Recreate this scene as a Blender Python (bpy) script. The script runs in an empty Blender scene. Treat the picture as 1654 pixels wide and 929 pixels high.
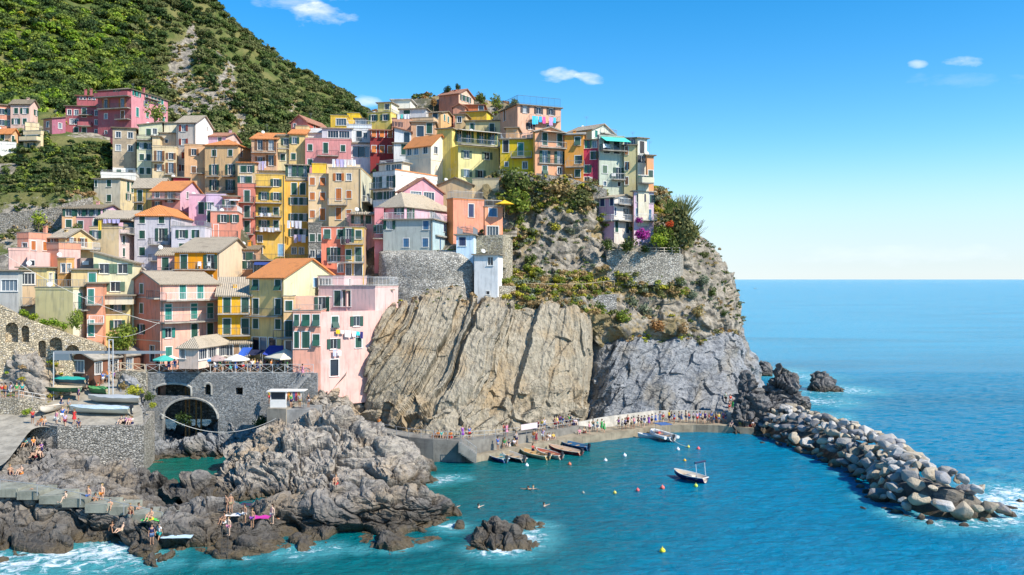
import bpy, bmesh, math, random
import numpy as np
from mathutils import Vector, Matrix
R = math.radians
SC = bpy.context.scene
COL = SC.collection
random.seed(7)
rng = np.random.default_rng(11)
F, PX0, HZ, H = 1400.0, 827.0, 451.0, 23.0     # focal length in photo pixels, horizon row, camera height

def W(px, py, Y):                    # point seen at (px,py) at depth Y
    return ((px-PX0)/F*Y, Y, H-(py-HZ)/F*Y)
def WS(px, py, z=0.0):               # point seen at (px,py) at height z
    Y = (H-z)*F/(py-HZ)
    return ((px-PX0)/F*Y, Y, z)

# ---------------------------------------------------------------- numpy noise
_perm = rng.permutation(256); _perm = np.concatenate([_perm]*3)
_grad = rng.normal(size=(256, 3)); _grad /= np.linalg.norm(_grad, axis=1)[:, None]
def perlin(P):
    P = np.asarray(P, float); i = np.floor(P).astype(int); f = P-i; i &= 255
    u = f*f*f*(f*(f*6-15)+10)
    def g(dx, dy, dz):
        h = _perm[_perm[_perm[(i[..., 0]+dx) & 255]+((i[..., 1]+dy) & 255)]+((i[..., 2]+dz) & 255)]
        gr = _grad[h & 255]
        return gr[..., 0]*(f[..., 0]-dx)+gr[..., 1]*(f[..., 1]-dy)+gr[..., 2]*(f[..., 2]-dz)
    def L(a, b, t): return a+(b-a)*t
    x0 = L(L(g(0,0,0), g(1,0,0), u[..., 0]), L(g(0,1,0), g(1,1,0), u[..., 0]), u[..., 1])
    x1 = L(L(g(0,0,1), g(1,0,1), u[..., 0]), L(g(0,1,1), g(1,1,1), u[..., 0]), u[..., 1])
    return L(x0, x1, u[..., 2])*1.6
def fbm(P, o=4, gain=.5):
    s = 0; a = 1; P = np.asarray(P, float)
    for k in range(o): s = s+a*perlin(P*(2**k)+17.3*k); a *= gain
    return s
def ridged(P, o=4):
    s = 0; a = 1; P = np.asarray(P, float)
    for k in range(o): s = s+a*(1-2*np.abs(perlin(P*(2**k)+9.1*k))); a *= .5
    return s*.5
def _h(i, j, k, s):
    return ((i*73856093 ^ j*19349663 ^ k*83492791 ^ s*2654435) % 100003)/100003.0
def cells(P):
    """voronoi: F1, F2, block offset in -1..1 (with a random tilt per block)"""
    P = np.asarray(P, float); base = np.floor(P).astype(np.int64)
    f1 = np.full(P.shape[:-1], 9.0); f2 = f1.copy(); val = np.zeros(P.shape[:-1])
    for a in (-1, 0, 1):
        for b in (-1, 0, 1):
            for c in (-1, 0, 1):
                I = base[..., 0]+a; J = base[..., 1]+b; K = base[..., 2]+c
                q = np.stack([I+_h(I,J,K,1), J+_h(I,J,K,2), K+_h(I,J,K,3)], -1)
                dv = P-q; d = np.linalg.norm(dv, axis=-1)
                tilt = np.stack([_h(I,J,K,5), _h(I,J,K,6), _h(I,J,K,7)], -1)*2-1
                v = (_h(I,J,K,4)*2-1)+(dv*tilt).sum(-1)*1.3
                m = d < f1
                f2 = np.where(m, f1, np.minimum(f2, d)); val = np.where(m, v, val); f1 = np.where(m, d, f1)
    return f1, f2, val

# ---------------------------------------------------------------- objects
def tag(o, label=None, cat=None, group=None, kind=None):
    if label: o['label'] = label
    if cat: o['category'] = cat
    if group: o['group'] = group
    if kind: o['kind'] = kind
    return o
def link(o, parent=None):
    COL.objects.link(o)
    if parent is not None: o.parent = parent
    return o
def empty(name, loc, rz=0):
    o = bpy.data.objects.new(name, None); link(o); o.location = loc; o.rotation_euler = (0, 0, rz)
    o.empty_display_size = .2
    return o
def mobj(name, mesh, parent=None, loc=(0,0,0), rz=0, mat=None):
    o = bpy.data.objects.new(name, mesh); link(o, parent); o.location = loc; o.rotation_euler = (0, 0, rz)
    if mat is not None:
        if not mesh.materials: mesh.materials.append(mat)
    return o
class MB:
    """collects boxes, tubes and faces into one mesh"""
    def __init__(s): s.v = []; s.f = []; s.m = []; s.cur = 0
    def add(s, vs, fs):
        n = len(s.v); s.v += [tuple(v) for v in vs]; s.f += [tuple(n+i for i in f) for f in fs]; s.m += [s.cur]*len(fs)
    def box(s, x0, x1, y0, y1, z0, z1):
        s.add([(x0,y0,z0),(x1,y0,z0),(x1,y1,z0),(x0,y1,z0),(x0,y0,z1),(x1,y0,z1),(x1,y1,z1),(x0,y1,z1)],
              [(0,3,2,1),(4,5,6,7),(0,1,5,4),(1,2,6,5),(2,3,7,6),(3,0,4,7)])
    def obox(s, c, ax, ay, az):      # oriented box from corner and 3 edge vectors
        c = Vector(c); ax, ay, az = Vector(ax), Vector(ay), Vector(az)
        p = [c, c+ax, c+ax+ay, c+ay]; p += [q+az for q in p]
        s.add(p, [(0,3,2,1),(4,5,6,7),(0,1,5,4),(1,2,6,5),(2,3,7,6),(3,0,4,7)])
    def tube(s, a, b, r, n=6, r2=None):
        a, b = Vector(a), Vector(b); d = (b-a)
        if d.length < 1e-6: return
        d.normalize(); u = d.orthogonal().normalized(); w = d.cross(u); r2 = r if r2 is None else r2
        vs = []
        for p, rr in ((a, r), (b, r2)):
            for k in range(n):
                t = 2*math.pi*k/n; vs.append(p+(u*math.cos(t)+w*math.sin(t))*rr)
        s.add(vs, [(k, (k+1) % n, n+(k+1) % n, n+k) for k in range(n)]+[tuple(range(n))[::-1], tuple(range(n, 2*n))])
    def path(s, pts, r, n=6, taper=None):
        for i in range(len(pts)-1):
            ra = r if taper is None else r*(1-(1-taper)*i/(len(pts)-1)); rb = r if taper is None else r*(1-(1-taper)*(i+1)/(len(pts)-1))
            s.tube(pts[i], pts[i+1], ra, n, rb)
    def lathe(s, prof, n=10, c=(0,0,0)):
        vs = []; fs = []
        for r, z in prof:
            for k in range(n):
                t = 2*math.pi*k/n; vs.append((c[0]+r*math.cos(t), c[1]+r*math.sin(t), c[2]+z))
        for i in range(len(prof)-1):
            for k in range(n):
                fs.append((i*n+k, i*n+(k+1) % n, (i+1)*n+(k+1) % n, (i+1)*n+k))
        s.add(vs, fs)
    def mesh(s, name, *mats, smooth=False):
        m = bpy.data.meshes.new(name); m.from_pydata(s.v, [], s.f)
        for a in mats: m.materials.append(a)
        if len(mats) > 1: m.polygons.foreach_set('material_index', s.m)
        if smooth: m.polygons.foreach_set('use_smooth', [True]*len(s.f))
        m.update(); return m
    def build(s, name, mat, parent=None, loc=(0,0,0), rz=0, smooth=False):
        mats = mat if isinstance(mat, (list, tuple)) else [mat]
        return mobj(name, s.mesh(name, *mats, smooth=smooth), parent, loc, rz)

def np_mesh(name, V, Fq, mat, attrs=None, smooth=True, parent=None):
    """fast mesh from numpy arrays; Fq quads (n,4)"""
    m = bpy.data.meshes.new(name); n = len(Fq); k = Fq.shape[1]
    m.vertices.add(len(V)); m.vertices.foreach_set('co', np.asarray(V, np.float32).ravel())
    m.loops.add(n*k); m.loops.foreach_set('vertex_index', np.asarray(Fq, np.int32).ravel())
    m.polygons.add(n); m.polygons.foreach_set('loop_start', np.arange(0, n*k, k, dtype=np.int32))
    m.polygons.foreach_set('loop_total', np.full(n, k, np.int32))
    m.polygons.foreach_set('use_smooth', np.full(n, smooth, bool))
    for key, (typ, arr) in (attrs or {}).items():
        a = m.attributes.new(key, typ, 'POINT')
        a.data.foreach_set('color' if typ == 'FLOAT_COLOR' else 'value', np.asarray(arr, np.float32).ravel())
    m.materials.append(mat); m.update(calc_edges=True); m.validate()
    o = bpy.data.objects.new(name, m); link(o, parent); return o

def cut(o, cutters):
    """boolean-cut closed meshes out of o"""
    for c in cutters:
        md = o.modifiers.new('b', 'BOOLEAN'); md.operation = 'DIFFERENCE'; md.object = c; md.solver = 'EXACT'
    dg = bpy.context.evaluated_depsgraph_get(); me = bpy.data.meshes.new_from_object(o.evaluated_get(dg))
    o.modifiers.clear(); old = o.data; o.data = me
    for c in cutters: bpy.data.objects.remove(c)
    return o
def cutter(prof, mat4, depth):
    """prism from an outline in the local xz plane, extruded along +-y, moved by mat4"""
    bm = bmesh.new(); n = len(prof)
    a = [bm.verts.new(mat4 @ Vector((x, -depth, z))) for x, z in prof]; b = [bm.verts.new(mat4 @ Vector((x, depth, z))) for x, z in prof]
    bm.faces.new(a); bm.faces.new(b[::-1])
    for i in range(n): bm.faces.new((a[i], b[i], b[(i+1) % n], a[(i+1) % n]))
    bmesh.ops.recalc_face_normals(bm, faces=bm.faces)
    m = bpy.data.meshes.new('c'); bm.to_mesh(m); bm.free(); o = bpy.data.objects.new('c', m); link(o); return o
def arch_prof(w, h, rise=None, n=10, x0=0, z0=0):
    rise = w/2 if rise is None else rise
    p = [(x0-w/2, z0), (x0+w/2, z0)]
    for k in range(n+1):
        t = math.pi*k/n; p.append((x0+w/2*math.cos(t), z0+h-rise+rise*math.sin(t)))
    return p
# ---------------------------------------------------------------- materials
class NT:
    def __init__(s, name):
        s.m = bpy.data.materials.new(name); s.m.use_nodes = True; s.t = s.m.node_tree; s.n = s.t.nodes; s.l = s.t.links
        s.b = s.n['Principled BSDF']
    def N(s, typ, **k):
        n = s.n.new(typ)
        for a, v in k.items():
            if a.startswith('i_'):
                key = a[2:]; key = int(key) if key.isdigit() else key.replace('_', ' ')
                n.inputs[key].default_value = v
            else: setattr(n, a, v)
        return n
    def L(s, a, b): s.l.new(a, b)
    def pos(s, scale=(1,1,1), rot=(0,0,0)):
        g = s.N('ShaderNodeNewGeometry'); mp = s.N('ShaderNodeMapping'); mp.inputs['Scale'].default_value = scale; mp.inputs['Rotation'].default_value = rot
        s.L(g.outputs['Position'], mp.inputs[0]); return mp.outputs[0]
    def noise(s, vec, scale, det=4, rough=.55, dist=0):
        n = s.N('ShaderNodeTexNoise'); n.inputs['Scale'].default_value = scale; n.inputs['Detail'].default_value = det
        n.inputs['Roughness'].default_value = rough; n.inputs['Distortion'].default_value = dist
        s.L(vec, n.inputs['Vector']); return n.outputs['Fac']
    def ramp(s, fac, stops):
        r = s.N('ShaderNodeValToRGB'); e = r.color_ramp.elements
        while len(e) < len(stops): e.new(.5)
        for el, (p, c) in zip(e, stops): el.position = p; el.color = (*c, 1) if len(c) == 3 else c
        s.L(fac, r.inputs[0]); return r.outputs[0]
    def fr(s, fac, a, b):             # smooth 0..1
        r = s.N('ShaderNodeMapRange'); r.interpolation_type = 'SMOOTHSTEP'
        r.inputs['From Min'].default_value = a; r.inputs['From Max'].default_value = b; s.L(fac, r.inputs[0]); return r.outputs[0]
    def mix(s, fac, a, b, mode='MIX'):
        m = s.N('ShaderNodeMix', data_type='RGBA', blend_type=mode)
        for sock, v in ((m.inputs[0], fac), (m.inputs[6], a), (m.inputs[7], b)):
            if hasattr(v, 'is_linked') or hasattr(v, 'links'): s.L(v, sock)
            elif isinstance(v, (int, float)): sock.default_value = v
            else: sock.default_value = (*v, 1) if len(v) == 3 else v
        return m.outputs[2]
    def math(s, op, a, b=None):
        m = s.N('ShaderNodeMath', operation=op)
        for sock, v in ((m.inputs[0], a), (m.inputs[1], b)):
            if v is None: continue
            if hasattr(v, 'links'): s.L(v, sock)
            else: sock.default_value = v
        return m.outputs[0]
    def bump(s, h, strength=.5, dist=.1, nrm=None):
        b = s.N('ShaderNodeBump'); b.inputs['Strength'].default_value = strength; b.inputs['Distance'].default_value = dist
        s.L(h, b.inputs['Height'])
        if nrm is not None: s.L(nrm, b.inputs['Normal'])
        return b.outputs[0]
    def out(s, col, rough=.85, nrm=None, spec=.3, **k):
        if hasattr(col, 'links'): s.L(col, s.b.inputs['Base Color'])
        else: s.b.inputs['Base Color'].default_value = (*col, 1)
        if hasattr(rough, 'links'): s.L(rough, s.b.inputs['Roughness'])
        else: s.b.inputs['Roughness'].default_value = rough
        s.b.inputs['Specular IOR Level'].default_value = spec
        if nrm is not None: s.L(nrm, s.b.inputs['Normal'])
        for a, v in k.items(): s.b.inputs[a.replace('_', ' ')].default_value = v
        return s.m
_mc = {}
def cached(fn):
    def g(*a, **k):
        key = (fn.__name__, a, tuple(sorted(k.items())))
        if key not in _mc: _mc[key] = fn(*a, **k)
        return _mc[key]
    return g
def dk(c, f): return tuple(x*f for x in c)
@cached
def plaster(c):
    g_ = sum(c)/3; c = tuple(max(.01, (g_+(x-g_)*1.02)*1.08) for x in c)
    t = NT('plaster'); p = t.pos()
    n1 = t.noise(p, .35, 5, .6); n2 = t.noise(t.pos((3, 3, .35)), 1.0, 5, .6); n3 = t.noise(p, 6, 3)
    col = t.mix(t.fr(n1, .42, .75), dk(c, 1.04), tuple(x*.80+.012 for x in c))
    grey = sum(c)/3
    col = t.mix(t.math('MULTIPLY', t.fr(n2, .46, .74), .62), col, tuple(.5*(.65*x+.35*grey) for x in c)); col = t.mix(t.math('MULTIPLY', t.fr(t.noise(t.pos((1.3, 1.3, .8)), .45, 7, .7, 1.2), .54, .62), .38), col, tuple(.55*x+.45*grey*1.1 for x in c))
    col = t.mix(t.math('MULTIPLY', t.fr(t.noise(p, .9, 6, .7), .58, .74), .35), col, tuple(min(1, .65*x+.22) for x in c))
    return t.out(col, .9, t.bump(n3, .25, .05), .2)
@cached
def oldwall(c):
    t = NT('peeling_plaster'); p = t.pos()
    n1 = t.noise(p, .5, 6, .65); n2 = t.noise(p, 1.6, 5, .6)
    col = t.mix(t.fr(n1, .45, .55), c, (.34, .27, .19)); col = t.mix(t.math('MULTIPLY', t.fr(n2, .5, .7), .6), col, (.2, .17, .14))
    return t.out(col, .95, t.bump(n2, .5, .1), .2)
@cached
def stone(c=(.30, .27, .22), s=2.2, dark=(.10, .09, .075)):
    c = tuple(x*1.22 for x in c)
    t = NT('rubble_masonry'); p = t.pos((1, 1, 1.7))
    v = t.N('ShaderNodeTexVoronoi', feature='F1'); v.inputs['Scale'].default_value = s*1.55; t.L(p, v.inputs['Vector'])
    e = t.N('ShaderNodeTexVoronoi', feature='DISTANCE_TO_EDGE'); e.inputs['Scale'].default_value = s*1.55; t.L(p, e.inputs['Vector'])
    n = t.noise(t.pos(), .4, 5, .6)
    sp = t.N('ShaderNodeSeparateColor'); t.L(v.outputs['Color'], sp.inputs[0])
    col = t.ramp(sp.outputs[0], [(0, dk(c, .5)), (.4, dk(c, .95)), (.75, dk(c, 1.25)), (1, (.48, .45, .40))])
    col = t.mix(t.math('MULTIPLY', t.fr(e.outputs['Distance'], .08, .01), .7), col, dark)
    col = t.mix(t.math('MULTIPLY', t.fr(n, .45, .7), .55), col, dk(c, .55))
    return t.out(col, .95, t.bump(t.fr(e.outputs['Distance'], 0, .18), .9, .15), .15)
@cached
def tile(c, c2):
    t = NT('roof_tile')
    tc = t.N('ShaderNodeTexCoord'); uv = t.N('ShaderNodeUVMap'); 
    sx = t.N('ShaderNodeSeparateXYZ'); t.L(uv.outputs[0], sx.inputs[0])
    w1 = t.math('ABSOLUTE', t.math('SINE', t.math('MULTIPLY', sx.outputs[0], math.pi/.28)))
    fy = t.math('FRACT', t.math('MULTIPLY', sx.outputs[1], 1/.42))
    p = t.pos(); n1 = t.noise(p, .6, 5, .6); n2 = t.noise(p, 5, 4, .7)
    col = t.mix(t.fr(n2, .35, .65), c, c2); col = t.mix(t.math('MULTIPLY', t.fr(n1, .5, .75), .6), col, dk(c2, .55))
    col = t.mix(t.math('MULTIPLY', t.fr(w1, .35, 0), .6), col, dk(c, .35))
    h = t.math('ADD', w1, t.math('MULTIPLY', fy, .5))
    return t.out(col, .85, t.bump(h, 1.0, .08), .2)
@cached
def plain(c, rough=.6, metal=0.0, spec=.4, nz=.12, name='paint'):
    t = NT(name); n = t.noise(t.pos(), 4, 4, .6)
    col = t.mix(n, dk(c, 1-nz), tuple(min(1, x*(1+nz)) for x in c))
    return t.out(col, rough, t.bump(n, .1, .02), spec, Metallic=metal)
@cached
def shutter_m(c):
    t = NT('shutter_paint'); g = t.N('ShaderNodeNewGeometry'); s = t.N('ShaderNodeSeparateXYZ'); t.L(g.outputs['Position'], s.inputs[0])
    w = t.math('ABSOLUTE', t.math('SINE', t.math('MULTIPLY', s.outputs[2], math.pi/.09)))
    oi = t.N('ShaderNodeObjectInfo')
    n = t.noise(t.pos(), 2.5, 4); col = t.mix(n, dk(c, .7), dk(c, 1.3))
    col = t.mix(oi.outputs['Random'], col, tuple(x*.75+.03 for x in c)); 
    return t.out(col, .55, t.bump(w, .6, .02), .3)
@cached
def glass():
    t = NT('window_glass'); oi = t.N('ShaderNodeObjectInfo')
    col = t.ramp(oi.outputs['Random'], [(0, (.012, .016, .022)), (.6, (.035, .05, .07)), (.8, (.12, .17, .22)), (1, (.35, .36, .36))])
    n = t.noise(t.pos(), 1.5, 2)
    return t.out(col, .12, t.bump(n, .15, .03), .6)
@cached
def rock(kind):
    t = NT('rock_'+kind); p = t.pos()
    P = {'beige': ((.25, .215, .155), (.41, .355, .265), (.10, .09, .078), (.37, .26, .14)),
         'grey': ((.17, .178, .19), (.31, .315, .32), (.06, .065, .075), (.27, .235, .18)),
         'shore': ((.15, .14, .13), (.29, .265, .235), (.05, .048, .05), (.33, .25, .16)),
         'central': ((.23, .205, .18), (.40, .355, .295), (.08, .077, .08), (.42, .30, .17)),
         'dark': ((.10, .098, .10), (.20, .19, .18), (.035, .033, .037), (.26, .21, .14))}[kind]
    rot = {'beige': (0, R(24), 0)}.get(kind, (R(20), R(12), 0))
    sc = {'beige': (1.6, 1.6, .22)}.get(kind, (.7, .7, 1.8))
    st = t.noise(t.pos(sc, rot), 1.1, 7, .65, .6)
    n1 = t.noise(p, .16, 6, .6); n2 = t.noise(p, 1.5, 7, .65)
    v = t.N('ShaderNodeTexVoronoi', feature='DISTANCE_TO_EDGE'); v.inputs['Scale'].default_value = .55
    wv = t.N('ShaderNodeMix', data_type='VECTOR'); wv.inputs[0].default_value = .55
    nn = t.N('ShaderNodeTexNoise'); nn.inputs['Scale'].default_value = .9; nn.inputs['Detail'].default_value = 4; t.L(p, nn.inputs['Vector'])
    pm = t.pos(dict(beige=(.9, .9, .25)).get(kind, (.8, .8, 1.3)), rot); t.L(pm, wv.inputs[4]); t.L(nn.outputs['Color'], wv.inputs[5]); t.L(wv.outputs[1], v.inputs['Vector'])
    crack = t.fr(v.outputs['Distance'], .035, .0)
    col = t.mix(t.fr(st, .32, .62), P[0], P[1])
    col = t.mix(t.math('MULTIPLY', t.fr(n1, .48, .68), .7), col, P[3])
    col = t.mix(t.math('MULTIPLY', t.fr(n2, .5, .72), .8), col, P[2])
    col = t.mix(t.math('MULTIPLY', t.math('MULTIPLY', crack, t.fr(n1, .42, .6)), .8 if kind != 'beige' else .35), col, dk(P[2], .6))
    g = t.N('ShaderNodeSeparateXYZ'); t.L(p, g.inputs[0])
    zz = t.math('ADD', g.outputs[2], t.math('MULTIPLY', t.math('SUBTRACT', n2, .5), 2.2))
    wet = t.fr(zz, 3.4 if kind == 'shore' else 1.7, .5 if kind == 'shore' else .3); col = t.mix(t.math('MULTIPLY', wet, .8), col, (.05, .042, .032))
    alg = t.fr(zz, .75, .1); col = t.mix(t.math('MULTIPLY', alg, .45), col, (.13, .09, .035))
    h = t.math('ADD', t.math('MULTIPLY', st, 1.2), t.math('ADD', n2, t.math('MULTIPLY', crack, -.2)))
    rg = t.N('ShaderNodeMapRange'); t.L(wet, rg.inputs[0]); rg.inputs['To Min'].default_value = .9; rg.inputs['To Max'].default_value = .35
    return t.out(col, rg.outputs[0], t.bump(h, 1.0, .30), .25)
@cached
def soil(kind='hill'):
    """ground with attribute 'rock' (0..1) choosing between earth and bare rock"""
    t = NT('ground_'+kind); p = t.pos(); n1 = t.noise(p, .12, 6, .6); n2 = t.noise(p, .9, 7, .65)
    if kind == 'hill': a, b = (.075, .105, .028), (.17, .16, .06)
    elif kind == 'scrub': a, b = (.17, .14, .075), (.36, .27, .14)
    else: a, b = (.07, .075, .04), (.17, .15, .11)
    col = t.mix(t.fr(n1, .35, .65), a, b)
    rk = t.mix(t.fr(n2, .35, .65), (.17, .15, .115), (.38, .335, .27)); rk = t.mix(t.fr(t.noise(t.pos((1, 1, .5)), .5, 6), .48, .66), rk, (.15, .135, .115))
    at = t.N('ShaderNodeAttribute', attribute_name='rock')
    f = t.math('ADD', at.outputs['Fac'], t.math('MULTIPLY', t.math('SUBTRACT', n2, .5), .9))
    col = t.mix(t.fr(f, .4, .6), col, rk)
    return t.out(col, .95, t.bump(n2, 1, .5), .1)
@cached
def leaf():
    t = NT('foliage'); a = t.N('ShaderNodeAttribute', attribute_name='col'); oi = t.N('ShaderNodeObjectInfo')
    hs = t.N('ShaderNodeHueSaturation'); t.L(a.outputs['Color'], hs.inputs['Color'])
    t.L(t.math('ADD', t.math('MULTIPLY', oi.outputs['Random'], .03), .485), hs.inputs['Hue'])
    t.out(hs.outputs[0], .65, None, .25)
    tr = t.N('ShaderNodeBsdfTranslucent'); t.L(hs.outputs[0], tr.inputs[0]); mx = t.N('ShaderNodeMixShader'); mx.inputs[0].default_value = .3
    t.L(t.b.outputs[0], mx.inputs[1]); t.L(tr.outputs[0], mx.inputs[2]); t.L(mx.outputs[0], t.n['Material Output'].inputs[0])
    return t.m
@cached
def concrete(c=(.34, .32, .28)):
    t = NT('concrete'); p = t.pos(); n1 = t.noise(p, .7, 6, .6); n2 = t.noise(p, 7, 4)
    n3 = t.noise(t.pos((2.5, 2.5, .2)), 1, 5)
    col = t.mix(t.fr(n1, .35, .7), c, dk(c, .6)); col = t.mix(t.math('MULTIPLY', t.fr(n3, .5, .75), .5), col, dk(c, .35))
    return t.out(col, .9, t.bump(n2, .4, .06), .2)
CC = dict(green=(.012, .075, .05), teal=(.02, .20, .16), brown=(.20, .085, .03), red=(.28, .05, .03), orange=(.50, .15, .03),
          yellow=(.55, .33, .05), blue=(.05, .16, .30), navy=(.02, .04, .12), sage=(.10, .17, .11), white=(.75, .75, .72), grey=(.25, .26, .27), ltblue=(.22, .42, .6), dark=(.03,.03,.035))
# ---------------------------------------------------------------- camera, sky, sun, sea
cam = bpy.data.cameras.new('camera'); co = bpy.data.objects.new('camera', cam); link(co)
co.location = (0, 0, H); co.rotation_euler = (R(90), 0, 0); cam.sensor_width = 36; cam.lens = F/1654*36
cam.shift_y = (HZ-464.5)/1654; cam.clip_end = 120000; cam.clip_start = 1; SC.camera = co
SUN_AZ, SUN_EL = R(30), R(43)            # azimuth: 0 = due right (+x), towards the camera positive
sd = Vector((math.cos(SUN_AZ)*math.cos(SUN_EL), -math.sin(SUN_AZ)*math.cos(SUN_EL), math.sin(SUN_EL)))
sl = bpy.data.lights.new('sun', 'SUN'); sl.energy = 5.0; sl.angle = R(.53); sl.color = (1, .93, .82)
so = bpy.data.objects.new('sun', sl); link(so); so.rotation_euler = sd.to_track_quat('Z', 'Y').to_euler()
w = bpy.data.worlds.new('World'); SC.world = w; w.use_nodes = True
nt = w.node_tree; bg = nt.nodes['Background']; sky = nt.nodes.new('ShaderNodeTexSky'); sky.sky_type = 'NISHITA'; sky.sun_disc = False
sky.sun_elevation = SUN_EL; sky.sun_rotation = math.atan2(sd.x, sd.y); sky.altitude = 0; sky.air_density = 1.0; sky.dust_density = .05; sky.ozone_density = 3.2
hs = nt.nodes.new('ShaderNodeHueSaturation'); hs.inputs['Saturation'].default_value = 1.44; hs.inputs['Value'].default_value = 1.2; hs.inputs['Hue'].default_value = .497
nt.links.new(sky.outputs[0], hs.inputs['Color'])
def wn(typ, **k):
    n = nt.nodes.new(typ)
    for a, v in k.items(): setattr(n, a, v)
    return n
def wm(op, a, b=None):
    m = wn('ShaderNodeMath', operation=op)
    for s_, v in ((m.inputs[0], a), (m.inputs[1], b)):
        if v is None: continue
        if hasattr(v, 'links'): nt.links.new(v, s_)
        else: s_.default_value = v
    return m.outputs[0]
tc = wn('ShaderNodeTexCoord'); h2 = nt.nodes.new('ShaderNodeHueSaturation'); h2.inputs['Saturation'].default_value = .55; nt.links.new(sky.outputs[0], h2.inputs['Color'])
tint = wn('ShaderNodeMix', data_type='RGBA', blend_type='MULTIPLY'); tint.inputs[0].default_value = 1; tint.inputs[7].default_value = (.70, .81, .96, 1); nt.links.new(h2.outputs[0], tint.inputs[6])
el = wn('ShaderNodeSeparateXYZ'); nt.links.new(tc.outputs['Generated'], el.inputs[0]); er = wn('ShaderNodeMapRange'); er.interpolation_type = 'SMOOTHERSTEP'; er.inputs['From Min'].default_value = -.01; er.inputs['From Max'].default_value = .17; nt.links.new(el.outputs[2], er.inputs[0])
skyc = wn('ShaderNodeMix', data_type='RGBA'); nt.links.new(er.outputs[0], skyc.inputs[0]); nt.links.new(tint.outputs[2], skyc.inputs[6]); nt.links.new(hs.outputs[0], skyc.inputs[7])
tc = tc; sx = wn('ShaderNodeSeparateXYZ'); nt.links.new(tc.outputs['Generated'], sx.inputs[0])
U = wm('DIVIDE', sx.outputs[0], wm('MAXIMUM', sx.outputs[1], .01)); V = wm('DIVIDE', sx.outputs[2], wm('MAXIMUM', sx.outputs[1], .01))
nz = wn('ShaderNodeTexNoise'); nz.inputs['Scale'].default_value = 38; nz.inputs['Detail'].default_value = 6; nz.inputs['Roughness'].default_value = .6
mp = wn('ShaderNodeMapping'); mp.inputs['Scale'].default_value = (.55, 1, 1.7); nt.links.new(tc.outputs['Generated'], mp.inputs[0]); nt.links.new(mp.outputs[0], nz.inputs['Vector'])
tot = None
for px, py, rx, ry, st in ((522, 24, 55, 20, .95), (470, 2, 60, 14, .6), (900, 122, 32, 13, 1.1), (955, 128, 27, 12, 1.0), (1556, 100, 34, 10, .8), (1483, 104, 14, 6, .55), (588, 165, 30, 12, .7),
                           (1560, 130, 90, 14, .16), (1450, 410, 200, 18, .22), (545, -6, 60, 12, .8)):
    a = wm('DIVIDE', wm('SUBTRACT', U, (px-PX0)/F), rx/F); b = wm('DIVIDE', wm('SUBTRACT', V, (HZ-py)/F), ry/F)
    d = wm('SUBTRACT', 1.0, wm('ADD', wm('MULTIPLY', a, a), wm('MULTIPLY', b, b)))
    d = wm('MULTIPLY', wm('MAXIMUM', wm('ADD', wm('MULTIPLY', d, .55), wm('MULTIPLY', wm('SUBTRACT', nz.outputs[0], .5), 2.6)), 0), st)
    e = wm('MULTIPLY', d, wm('GREATER_THAN', wm('ADD', wm('SUBTRACT', 2.6, wm('ADD', wm('MULTIPLY', a, a), wm('MULTIPLY', b, b))), 0), 0))
    tot = e if tot is None else wm('ADD', tot, e)
tot = wm('MULTIPLY', wm('MINIMUM', tot, 1.0), wm('GREATER_THAN', sx.outputs[1], .02))
mx = wn('ShaderNodeMix', data_type='RGBA'); mx.inputs[7].default_value = (6.6, 7.0, 7.6, 1)
nt.links.new(wm('MULTIPLY', tot, .85), mx.inputs[0]); nt.links.new(skyc.outputs[2], mx.inputs[6]); nt.links.new(mx.outputs[2], bg.inputs[0])
bg.inputs[1].default_value = .122
SC.view_settings.view_transform = 'Standard'; SC.view_settings.look = 'None'; SC.view_settings.exposure = .5; SC.view_settings.gamma = 1
SC.render.engine = 'CYCLES'

# foam centres: (px, py, radius m, strength)
FOAM = [(5,915,7,1.1),(50,905,6,1.1),(100,898,5,1.2),(150,892,4,1.2),(185,890,4,1.3),(190,905,5,1),(130,915,5,.9),(230,912,3,.8),(60,922,5,.8),(280,912,1.6,.6),(340,910,1.5,.6),(400,903,1.5,.6),(450,895,1.8,.7),(490,890,2.6,1),
  (530,888,2.2,.8),(580,888,1.5,.7),(640,884,1.8,.8),(690,880,1.6,.7),(728,852,2.0,1.0),(735,848,1.4,.9),(712,775,2.4,1.1),(735,772,2.2,.9),(750,773,1.5,.7),(700,782,1.5,.8),(662,812,1.2,.5),
  (765,888,1.6,.7),(790,893,2.0,1),(820,885,3.0,1.3),(845,868,3.2,1.3),(862,852,2.4,1.1),(880,858,2,.6),(885,850,1.6,.7),(850,880,3,.8),
  (1640,815,7,1.3),(1650,800,6,1.2),(1610,835,5,1.1),(1560,840,4,1.0),(1500,842,3.6,.9),(1450,830,2.6,.8),(1400,805,2.2,.6),(1655,830,5,1),(1585,848,3,.7),(1520,850,3,.6),(1350,765,1.6,.5),(1300,740,1.6,.4),
  (1330,632,8,.9),(1365,630,9,1.0),(1385,628,6,.7),(1320,648,9,1.0),(1338,645,7,.8),(1290,608,11,.9),(1318,608,10,.6),(1265,603,9,.9),(1330,672,6,.9),(1350,668,4,.6),(1250,606,8,.8),(1310,680,3,.8),
  (1400,700,2,.4),(1600,760,2.5,.5),(1655,770,3,.5),(1475,735,2,.4),(1225,702,1.2,.4),(830,750,.8,.3)]
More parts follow.
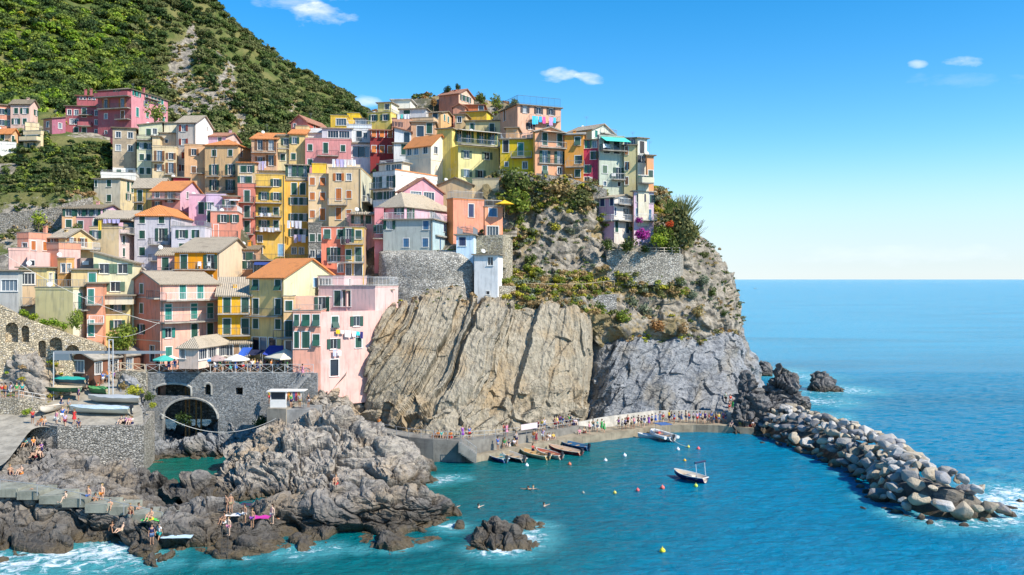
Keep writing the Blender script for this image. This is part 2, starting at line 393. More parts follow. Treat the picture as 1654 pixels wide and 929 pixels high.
def build_sea():
    ys = np.concatenate([np.arange(58, 215, .42), 215*np.geomspace(1, 320, 70)[1:]])
    us = np.linspace(-1.25, 1.1, 560); Y, Ug = np.meshgrid(ys, us, indexing='ij'); X = Ug*Y
    amp = np.clip(1.3-Y/260, 0, 1)
    P = np.stack([X*.35+Y*.1, Y*.5, 0*X], -1); Z = (fbm(P, 3)*.10+fbm(P*3.1+5, 2)*.05)*amp
    foam = np.zeros_like(X)
    for px, py, r, s in FOAM:
        x, y, _ = WS(px, py); m = np.exp(-(((X-x)/r)**2+((Y-y)/(r*1.15))**2)*1.1)*s; foam = np.maximum(foam, m)
    # colour regions: cove depth, in metres of world position
    px = PX0+F*X/Y; py = HZ+F*H/Y
    deep = 1/(1+np.exp(-((px-1010)+(py-800)*.35+fbm(np.stack([X*.02, Y*.03, X*0], -1), 3)*130)/70))
    deep = np.where(py < 640, 1, deep)
    green = np.exp(-(((px-290)/90)**2+((py-765)/45)**2))*1.2+np.exp(-(((px-700)/70)**2+((py-790)/30)**2))*.6+np.exp(-(((px-880)/130)**2+((py-745)/16)**2))*.5
    n, k = Y.shape; idx = np.arange(n*k).reshape(n, k)
    Q = np.stack([idx[:-1, :-1], idx[:-1, 1:], idx[1:, 1:], idx[1:, :-1]], -1).reshape(-1, 4)
    t = NT('sea_water'); p = t.pos()
    a = lambda nm: t.N('ShaderNodeAttribute', attribute_name=nm).outputs['Fac']
    c = t.mix(a('deep'), (.0, .13, .145), (.0, .20, .35)); c = t.mix(a('green'), c, (.006, .13, .09))
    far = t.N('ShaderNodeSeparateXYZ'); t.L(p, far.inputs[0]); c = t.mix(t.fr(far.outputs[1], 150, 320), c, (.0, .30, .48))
    pn = t.noise(t.pos((.25, 1, 1)), .035, 5, .6, .5); c = t.mix(t.math('MULTIPLY', t.fr(pn, .4, .7), .35), c, (.0, .07, .12))
    fn = t.noise(t.pos((1, 1.2, 1)), .8, 8, .72, 1.0)
    f = t.math('MULTIPLY', t.fr(t.math('ADD', a('foam'), t.math('MULTIPLY', t.math('SUBTRACT', fn, .5), 3.6)), .78, 1.5), .92)
    c2 = t.mix(t.math('MULTIPLY', t.fr(a('foam'), .05, .7), .55), c, (.10, .42, .46)); c2 = t.mix(f, c2, (.85, .9, .92))
    w1 = t.noise(t.pos((.6, 1.0, 1)), .9, 6, .68, .3); w2 = t.noise(t.pos((.12, .35, 1)), .5, 5, .6)
    nr = t.bump(t.math('ADD', w1, t.math('MULTIPLY', w2, 1.4)), .95, .8)
    rg = t.N('ShaderNodeMapRange'); t.L(f, rg.inputs[0]); rg.inputs['To Min'].default_value = .16; rg.inputs['To Max'].default_value = .8
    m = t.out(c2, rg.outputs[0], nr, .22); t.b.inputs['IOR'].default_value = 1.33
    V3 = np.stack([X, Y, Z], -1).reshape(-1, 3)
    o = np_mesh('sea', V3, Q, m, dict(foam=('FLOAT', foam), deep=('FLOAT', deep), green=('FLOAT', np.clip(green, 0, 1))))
    tag(o, kind='structure')
build_sea()
# ---------------------------------------------------------------- terrain surfaces from control rows
def catmull(C, n, axis):
    """C (...control...) resample to n samples along axis"""
    C = np.moveaxis(C, axis, 0); k = C.shape[0]; t = np.linspace(0, k-1-1e-9, n); i = np.floor(t).astype(int); f = (t-i)
    f = f.reshape((-1,)+(1,)*(C.ndim-1)); g = lambda j: C[np.clip(j, 0, k-1)]
    p0, p1, p2, p3 = g(i-1), g(i), g(i+1), g(i+2)
    p0 = np.where((i == 0).reshape(f.shape), 2*p1-p2, p0); p3 = np.where((i >= k-2).reshape(f.shape), 2*p2-p1, p3)
    T = .5; m1 = (p2-p0)*T*.8; m2 = (p3-p1)*T*.8
    r = (2*f**3-3*f**2+1)*p1+(f**3-2*f**2+f)*m1+(-2*f**3+3*f**2)*p2+(f**3-f**2)*m2
    return np.moveaxis(r, 0, axis)
def row(px, py, Y=None, z=None):
    n = len(px); out = []
    for i in range(n):
        g = lambda a: a[i] if isinstance(a, (list, tuple)) else a
        if Y is not None and py is not None: out.append(W(px[i], g(py), g(Y)))
        elif py is not None: out.append(WS(px[i], g(py), g(z)))
        else: y = g(Y); out.append(((px[i]-PX0)/F*y, y, g(z)))
    return out
SURF = {}
def surf(name, rows, nu, nv, disp=None, mat=None, attr=None, kind='structure', smooth=None):
    if smooth is None: smooth = not (name in ('slab_cliff', 'headland_cliff', 'rock_outcrop', 'sea_rock') or 'rock' in name)
    C = np.array(rows, float); P = catmull(catmull(C, nv, 0), nu, 1)
    du = np.gradient(P, axis=1); dv = np.gradient(P, axis=0); N = np.cross(du, dv); N /= np.maximum(np.linalg.norm(N, axis=-1, keepdims=True), 1e-9)
    if ((np.array([0, 0, H])-P)*N).sum(-1).mean() < 0: N = -N; flip = True
    else: flip = False
    px = PX0+F*P[..., 0]/P[..., 1]; py = HZ-F*(P[..., 2]-H)/P[..., 1]
    if disp is not None: dd = disp(P, px, py); P = P+N*(dd-np.percentile(dd, 62))[..., None]
    n, k = px.shape; idx = np.arange(n*k).reshape(n, k)
    Q = np.stack([idx[:-1, :-1], idx[:-1, 1:], idx[1:, 1:], idx[1:, :-1]], -1).reshape(-1, 4)
    if flip: Q = Q[:, ::-1]
    at = {}
    if attr is not None: at['rock'] = ('FLOAT', np.clip(attr(P, px, py), 0, 1))
    o = np_mesh(name, P.reshape(-1, 3), Q, mat, at, smooth)
    if kind: tag(o, kind=kind)
    SURF[name] = (P, px, py, o); return o

def blocky(amp, sc=(.35, .35, .6), rot=25, warp=.6, crack=.5, fine=.12):
    c, s = math.cos(R(rot)), math.sin(R(rot))
    def d(P, px, py):
        Q = np.stack([P[..., 0]*c-P[..., 2]*s, P[..., 1], P[..., 0]*s+P[..., 2]*c], -1)
        Q = (Q+warp*1.4*np.stack([fbm(P*.2, 3), fbm(P*.2+50, 3), fbm(P*.2+90, 3)], -1))
        S = Q*np.array([.16, .4, 2.5]); lay = ridged(S*.55+5, 4); Qc = Q*np.array(sc)*.85
        f1, f2, v = cells(Qc); g1, g2, v2 = cells(Q*np.array([.6, .6, 1.6])+3); k = np.exp(-((f2-f1)/.08)**2)
        m = np.clip(fbm(P*.08+33, 2)*1.5+.5, 0, 1)
        h1, h2, v3 = cells(Q*np.array([1.15, 1.15, 2.0])+9); k2 = np.exp(-((g2-g1)/.10)**2)
        return amp*(v*.85+v2*.26+v3*.12+lay*(.55-.15*m)+ridged(P*.18+2, 4)*.6)-crack*k*amp*1.2-crack*k2*amp*.3+fine*.9*ridged(P*1.7, 3)
    return d
def slab_disp(P, px, py):
    lean = np.interp(px, [580, 700, 800, 900, 950], [.62, .42, .25, .14, .05])
    s = px+lean*(py-480)+fbm(P*np.array([.3, .3, .12]), 3)*5
    edges = np.array([560,592,600,611,619,628,634,645,651,662,670,678,684,700,742,763,770,778,812,822,833,872,905,914,935,960,1000])
    hgt = np.array([0,.4,-.5,.3,-.4,.5,-.3,.4,-.5,.2,-.6,.3,-.3,.55,.75,-.9,.2,-.9,.5,.65,.1,-1.1,.6,.3,.9,.7,.5,.5])
    # strip heights with a sharp step at the right edge and a gentle ramp across the strip
    i = np.searchsorted(edges, s); i = np.clip(i, 1, len(edges)-1); fr_ = (s-edges[i-1])/(edges[i]-edges[i-1])
    h = hgt[i]+.35*(fr_-.5)
    left = 1/(1+np.exp((px-705+lean*(py-480)*.0)/12)); fine = ridged(np.stack([s*.14, py*.012, s*0], -1), 4)
    h = h*1.0+fine*(.2+.38*left)+.22*cells(np.stack([s*.045, py*.02+fbm(P*.1, 2)*.8, s*0], -1))[2]
    # broken ledges at the lower part
    low = np.clip((py-625+14*fbm(P*.12+7, 3))/25, 0, 1); _, _, v = cells(P*np.array([.35, .35, .55])+fbm(P*.2, 2)[..., None]*.5)
    h = h*(1-.5*low)+low*(v*.75+ridged(P*.5, 4)*.4)-low*.2
    up = np.clip((500-py)/18, 0, 1); h = h+up*ridged(P*.6, 4)*.5
    return h+.05*fbm(P*1.6, 3)
def cliff_disp(P, px, py):
    lean = .45; s = px+lean*(py-600); big = ridged(np.stack([s*.012+3, py*.0035, P[..., 1]*.02], -1), 3)
    med = ridged(np.stack([s*.05, py*.018, P[..., 1]*.1], -1), 4); _, _, v = cells(np.stack([s*.045, P[..., 1]*.4, py*.03+fbm(P*.15, 2)*.5], -1))
    return big*2.6+med*.5+v*.30+ridged(P*1.1, 3)*.12

SEAB = -1.6
# --- beige slab cliff
c1 = [556,578,600,640,690,740,790,840,890,925,941,950]
surf('slab_cliff', [
  row(c1, [712,712,716,722,724,724,720,715,708,700,700,700], [123,117.5,116,113.2,111.4,111.4,114.2,118.2,122,126,128,139]),
  row([574,584,602,640,690,740,790,840,890,925,939,950], [682,690,696,700,704,704,699,695,687,680,678,676], [125,119,117.5,114.5,113,113,116,119.5,123,126.5,128.5,140]),
  row([576,588,606,642,690,742,792,842,892,925,940,950], [640,645,650,655,655,655,655,650,645,642,640,640], [122,117.6,117.4,117,116,116,118,121,124.5,127.5,129.5,140]),
  row([579,590,612,650,695,746,795,845,894,928,943,953], [590,590,595,600,600,600,600,598,595,590,590,590], [121,117,117.6,118.6,119,119,120.5,123,126,129,131,141]),
  row([592,604,624,658,700,748,797,848,896,930,946,955], [545,545,545,545,545,545,545,545,545,545,545,545], [122.2,118.2,118.8,120.5,121.6,122,123,125,128,130.5,132.5,142]),
  row([614,622,638,668,712,742,800,850,898,930,949,958], [505,502,500,492,480,478,490,490,496,502,512,515], [124,120.4,121.8,124.5,126.5,127.5,128,129,130.5,132,134.5,143]),
  row([622,629,642,670,715,745,800,850,898,930,949,958], [503,498,490,484,470,470,484,485,490,495,505,510], [129,126,127.5,130,131,132,132,133,134.5,136,138,146]),
 ], 420, 230, slab_disp, rock('beige'))
# --- grey headland cliff below the scrub
surf('headland_cliff', [
  row([938,946,962,990,1030,1080,1130,1165,1190,1210,1232,1215], [700,700,698,690,686,684,684,690,692,670,640,620], [136.5,135.5,133.5,131.5,133,134.5,136,137,138.5,146.5,158.5,177.5]),
  row([938,946,962,990,1030,1080,1130,1165,1190,1212,1236,1215], [676,676,674,672,669,667,667,668,668,652,626,610], [139.5,138.5,136,133.5,134,135.5,136.5,137.5,140,148.5,160.5,180.5]),
  row([940,948,964,992,1030,1080,1130,1167,1190,1208,1226,1205], [635,635,635,635,635,635,635,635,632,625,610,600], [141.5,140.5,137.5,135,135.5,137,138.5,140.5,143.5,150.5,162.5,182.5]),
  row([941,950,966,994,1030,1080,1130,1165,1188,1202,1216,1195], [590,590,590,590,590,590,590,588,586,584,580,580], [143.5,142.5,139.5,137,137.5,138.5,140.5,143.5,147,153.5,162.5,182.5]),
  row([944,953,970,996,1030,1080,1130,1160,1180,1192,1200,1180], [545,545,545,550,552,552,550,548,545,543,540,540], [145.5,144.5,142,140,140.5,141.5,143.5,146.5,150,155.5,163.5,182.5]),
  row([946,956,974,1000,1034,1080,1128,1156,1174,1186,1193,1172], [515,518,522,528,530,530,525,520,518,515,512,512], [147.5,147,145,144,144.5,145.5,147.5,150,153.5,158.5,165.5,182.5]),
 ], 340, 220, cliff_disp, rock('grey'))
# --- scrub-covered upper headland
def scrub_disp(P, px, py):
    _, _, v = cells(P*np.array([.3, .3, .45])); return ridged(P*.22, 4)*.9+v*.5+fbm(P*1.2, 3)*.2
def scrub_rock(P, px, py):
    r = .25+.42*fbm(P*.09+4, 3)
    r = r+.5*np.exp(-((py-350)/38)**2)*(px < 960)+.55*np.exp(-((py-420)/32)**2)+.6*np.clip((px-1085)/70, 0, 1)*(py > 385)+.5*np.exp(-((py-492)/12)**2)
    return r-.55*np.exp(-((py-310)/28)**2)-.5*np.exp(-((py-452)/12)**2)*(px < 1030)
surf('headland_slope', [
  row([780,820,860,900,945,985,1030,1080,1128,1158,1178,1188,1190,1170], [520,520,520,525,535,575,580,580,575,565,560,555,550,550], [133,133.5,134,135,137,143.5,145,146,148,151,154,159,167,184]),
  row([780,820,860,900,945,985,1030,1080,1128,1158,1178,1192,1196,1175], [500,500,500,505,512,528,535,535,530,525,522,518,512,512], [131,131.5,132,133,134.5,139.5,141,142,144,147,150,155,163,180]),
  row([780,820,860,900,945,985,1030,1080,1128,1156,1174,1186,1190,1170], [462,462,464,466,480,490,500,500,495,490,488,485,482,480], [136,136,136.5,137,138,142,144,145,147,150,153,158,166,182]),
  row([780,820,860,900,945,985,1030,1080,1128,1150,1166,1177,1181,1160], [457,457,458,459,464,462,465,465,462,460,455,452,450,450], [140,140,140,141,142,144.5,146,147,149,152,155,160,168,184]),
  row([780,820,860,900,945,985,1030,1080,1122,1138,1150,1160,1164,1150], [428,428,428,428,430,430,440,440,435,428,425,420,418,418], [143.5,143.5,143.5,143.5,144.5,145.5,147,148,150.5,153,156,161,169,184]),
  row([780,820,860,900,945,985,1030,1080,1106,1120,1130,1140,1145,1130], [385,385,385,385,385,400,404,404,402,400,398,396,395,395], [146,146,146,146,147,147,148,149,152,155,158,163,171,185]),
  row([780,820,860,900,945,985,1030,1070,1085,1096,1104,1112,1118,1100], [340,338,335,335,338,385,386,384,372,372,375,376,378,378], [149,149,149,148.5,149,152,153,153,155,158,161,166,173,187]),
  row([780,820,860,900,945,985,1030,1062,1070,1078,1086,1090,1095,1080], [300,290,286,291,298,310,318,318,320,330,335,340,345,350], [151.5,151.5,151.5,152,152.5,155,156,157,159,162,165,169,176,190]),
  row([780,820,860,900,945,985,1030,1055,1060,1064,1070,1075,1080,1065], [296,284,280,285,292,300,306,306,308,318,325,330,335,340], [158,158,158,159,160,162,163,164,166,169,172,176,182,196]),
 ], 420, 330, scrub_disp, soil('scrub'), scrub_rock)
# --- hill behind the village (terraces to the left, scrub to the right)
hc = [-130,-60,0,60,120,180,240,300,345,400,450,500,545,590,640,720]
sil = [-420,-330,-250,-180,-130,-95,-60,-25,0,52,95,132,158,184,205,225]
def hrow(f, Yb):
    lower = [250,250,245,240,235,232,232,232,232,235,235,235,235,235,235,240]
    return row(hc, [lower[i]+(sil[i]-lower[i])*f for i in range(16)], [Yb+[0,0,0,0,0,0,0,0,0,5,10,15,22,30,40,60][i]*(.5+f) for i in range(16)])
def hill_disp(P, px, py):
    leftness = np.clip((330-px)/120, 0, 1); z = P[..., 2]+fbm(P*.02, 3)*5
    ter = (np.abs(((z/5.5) % 1)-.5)-.25)*2.2
    return fbm(P*.03, 4)*4+ridged(P*.09, 4)*1.7*(1-.5*leftness)+ter*leftness*(.5+.5*(fbm(P*.03+9, 2) > -.2))
def hill_rock(P, px, py):
    n = fbm(P*.035+3, 4)
    def blob(cx, cy, rx, ry): return np.exp(-((px-cx)/rx)**2-((py-cy)/ry)**2)
    r = blob(290, 105, 20, 50)+blob(312, 45, 10, 30)+blob(262, 128, 40, 14)+blob(365, 145, 10, 60)+blob(338, 160, 40, 28)+blob(392, 195, 12, 25)+.8*blob(470, 165, 22, 14)+.6*blob(430, 75, 14, 6)+.9*blob(300, 185, 60, 22)+.5*blob(480, 190, 30, 12)
    return r*.95+n*.45-.14
surf('hill', [hrow(0, 212), hrow(.22, 240), hrow(.45, 272), hrow(.7, 310), hrow(.9, 345), hrow(1, 372),
  row(hc, [s+60 for s in sil], [430]*16)], 420, 300, hill_disp, soil('hill'), hill_rock)
# --- terraces on the left between the pink palace and the lower houses
surf('terraced_slope', [
  row([-120,-50,0,60,110,150,178], [420,420,420,420,420,420,420], [150,150,150,150,152,154,158]),
  row([-120,-50,0,60,110,150,178], [372,372,372,370,365,360,350], [158,158,158,158,159,161,164]),
  row([-120,-50,0,60,110,150,178], [325,325,322,322,322,322,322], [163,163,163,163,164,172,178]),
  row([-120,-50,0,60,110,150,178], [318,318,308,300,300,300,300], [170,170,170,170,170,178,186]),
  row([-120,-50,0,60,110,150,178], [283,283,283,280,272,272,272], [176,176,176,176,177,181,189]),
  row([-120,-50,0,60,110,150,178], [250,250,250,248,245,242,242], [184,184,184,184,185,188,193]),
  row([-120,-50,0,60,110,150,178], [222,222,222,222,224,226,228], [192,192,192,192,193,196,199]),
  row([-120,-50,0,60,110,150,178], [205,205,205,205,212,216,220], [206,206,206,206,206,206,206]),
  row([-120,-50,0,60,110,150,178], [175,175,175,175,180,180,190], [225,225,225,225,228,228,228]),
 ], 160, 200, lambda P, px, py: ridged(P*.12, 4)*.6+(np.abs(((P[..., 2]/2.6) % 1)-.5)-.25)*1.4*(py < 330), soil('hill'),
 lambda P, px, py: .15+.5*fbm(P*.06, 3)+.5*np.exp(-((py-345)/38)**2))
# --- foreground rocks
fc = [-90,0,70,110,150,190,240,290,340,400,470,540,600,660,700,722,742]
wl = [918,912,903,893,884,886,905,908,908,898,886,884,885,880,872,862,850]
YW = [H*F/(y-HZ) for y in wl]
surf('foreground_rocks', [
  row(fc, None, [y-2.2 for y in YW], [SEAB]*17),
  row(fc, None, [y-.2 for y in YW], [-.2]*17),
  row(fc, [862,858,850,846,856,866,882,888,885,874,862,858,858,856,850,848,844], [74.5,74.8,76,76.5,75.8,75,73.4,73.2,73.6,75,77.3,78.3,78.4,79,80.4,82.2,84.2]),
  row(fc, [800,797,806,814,824,832,846,856,852,842,832,822,815,812,818,830,840], [78.5,78.6,78,77.5,77,76.5,75.5,75,75.5,76.5,78.3,79,79.6,80,81.2,83,84.8]),
  row(fc, [784,784,792,802,808,815,832,840,832,826,806,792,794,788,800,824,842], [81,81,80.5,80,79.5,79,77.5,77,78,79,80.3,81,81.5,81.6,82.4,84,85.4]),
  row(fc, [770,770,775,785,792,797,808,812,812,812,800,790,790,788,800,826,846], [85,85,84.5,84,84,84,82.5,81.5,81,81,82,83,83.4,83.3,83.8,85,86]),
  row(fc, None, [91,91,90,89,88,87,86,84,83.5,83.5,85,86,86,86,86,86,87], [3.4,3.4,3.4,3,2.6,2,1.2,.2,-1,-1.2,-1.2,-1.2,-1.2,-1.2,-1.2,-1.2,-1.4]),
 ], 560, 330, blocky(.62, (.32, .32, .75), 20, .8, .5, .10), rock('shore'))
surf('rocks_below_wall', [
  row([-90,0,60,110,160,230,290,335,362,372], None, [86,86,86,86,86,86,86,85.5,88,92], [3.2,3.2,3,3,2.4,1.6,.6,-.6,-1,-1]),
  row([-90,0,60,110,160,230,290,330,352,365], [784,784,778,773,788,799,803,802,806,816], [88.5,88.5,88.5,88.5,88.5,88.5,88,89,90,94]),
  row([-90,0,60,82,120,170,225,290,332,352], [762,762,748,726,744,758,775,775,768,794], [91.5,91.5,92,93,93,93.5,94,92,92,95]),
  row([-90,0,60,80,120,170,225,290,335,352], [754,754,741,727,730,752,770,778,776,803], [95,95,95,95.2,96,96,96,95,94.5,97]),
  row([-90,0,60,80,120,170,225,290,335,352], None, [99,99,99,99,100,100,100,98,97,99], [4.6,4.6,5,4.5,3.5,2,.8,-1,-1.4,-1.6]),
 ], 300, 160, blocky(.85, (.3, .3, .5), 35, .8, .55, .08), rock('shore'))
bc = [346,372,400,440,490,540,590,640,680,706,716]
surf('central_rock', [
  row(bc, None, [87,88,88.5,89,89,89,89.5,90.5,93,96,104], [-1.5]*11),
  row(bc, None, [92,90.6,91,91,91,91,91.5,92,95,99.5,106], [.2,.3,.3,.3,.3,.3,.3,.3,.2,-.2,-.6]),
  row([352,376,404,440,490,540,590,640,682,702,712], [775,765,765,760,765,770,775,770,768,775,785], [97,94.5,94,94,94,93.5,94,95,98,102,107]),
  row([360,384,410,445,490,535,590,640,680,698,708], [745,735,727,727,728,734,740,738,750,766,782], [102,99.5,98,97.5,97.5,97,97.5,98.5,101,104,108]),
  row([372,395,418,450,492,535,585,625,668,688,700], [728,715,705,702,700,700,704,712,728,752,770], [105.5,103.5,102,101,101.5,101,101,102,104,106,109]),
  row([392,410,430,460,500,538,566,600,640,670,690], [718,705,695,692,680,672,678,694,722,748,770], [108.5,107,106,105.5,105,104.5,105,105.5,107,108.5,111]),
  row([392,410,430,460,500,538,566,600,640,670,690], None, [113,113,113,113,112,111,111,111,112,113,114], [-.5,1,2.5,4,5,5.4,5,3,1,-.5,-1.4]),
 ], 380, 280, blocky(.95, (.24, .24, .42), 28, 1.0, .5, .10), rock('central'))
surf('rocks_below_path', [
  row([600,640,680,715,745,775], None, [105,105.5,107,108.5,109.5,112], [-1.4]*6),
  row([602,640,680,715,745,775], [752,748,746,744,738,738], [107,108.2,109,109.6,110.5,113]),
  row([605,640,680,715,745,770], [722,715,716,718,724,732], [110,110,110.3,110.5,111,114]),
  row([605,640,680,715,745,770], None, [115]*6, [2.2,2.2,2.2,1.8,1,.4]),
 ], 150, 70, blocky(.5, (.4, .4, .6), 20), rock('central'))
surf('rock_under_kiosk', [
  row([425,455,490,520,560,600,640], None, [106,106.5,107,107,107.5,109,111], [1,2,2.5,3,3,2,1]),
  row([425,455,490,520,560,600,640], [730,722,705,690,688,694,702], [109,109,108.6,109,110,112.5,114]),
  row([425,455,490,510,545,585,625], [705,700,678,668,672,692,706], [111.5,111,110.5,111,112.5,115,116.5]),
  row([430,460,496,515,545,578,610], [690,680,654,636,634,652,680], [114,113.5,112.6,112.6,114.5,118,119]),
  row([440,470,500,520,550,584,606], [680,655,642,626,618,640,664], [117,115.5,114.6,116.2,119.5,122,122.5]),
 ], 190, 150, blocky(.6, (.35, .35, .5), 25), rock('central'))
surf('gully_rocks', [
  row([215,240,270,300,340,380,430,480], None, [103,106.5,109.6,110.6,110.4,110.6,111,112], [-1.6]*8),
  row([205,238,275,305,340,380,420,480], [741,738,734,732,732,734,735,720], [106,109.6,111.2,111.8,111.8,111.6,112,112]),
  row([200,232,268,300,335,380,425,480], [700,700,722,715,706,700,700,690], [107.5,110,112.6,113.2,113.6,113.2,113.5,113]),
  row([195,228,262,300,330,380,430,480], [655,658,705,708,700,676,680,660], [109,111,116,117.5,117.5,115,115,114.5]),
  row([192,222,255,290,330,380,430,480], [622,628,690,700,695,656,650,640], [111,112.6,121,124,124,117.5,117,117]),
  row([192,220,250,290,330,380,430,480], [612,612,680,690,690,640,635,625], [115,115.5,128,131,131,122,120,120]),
 ], 240, 180, blocky(.7, (.3, .3, .45), 40), rock('grey'))
# --- dark rocks at the foot of the headland and out in the water
def stack(name, px0, px1, ptop, pwat, depth, mat='dark', amp=.8, sc=(.4, .4, .55), prof=(0, .55, .9, 1, .8, .45, 0), label=None):
    n = len(prof); xs = [px0+(px1-px0)*i/(n-1) for i in range(n)]; Yw = H*F/(pwat-HZ)
    tops = [pwat-(pwat-ptop)*p for p in prof]
    o = surf(name, [row(xs, None, [Yw-1.5+.6*abs(i-(n-1)/2)*depth*.12 for i in range(n)], SEAB),
      row(xs, [pwat-(pwat-t)*.1 for t in tops], [Yw+.1+.2*abs(i-(n-1)/2) for i in range(n)]),
      row(xs, [pwat-(pwat-t)*.6 for t in tops], [Yw+depth*.25]*n), row(xs, tops, [Yw+depth*.5]*n),
      row(xs, [t+3 for t in tops], [Yw+depth*.75]*n), row(xs, None, [Yw+depth*1.2]*n, [SEAB]*n)], int(120), 90, blocky(amp, sc, 30, .8, .5, .1), rock(mat), None, None if label else 'structure')
    if label: tag(o, label, 'rock')
    return o
stack('rock_outcrop', 1184, 1252, 612, 702, 8, 'dark', .8, prof=(.3, .8, 1, .85, .7, .45, 0))
stack('rock_outcrop', 1222, 1325, 598, 692, 9, 'dark', 1.1, prof=(.2, .75, 1, .98, .7, .4, 0))
stack('sea_rock', 1304, 1366, 600, 633, 7, 'dark', .9, prof=(.1, 1, .85, .6, .45, .25, 0), label='dark pointed rock standing alone in open water beyond the breakwater')
stack('sea_rock', 1205, 1258, 583, 608, 9, 'dark', .9, prof=(.9, .8, .35, .8, .75, .3, 0), label='low dark rock just off the headland tip amid white surf')
stack('sea_rock', 752, 868, 838, 890, 7.5, 'shore', .55, (.5, .5, .8), prof=(.15, .85, 1, .95, .8, .35, 0), label='craggy wave washed rock alone in the cove foreground')
stack('sea_rock', 826, 884, 832, 856, 3.5, 'shore', .45, (.6, .6, .9), prof=(.1, .9, 1, .75, .5, .25, 0), label='small craggy rock touching the right end of the larger rock in the foreground cove')
# ---------------------------------------------------------------- houses
WIN = {}
def win_meshes(kind, w, h, sc, deep=.16):
    """meshes in local space: x along the wall (centred), -y outwards, z up from the sill"""
    key = (kind, round(w, 2), round(h, 2), sc)
    if key in WIN: return WIN[key]
    out = {}; wh = plain((.72, .71, .67), .6, name='window_paint'); fr = MB()
    fw = .09                                                             # plaster surround standing proud of the wall
    fr.box(-w/2-fw, -w/2+.01, -.035, .05, -.04, h+fw); fr.box(w/2-.01, w/2+fw, -.035, .05, -.04, h+fw); fr.box(-w/2+.01, w/2-.01, -.035, .05, h-.01, h+fw)
    fr.box(-w/2-.14, w/2+.14, -.12, .06, -.10, -.04)
    if kind in 'ogDGbp':                                                 # glazing bars
        y0 = deep-.07; t = .05
        for x in ((-w/2, -w/2+t), (w/2-t, w/2), (-t/2, t/2)): fr.box(x[0], x[1], y0, y0+.04, 0, h)
        fr.box(-w/2+t, w/2-t, y0, y0+.04, 0, t); fr.box(-w/2+t, w/2-t, y0, y0+.04, h-t, h)
        if kind == 'G':
            fr.box(-w/4-t/2, -w/4+t/2, y0, y0+.04, 0, h); fr.box(w/4-t/2, w/4+t/2, y0, y0+.04, 0, h)
    if kind == 'b': fr.box(-w/2+.02, w/2-.02, .0, .02, h*.35, h*.38); fr.box(-w/2+.02, w/2-.02, .0, .02, h*.68, h*.71)
    out['frame'] = fr.mesh('window', wh)
    p = MB(); p.box(-w/2, w/2, deep-.04, deep, 0, h); out['pane'] = p.mesh('pane', glass())
    s = shutter_m(CC[sc]) if isinstance(sc, str) else shutter_m(sc)
    sh = []
    if kind in 'oD':
        for sg in (-1, 1):
            m = MB(); x0, x1 = sorted((sg*(w/2+.02), sg*(w/2+w*.5+.02))); m.box(x0, x1, -.085, -.04, .02, h-.02)
            m.box(x0+.05, x1-.05, -.095, -.085, .08, h*.46); m.box(x0+.05, x1-.05, -.095, -.085, h*.52, h-.08); sh.append(m.mesh('shutter', s))
    elif kind in 'cd':
        for sg in (-1, 1):
            m = MB(); x0, x1 = sorted((sg*.012, sg*(w/2-.01))); m.box(x0, x1, .01, .05, .02, h-.02)
            m.box(x0+.05, x1-.05, -.0, .01, .08, h*.46); m.box(x0+.05, x1-.05, -.0, .01, h*.52, h-.08); sh.append(m.mesh('shutter', s))
    elif kind == 'h':                                                    # one leaf shut, lower flap pushed out
        m = MB(); m.box(-w/2+.01, -.012, .01, .05, .02, h-.02); sh.append(m.mesh('shutter', s))
        m = MB(); m.box(.012, w/2-.01, .01, .05, h*.5, h-.02); m.obox((-w/2+.02, -.5, -.05), (w-.04, 0, 0), (0, .5, h*.52), (0, -.03, .03)); sh.append(m.mesh('shutter', s))
    elif kind == 'H':                                                    # one leaf open, one shut
        m = MB(); m.box(-w/2+.01, -.012, .01, .05, .02, h-.02); sh.append(m.mesh('shutter', s))
        m = MB(); m.obox((w/2, -.04, .02), (w*.35, -.3, 0), (.02, .03, 0), (0, 0, h-.04)); sh.append(m.mesh('shutter', s))
    out['sh'] = sh
    WIN[key] = out; return out
SIZE = dict(o=(.95, 1.35), c=(.95, 1.35), g=(.85, 1.25), D=(1.0, 2.15), d=(1.0, 2.15), h=(1.0, 1.45), H=(.95, 1.4), s=(.6, .75), G=(2.2, 1.5), b=(1.0, 1.2), x=(1.2, 2.2), p=(1.0, 1.3), m=(.5, .5))
class Face:
    """a vertical wall seen between two pixel columns"""
    def __init__(s, o, d, n, L, ref): s.o, s.d, s.n, s.L, s.ref = Vector(o), Vector(d), Vector(n), L, ref
    def t(s, px):
        k = (px-PX0)/F; return (k*s.o.y-s.o.x)/(s.d.x-k*s.d.y)
    def z(s, py, t=None):
        Y = s.o.y+s.d.y*(s.L/2 if t is None else t); return H-(py-HZ)/F*Y
    def P(s, t, z, out=0): 
        q = s.o+s.d*t+s.n*out; return Vector((q.x, q.y, z))
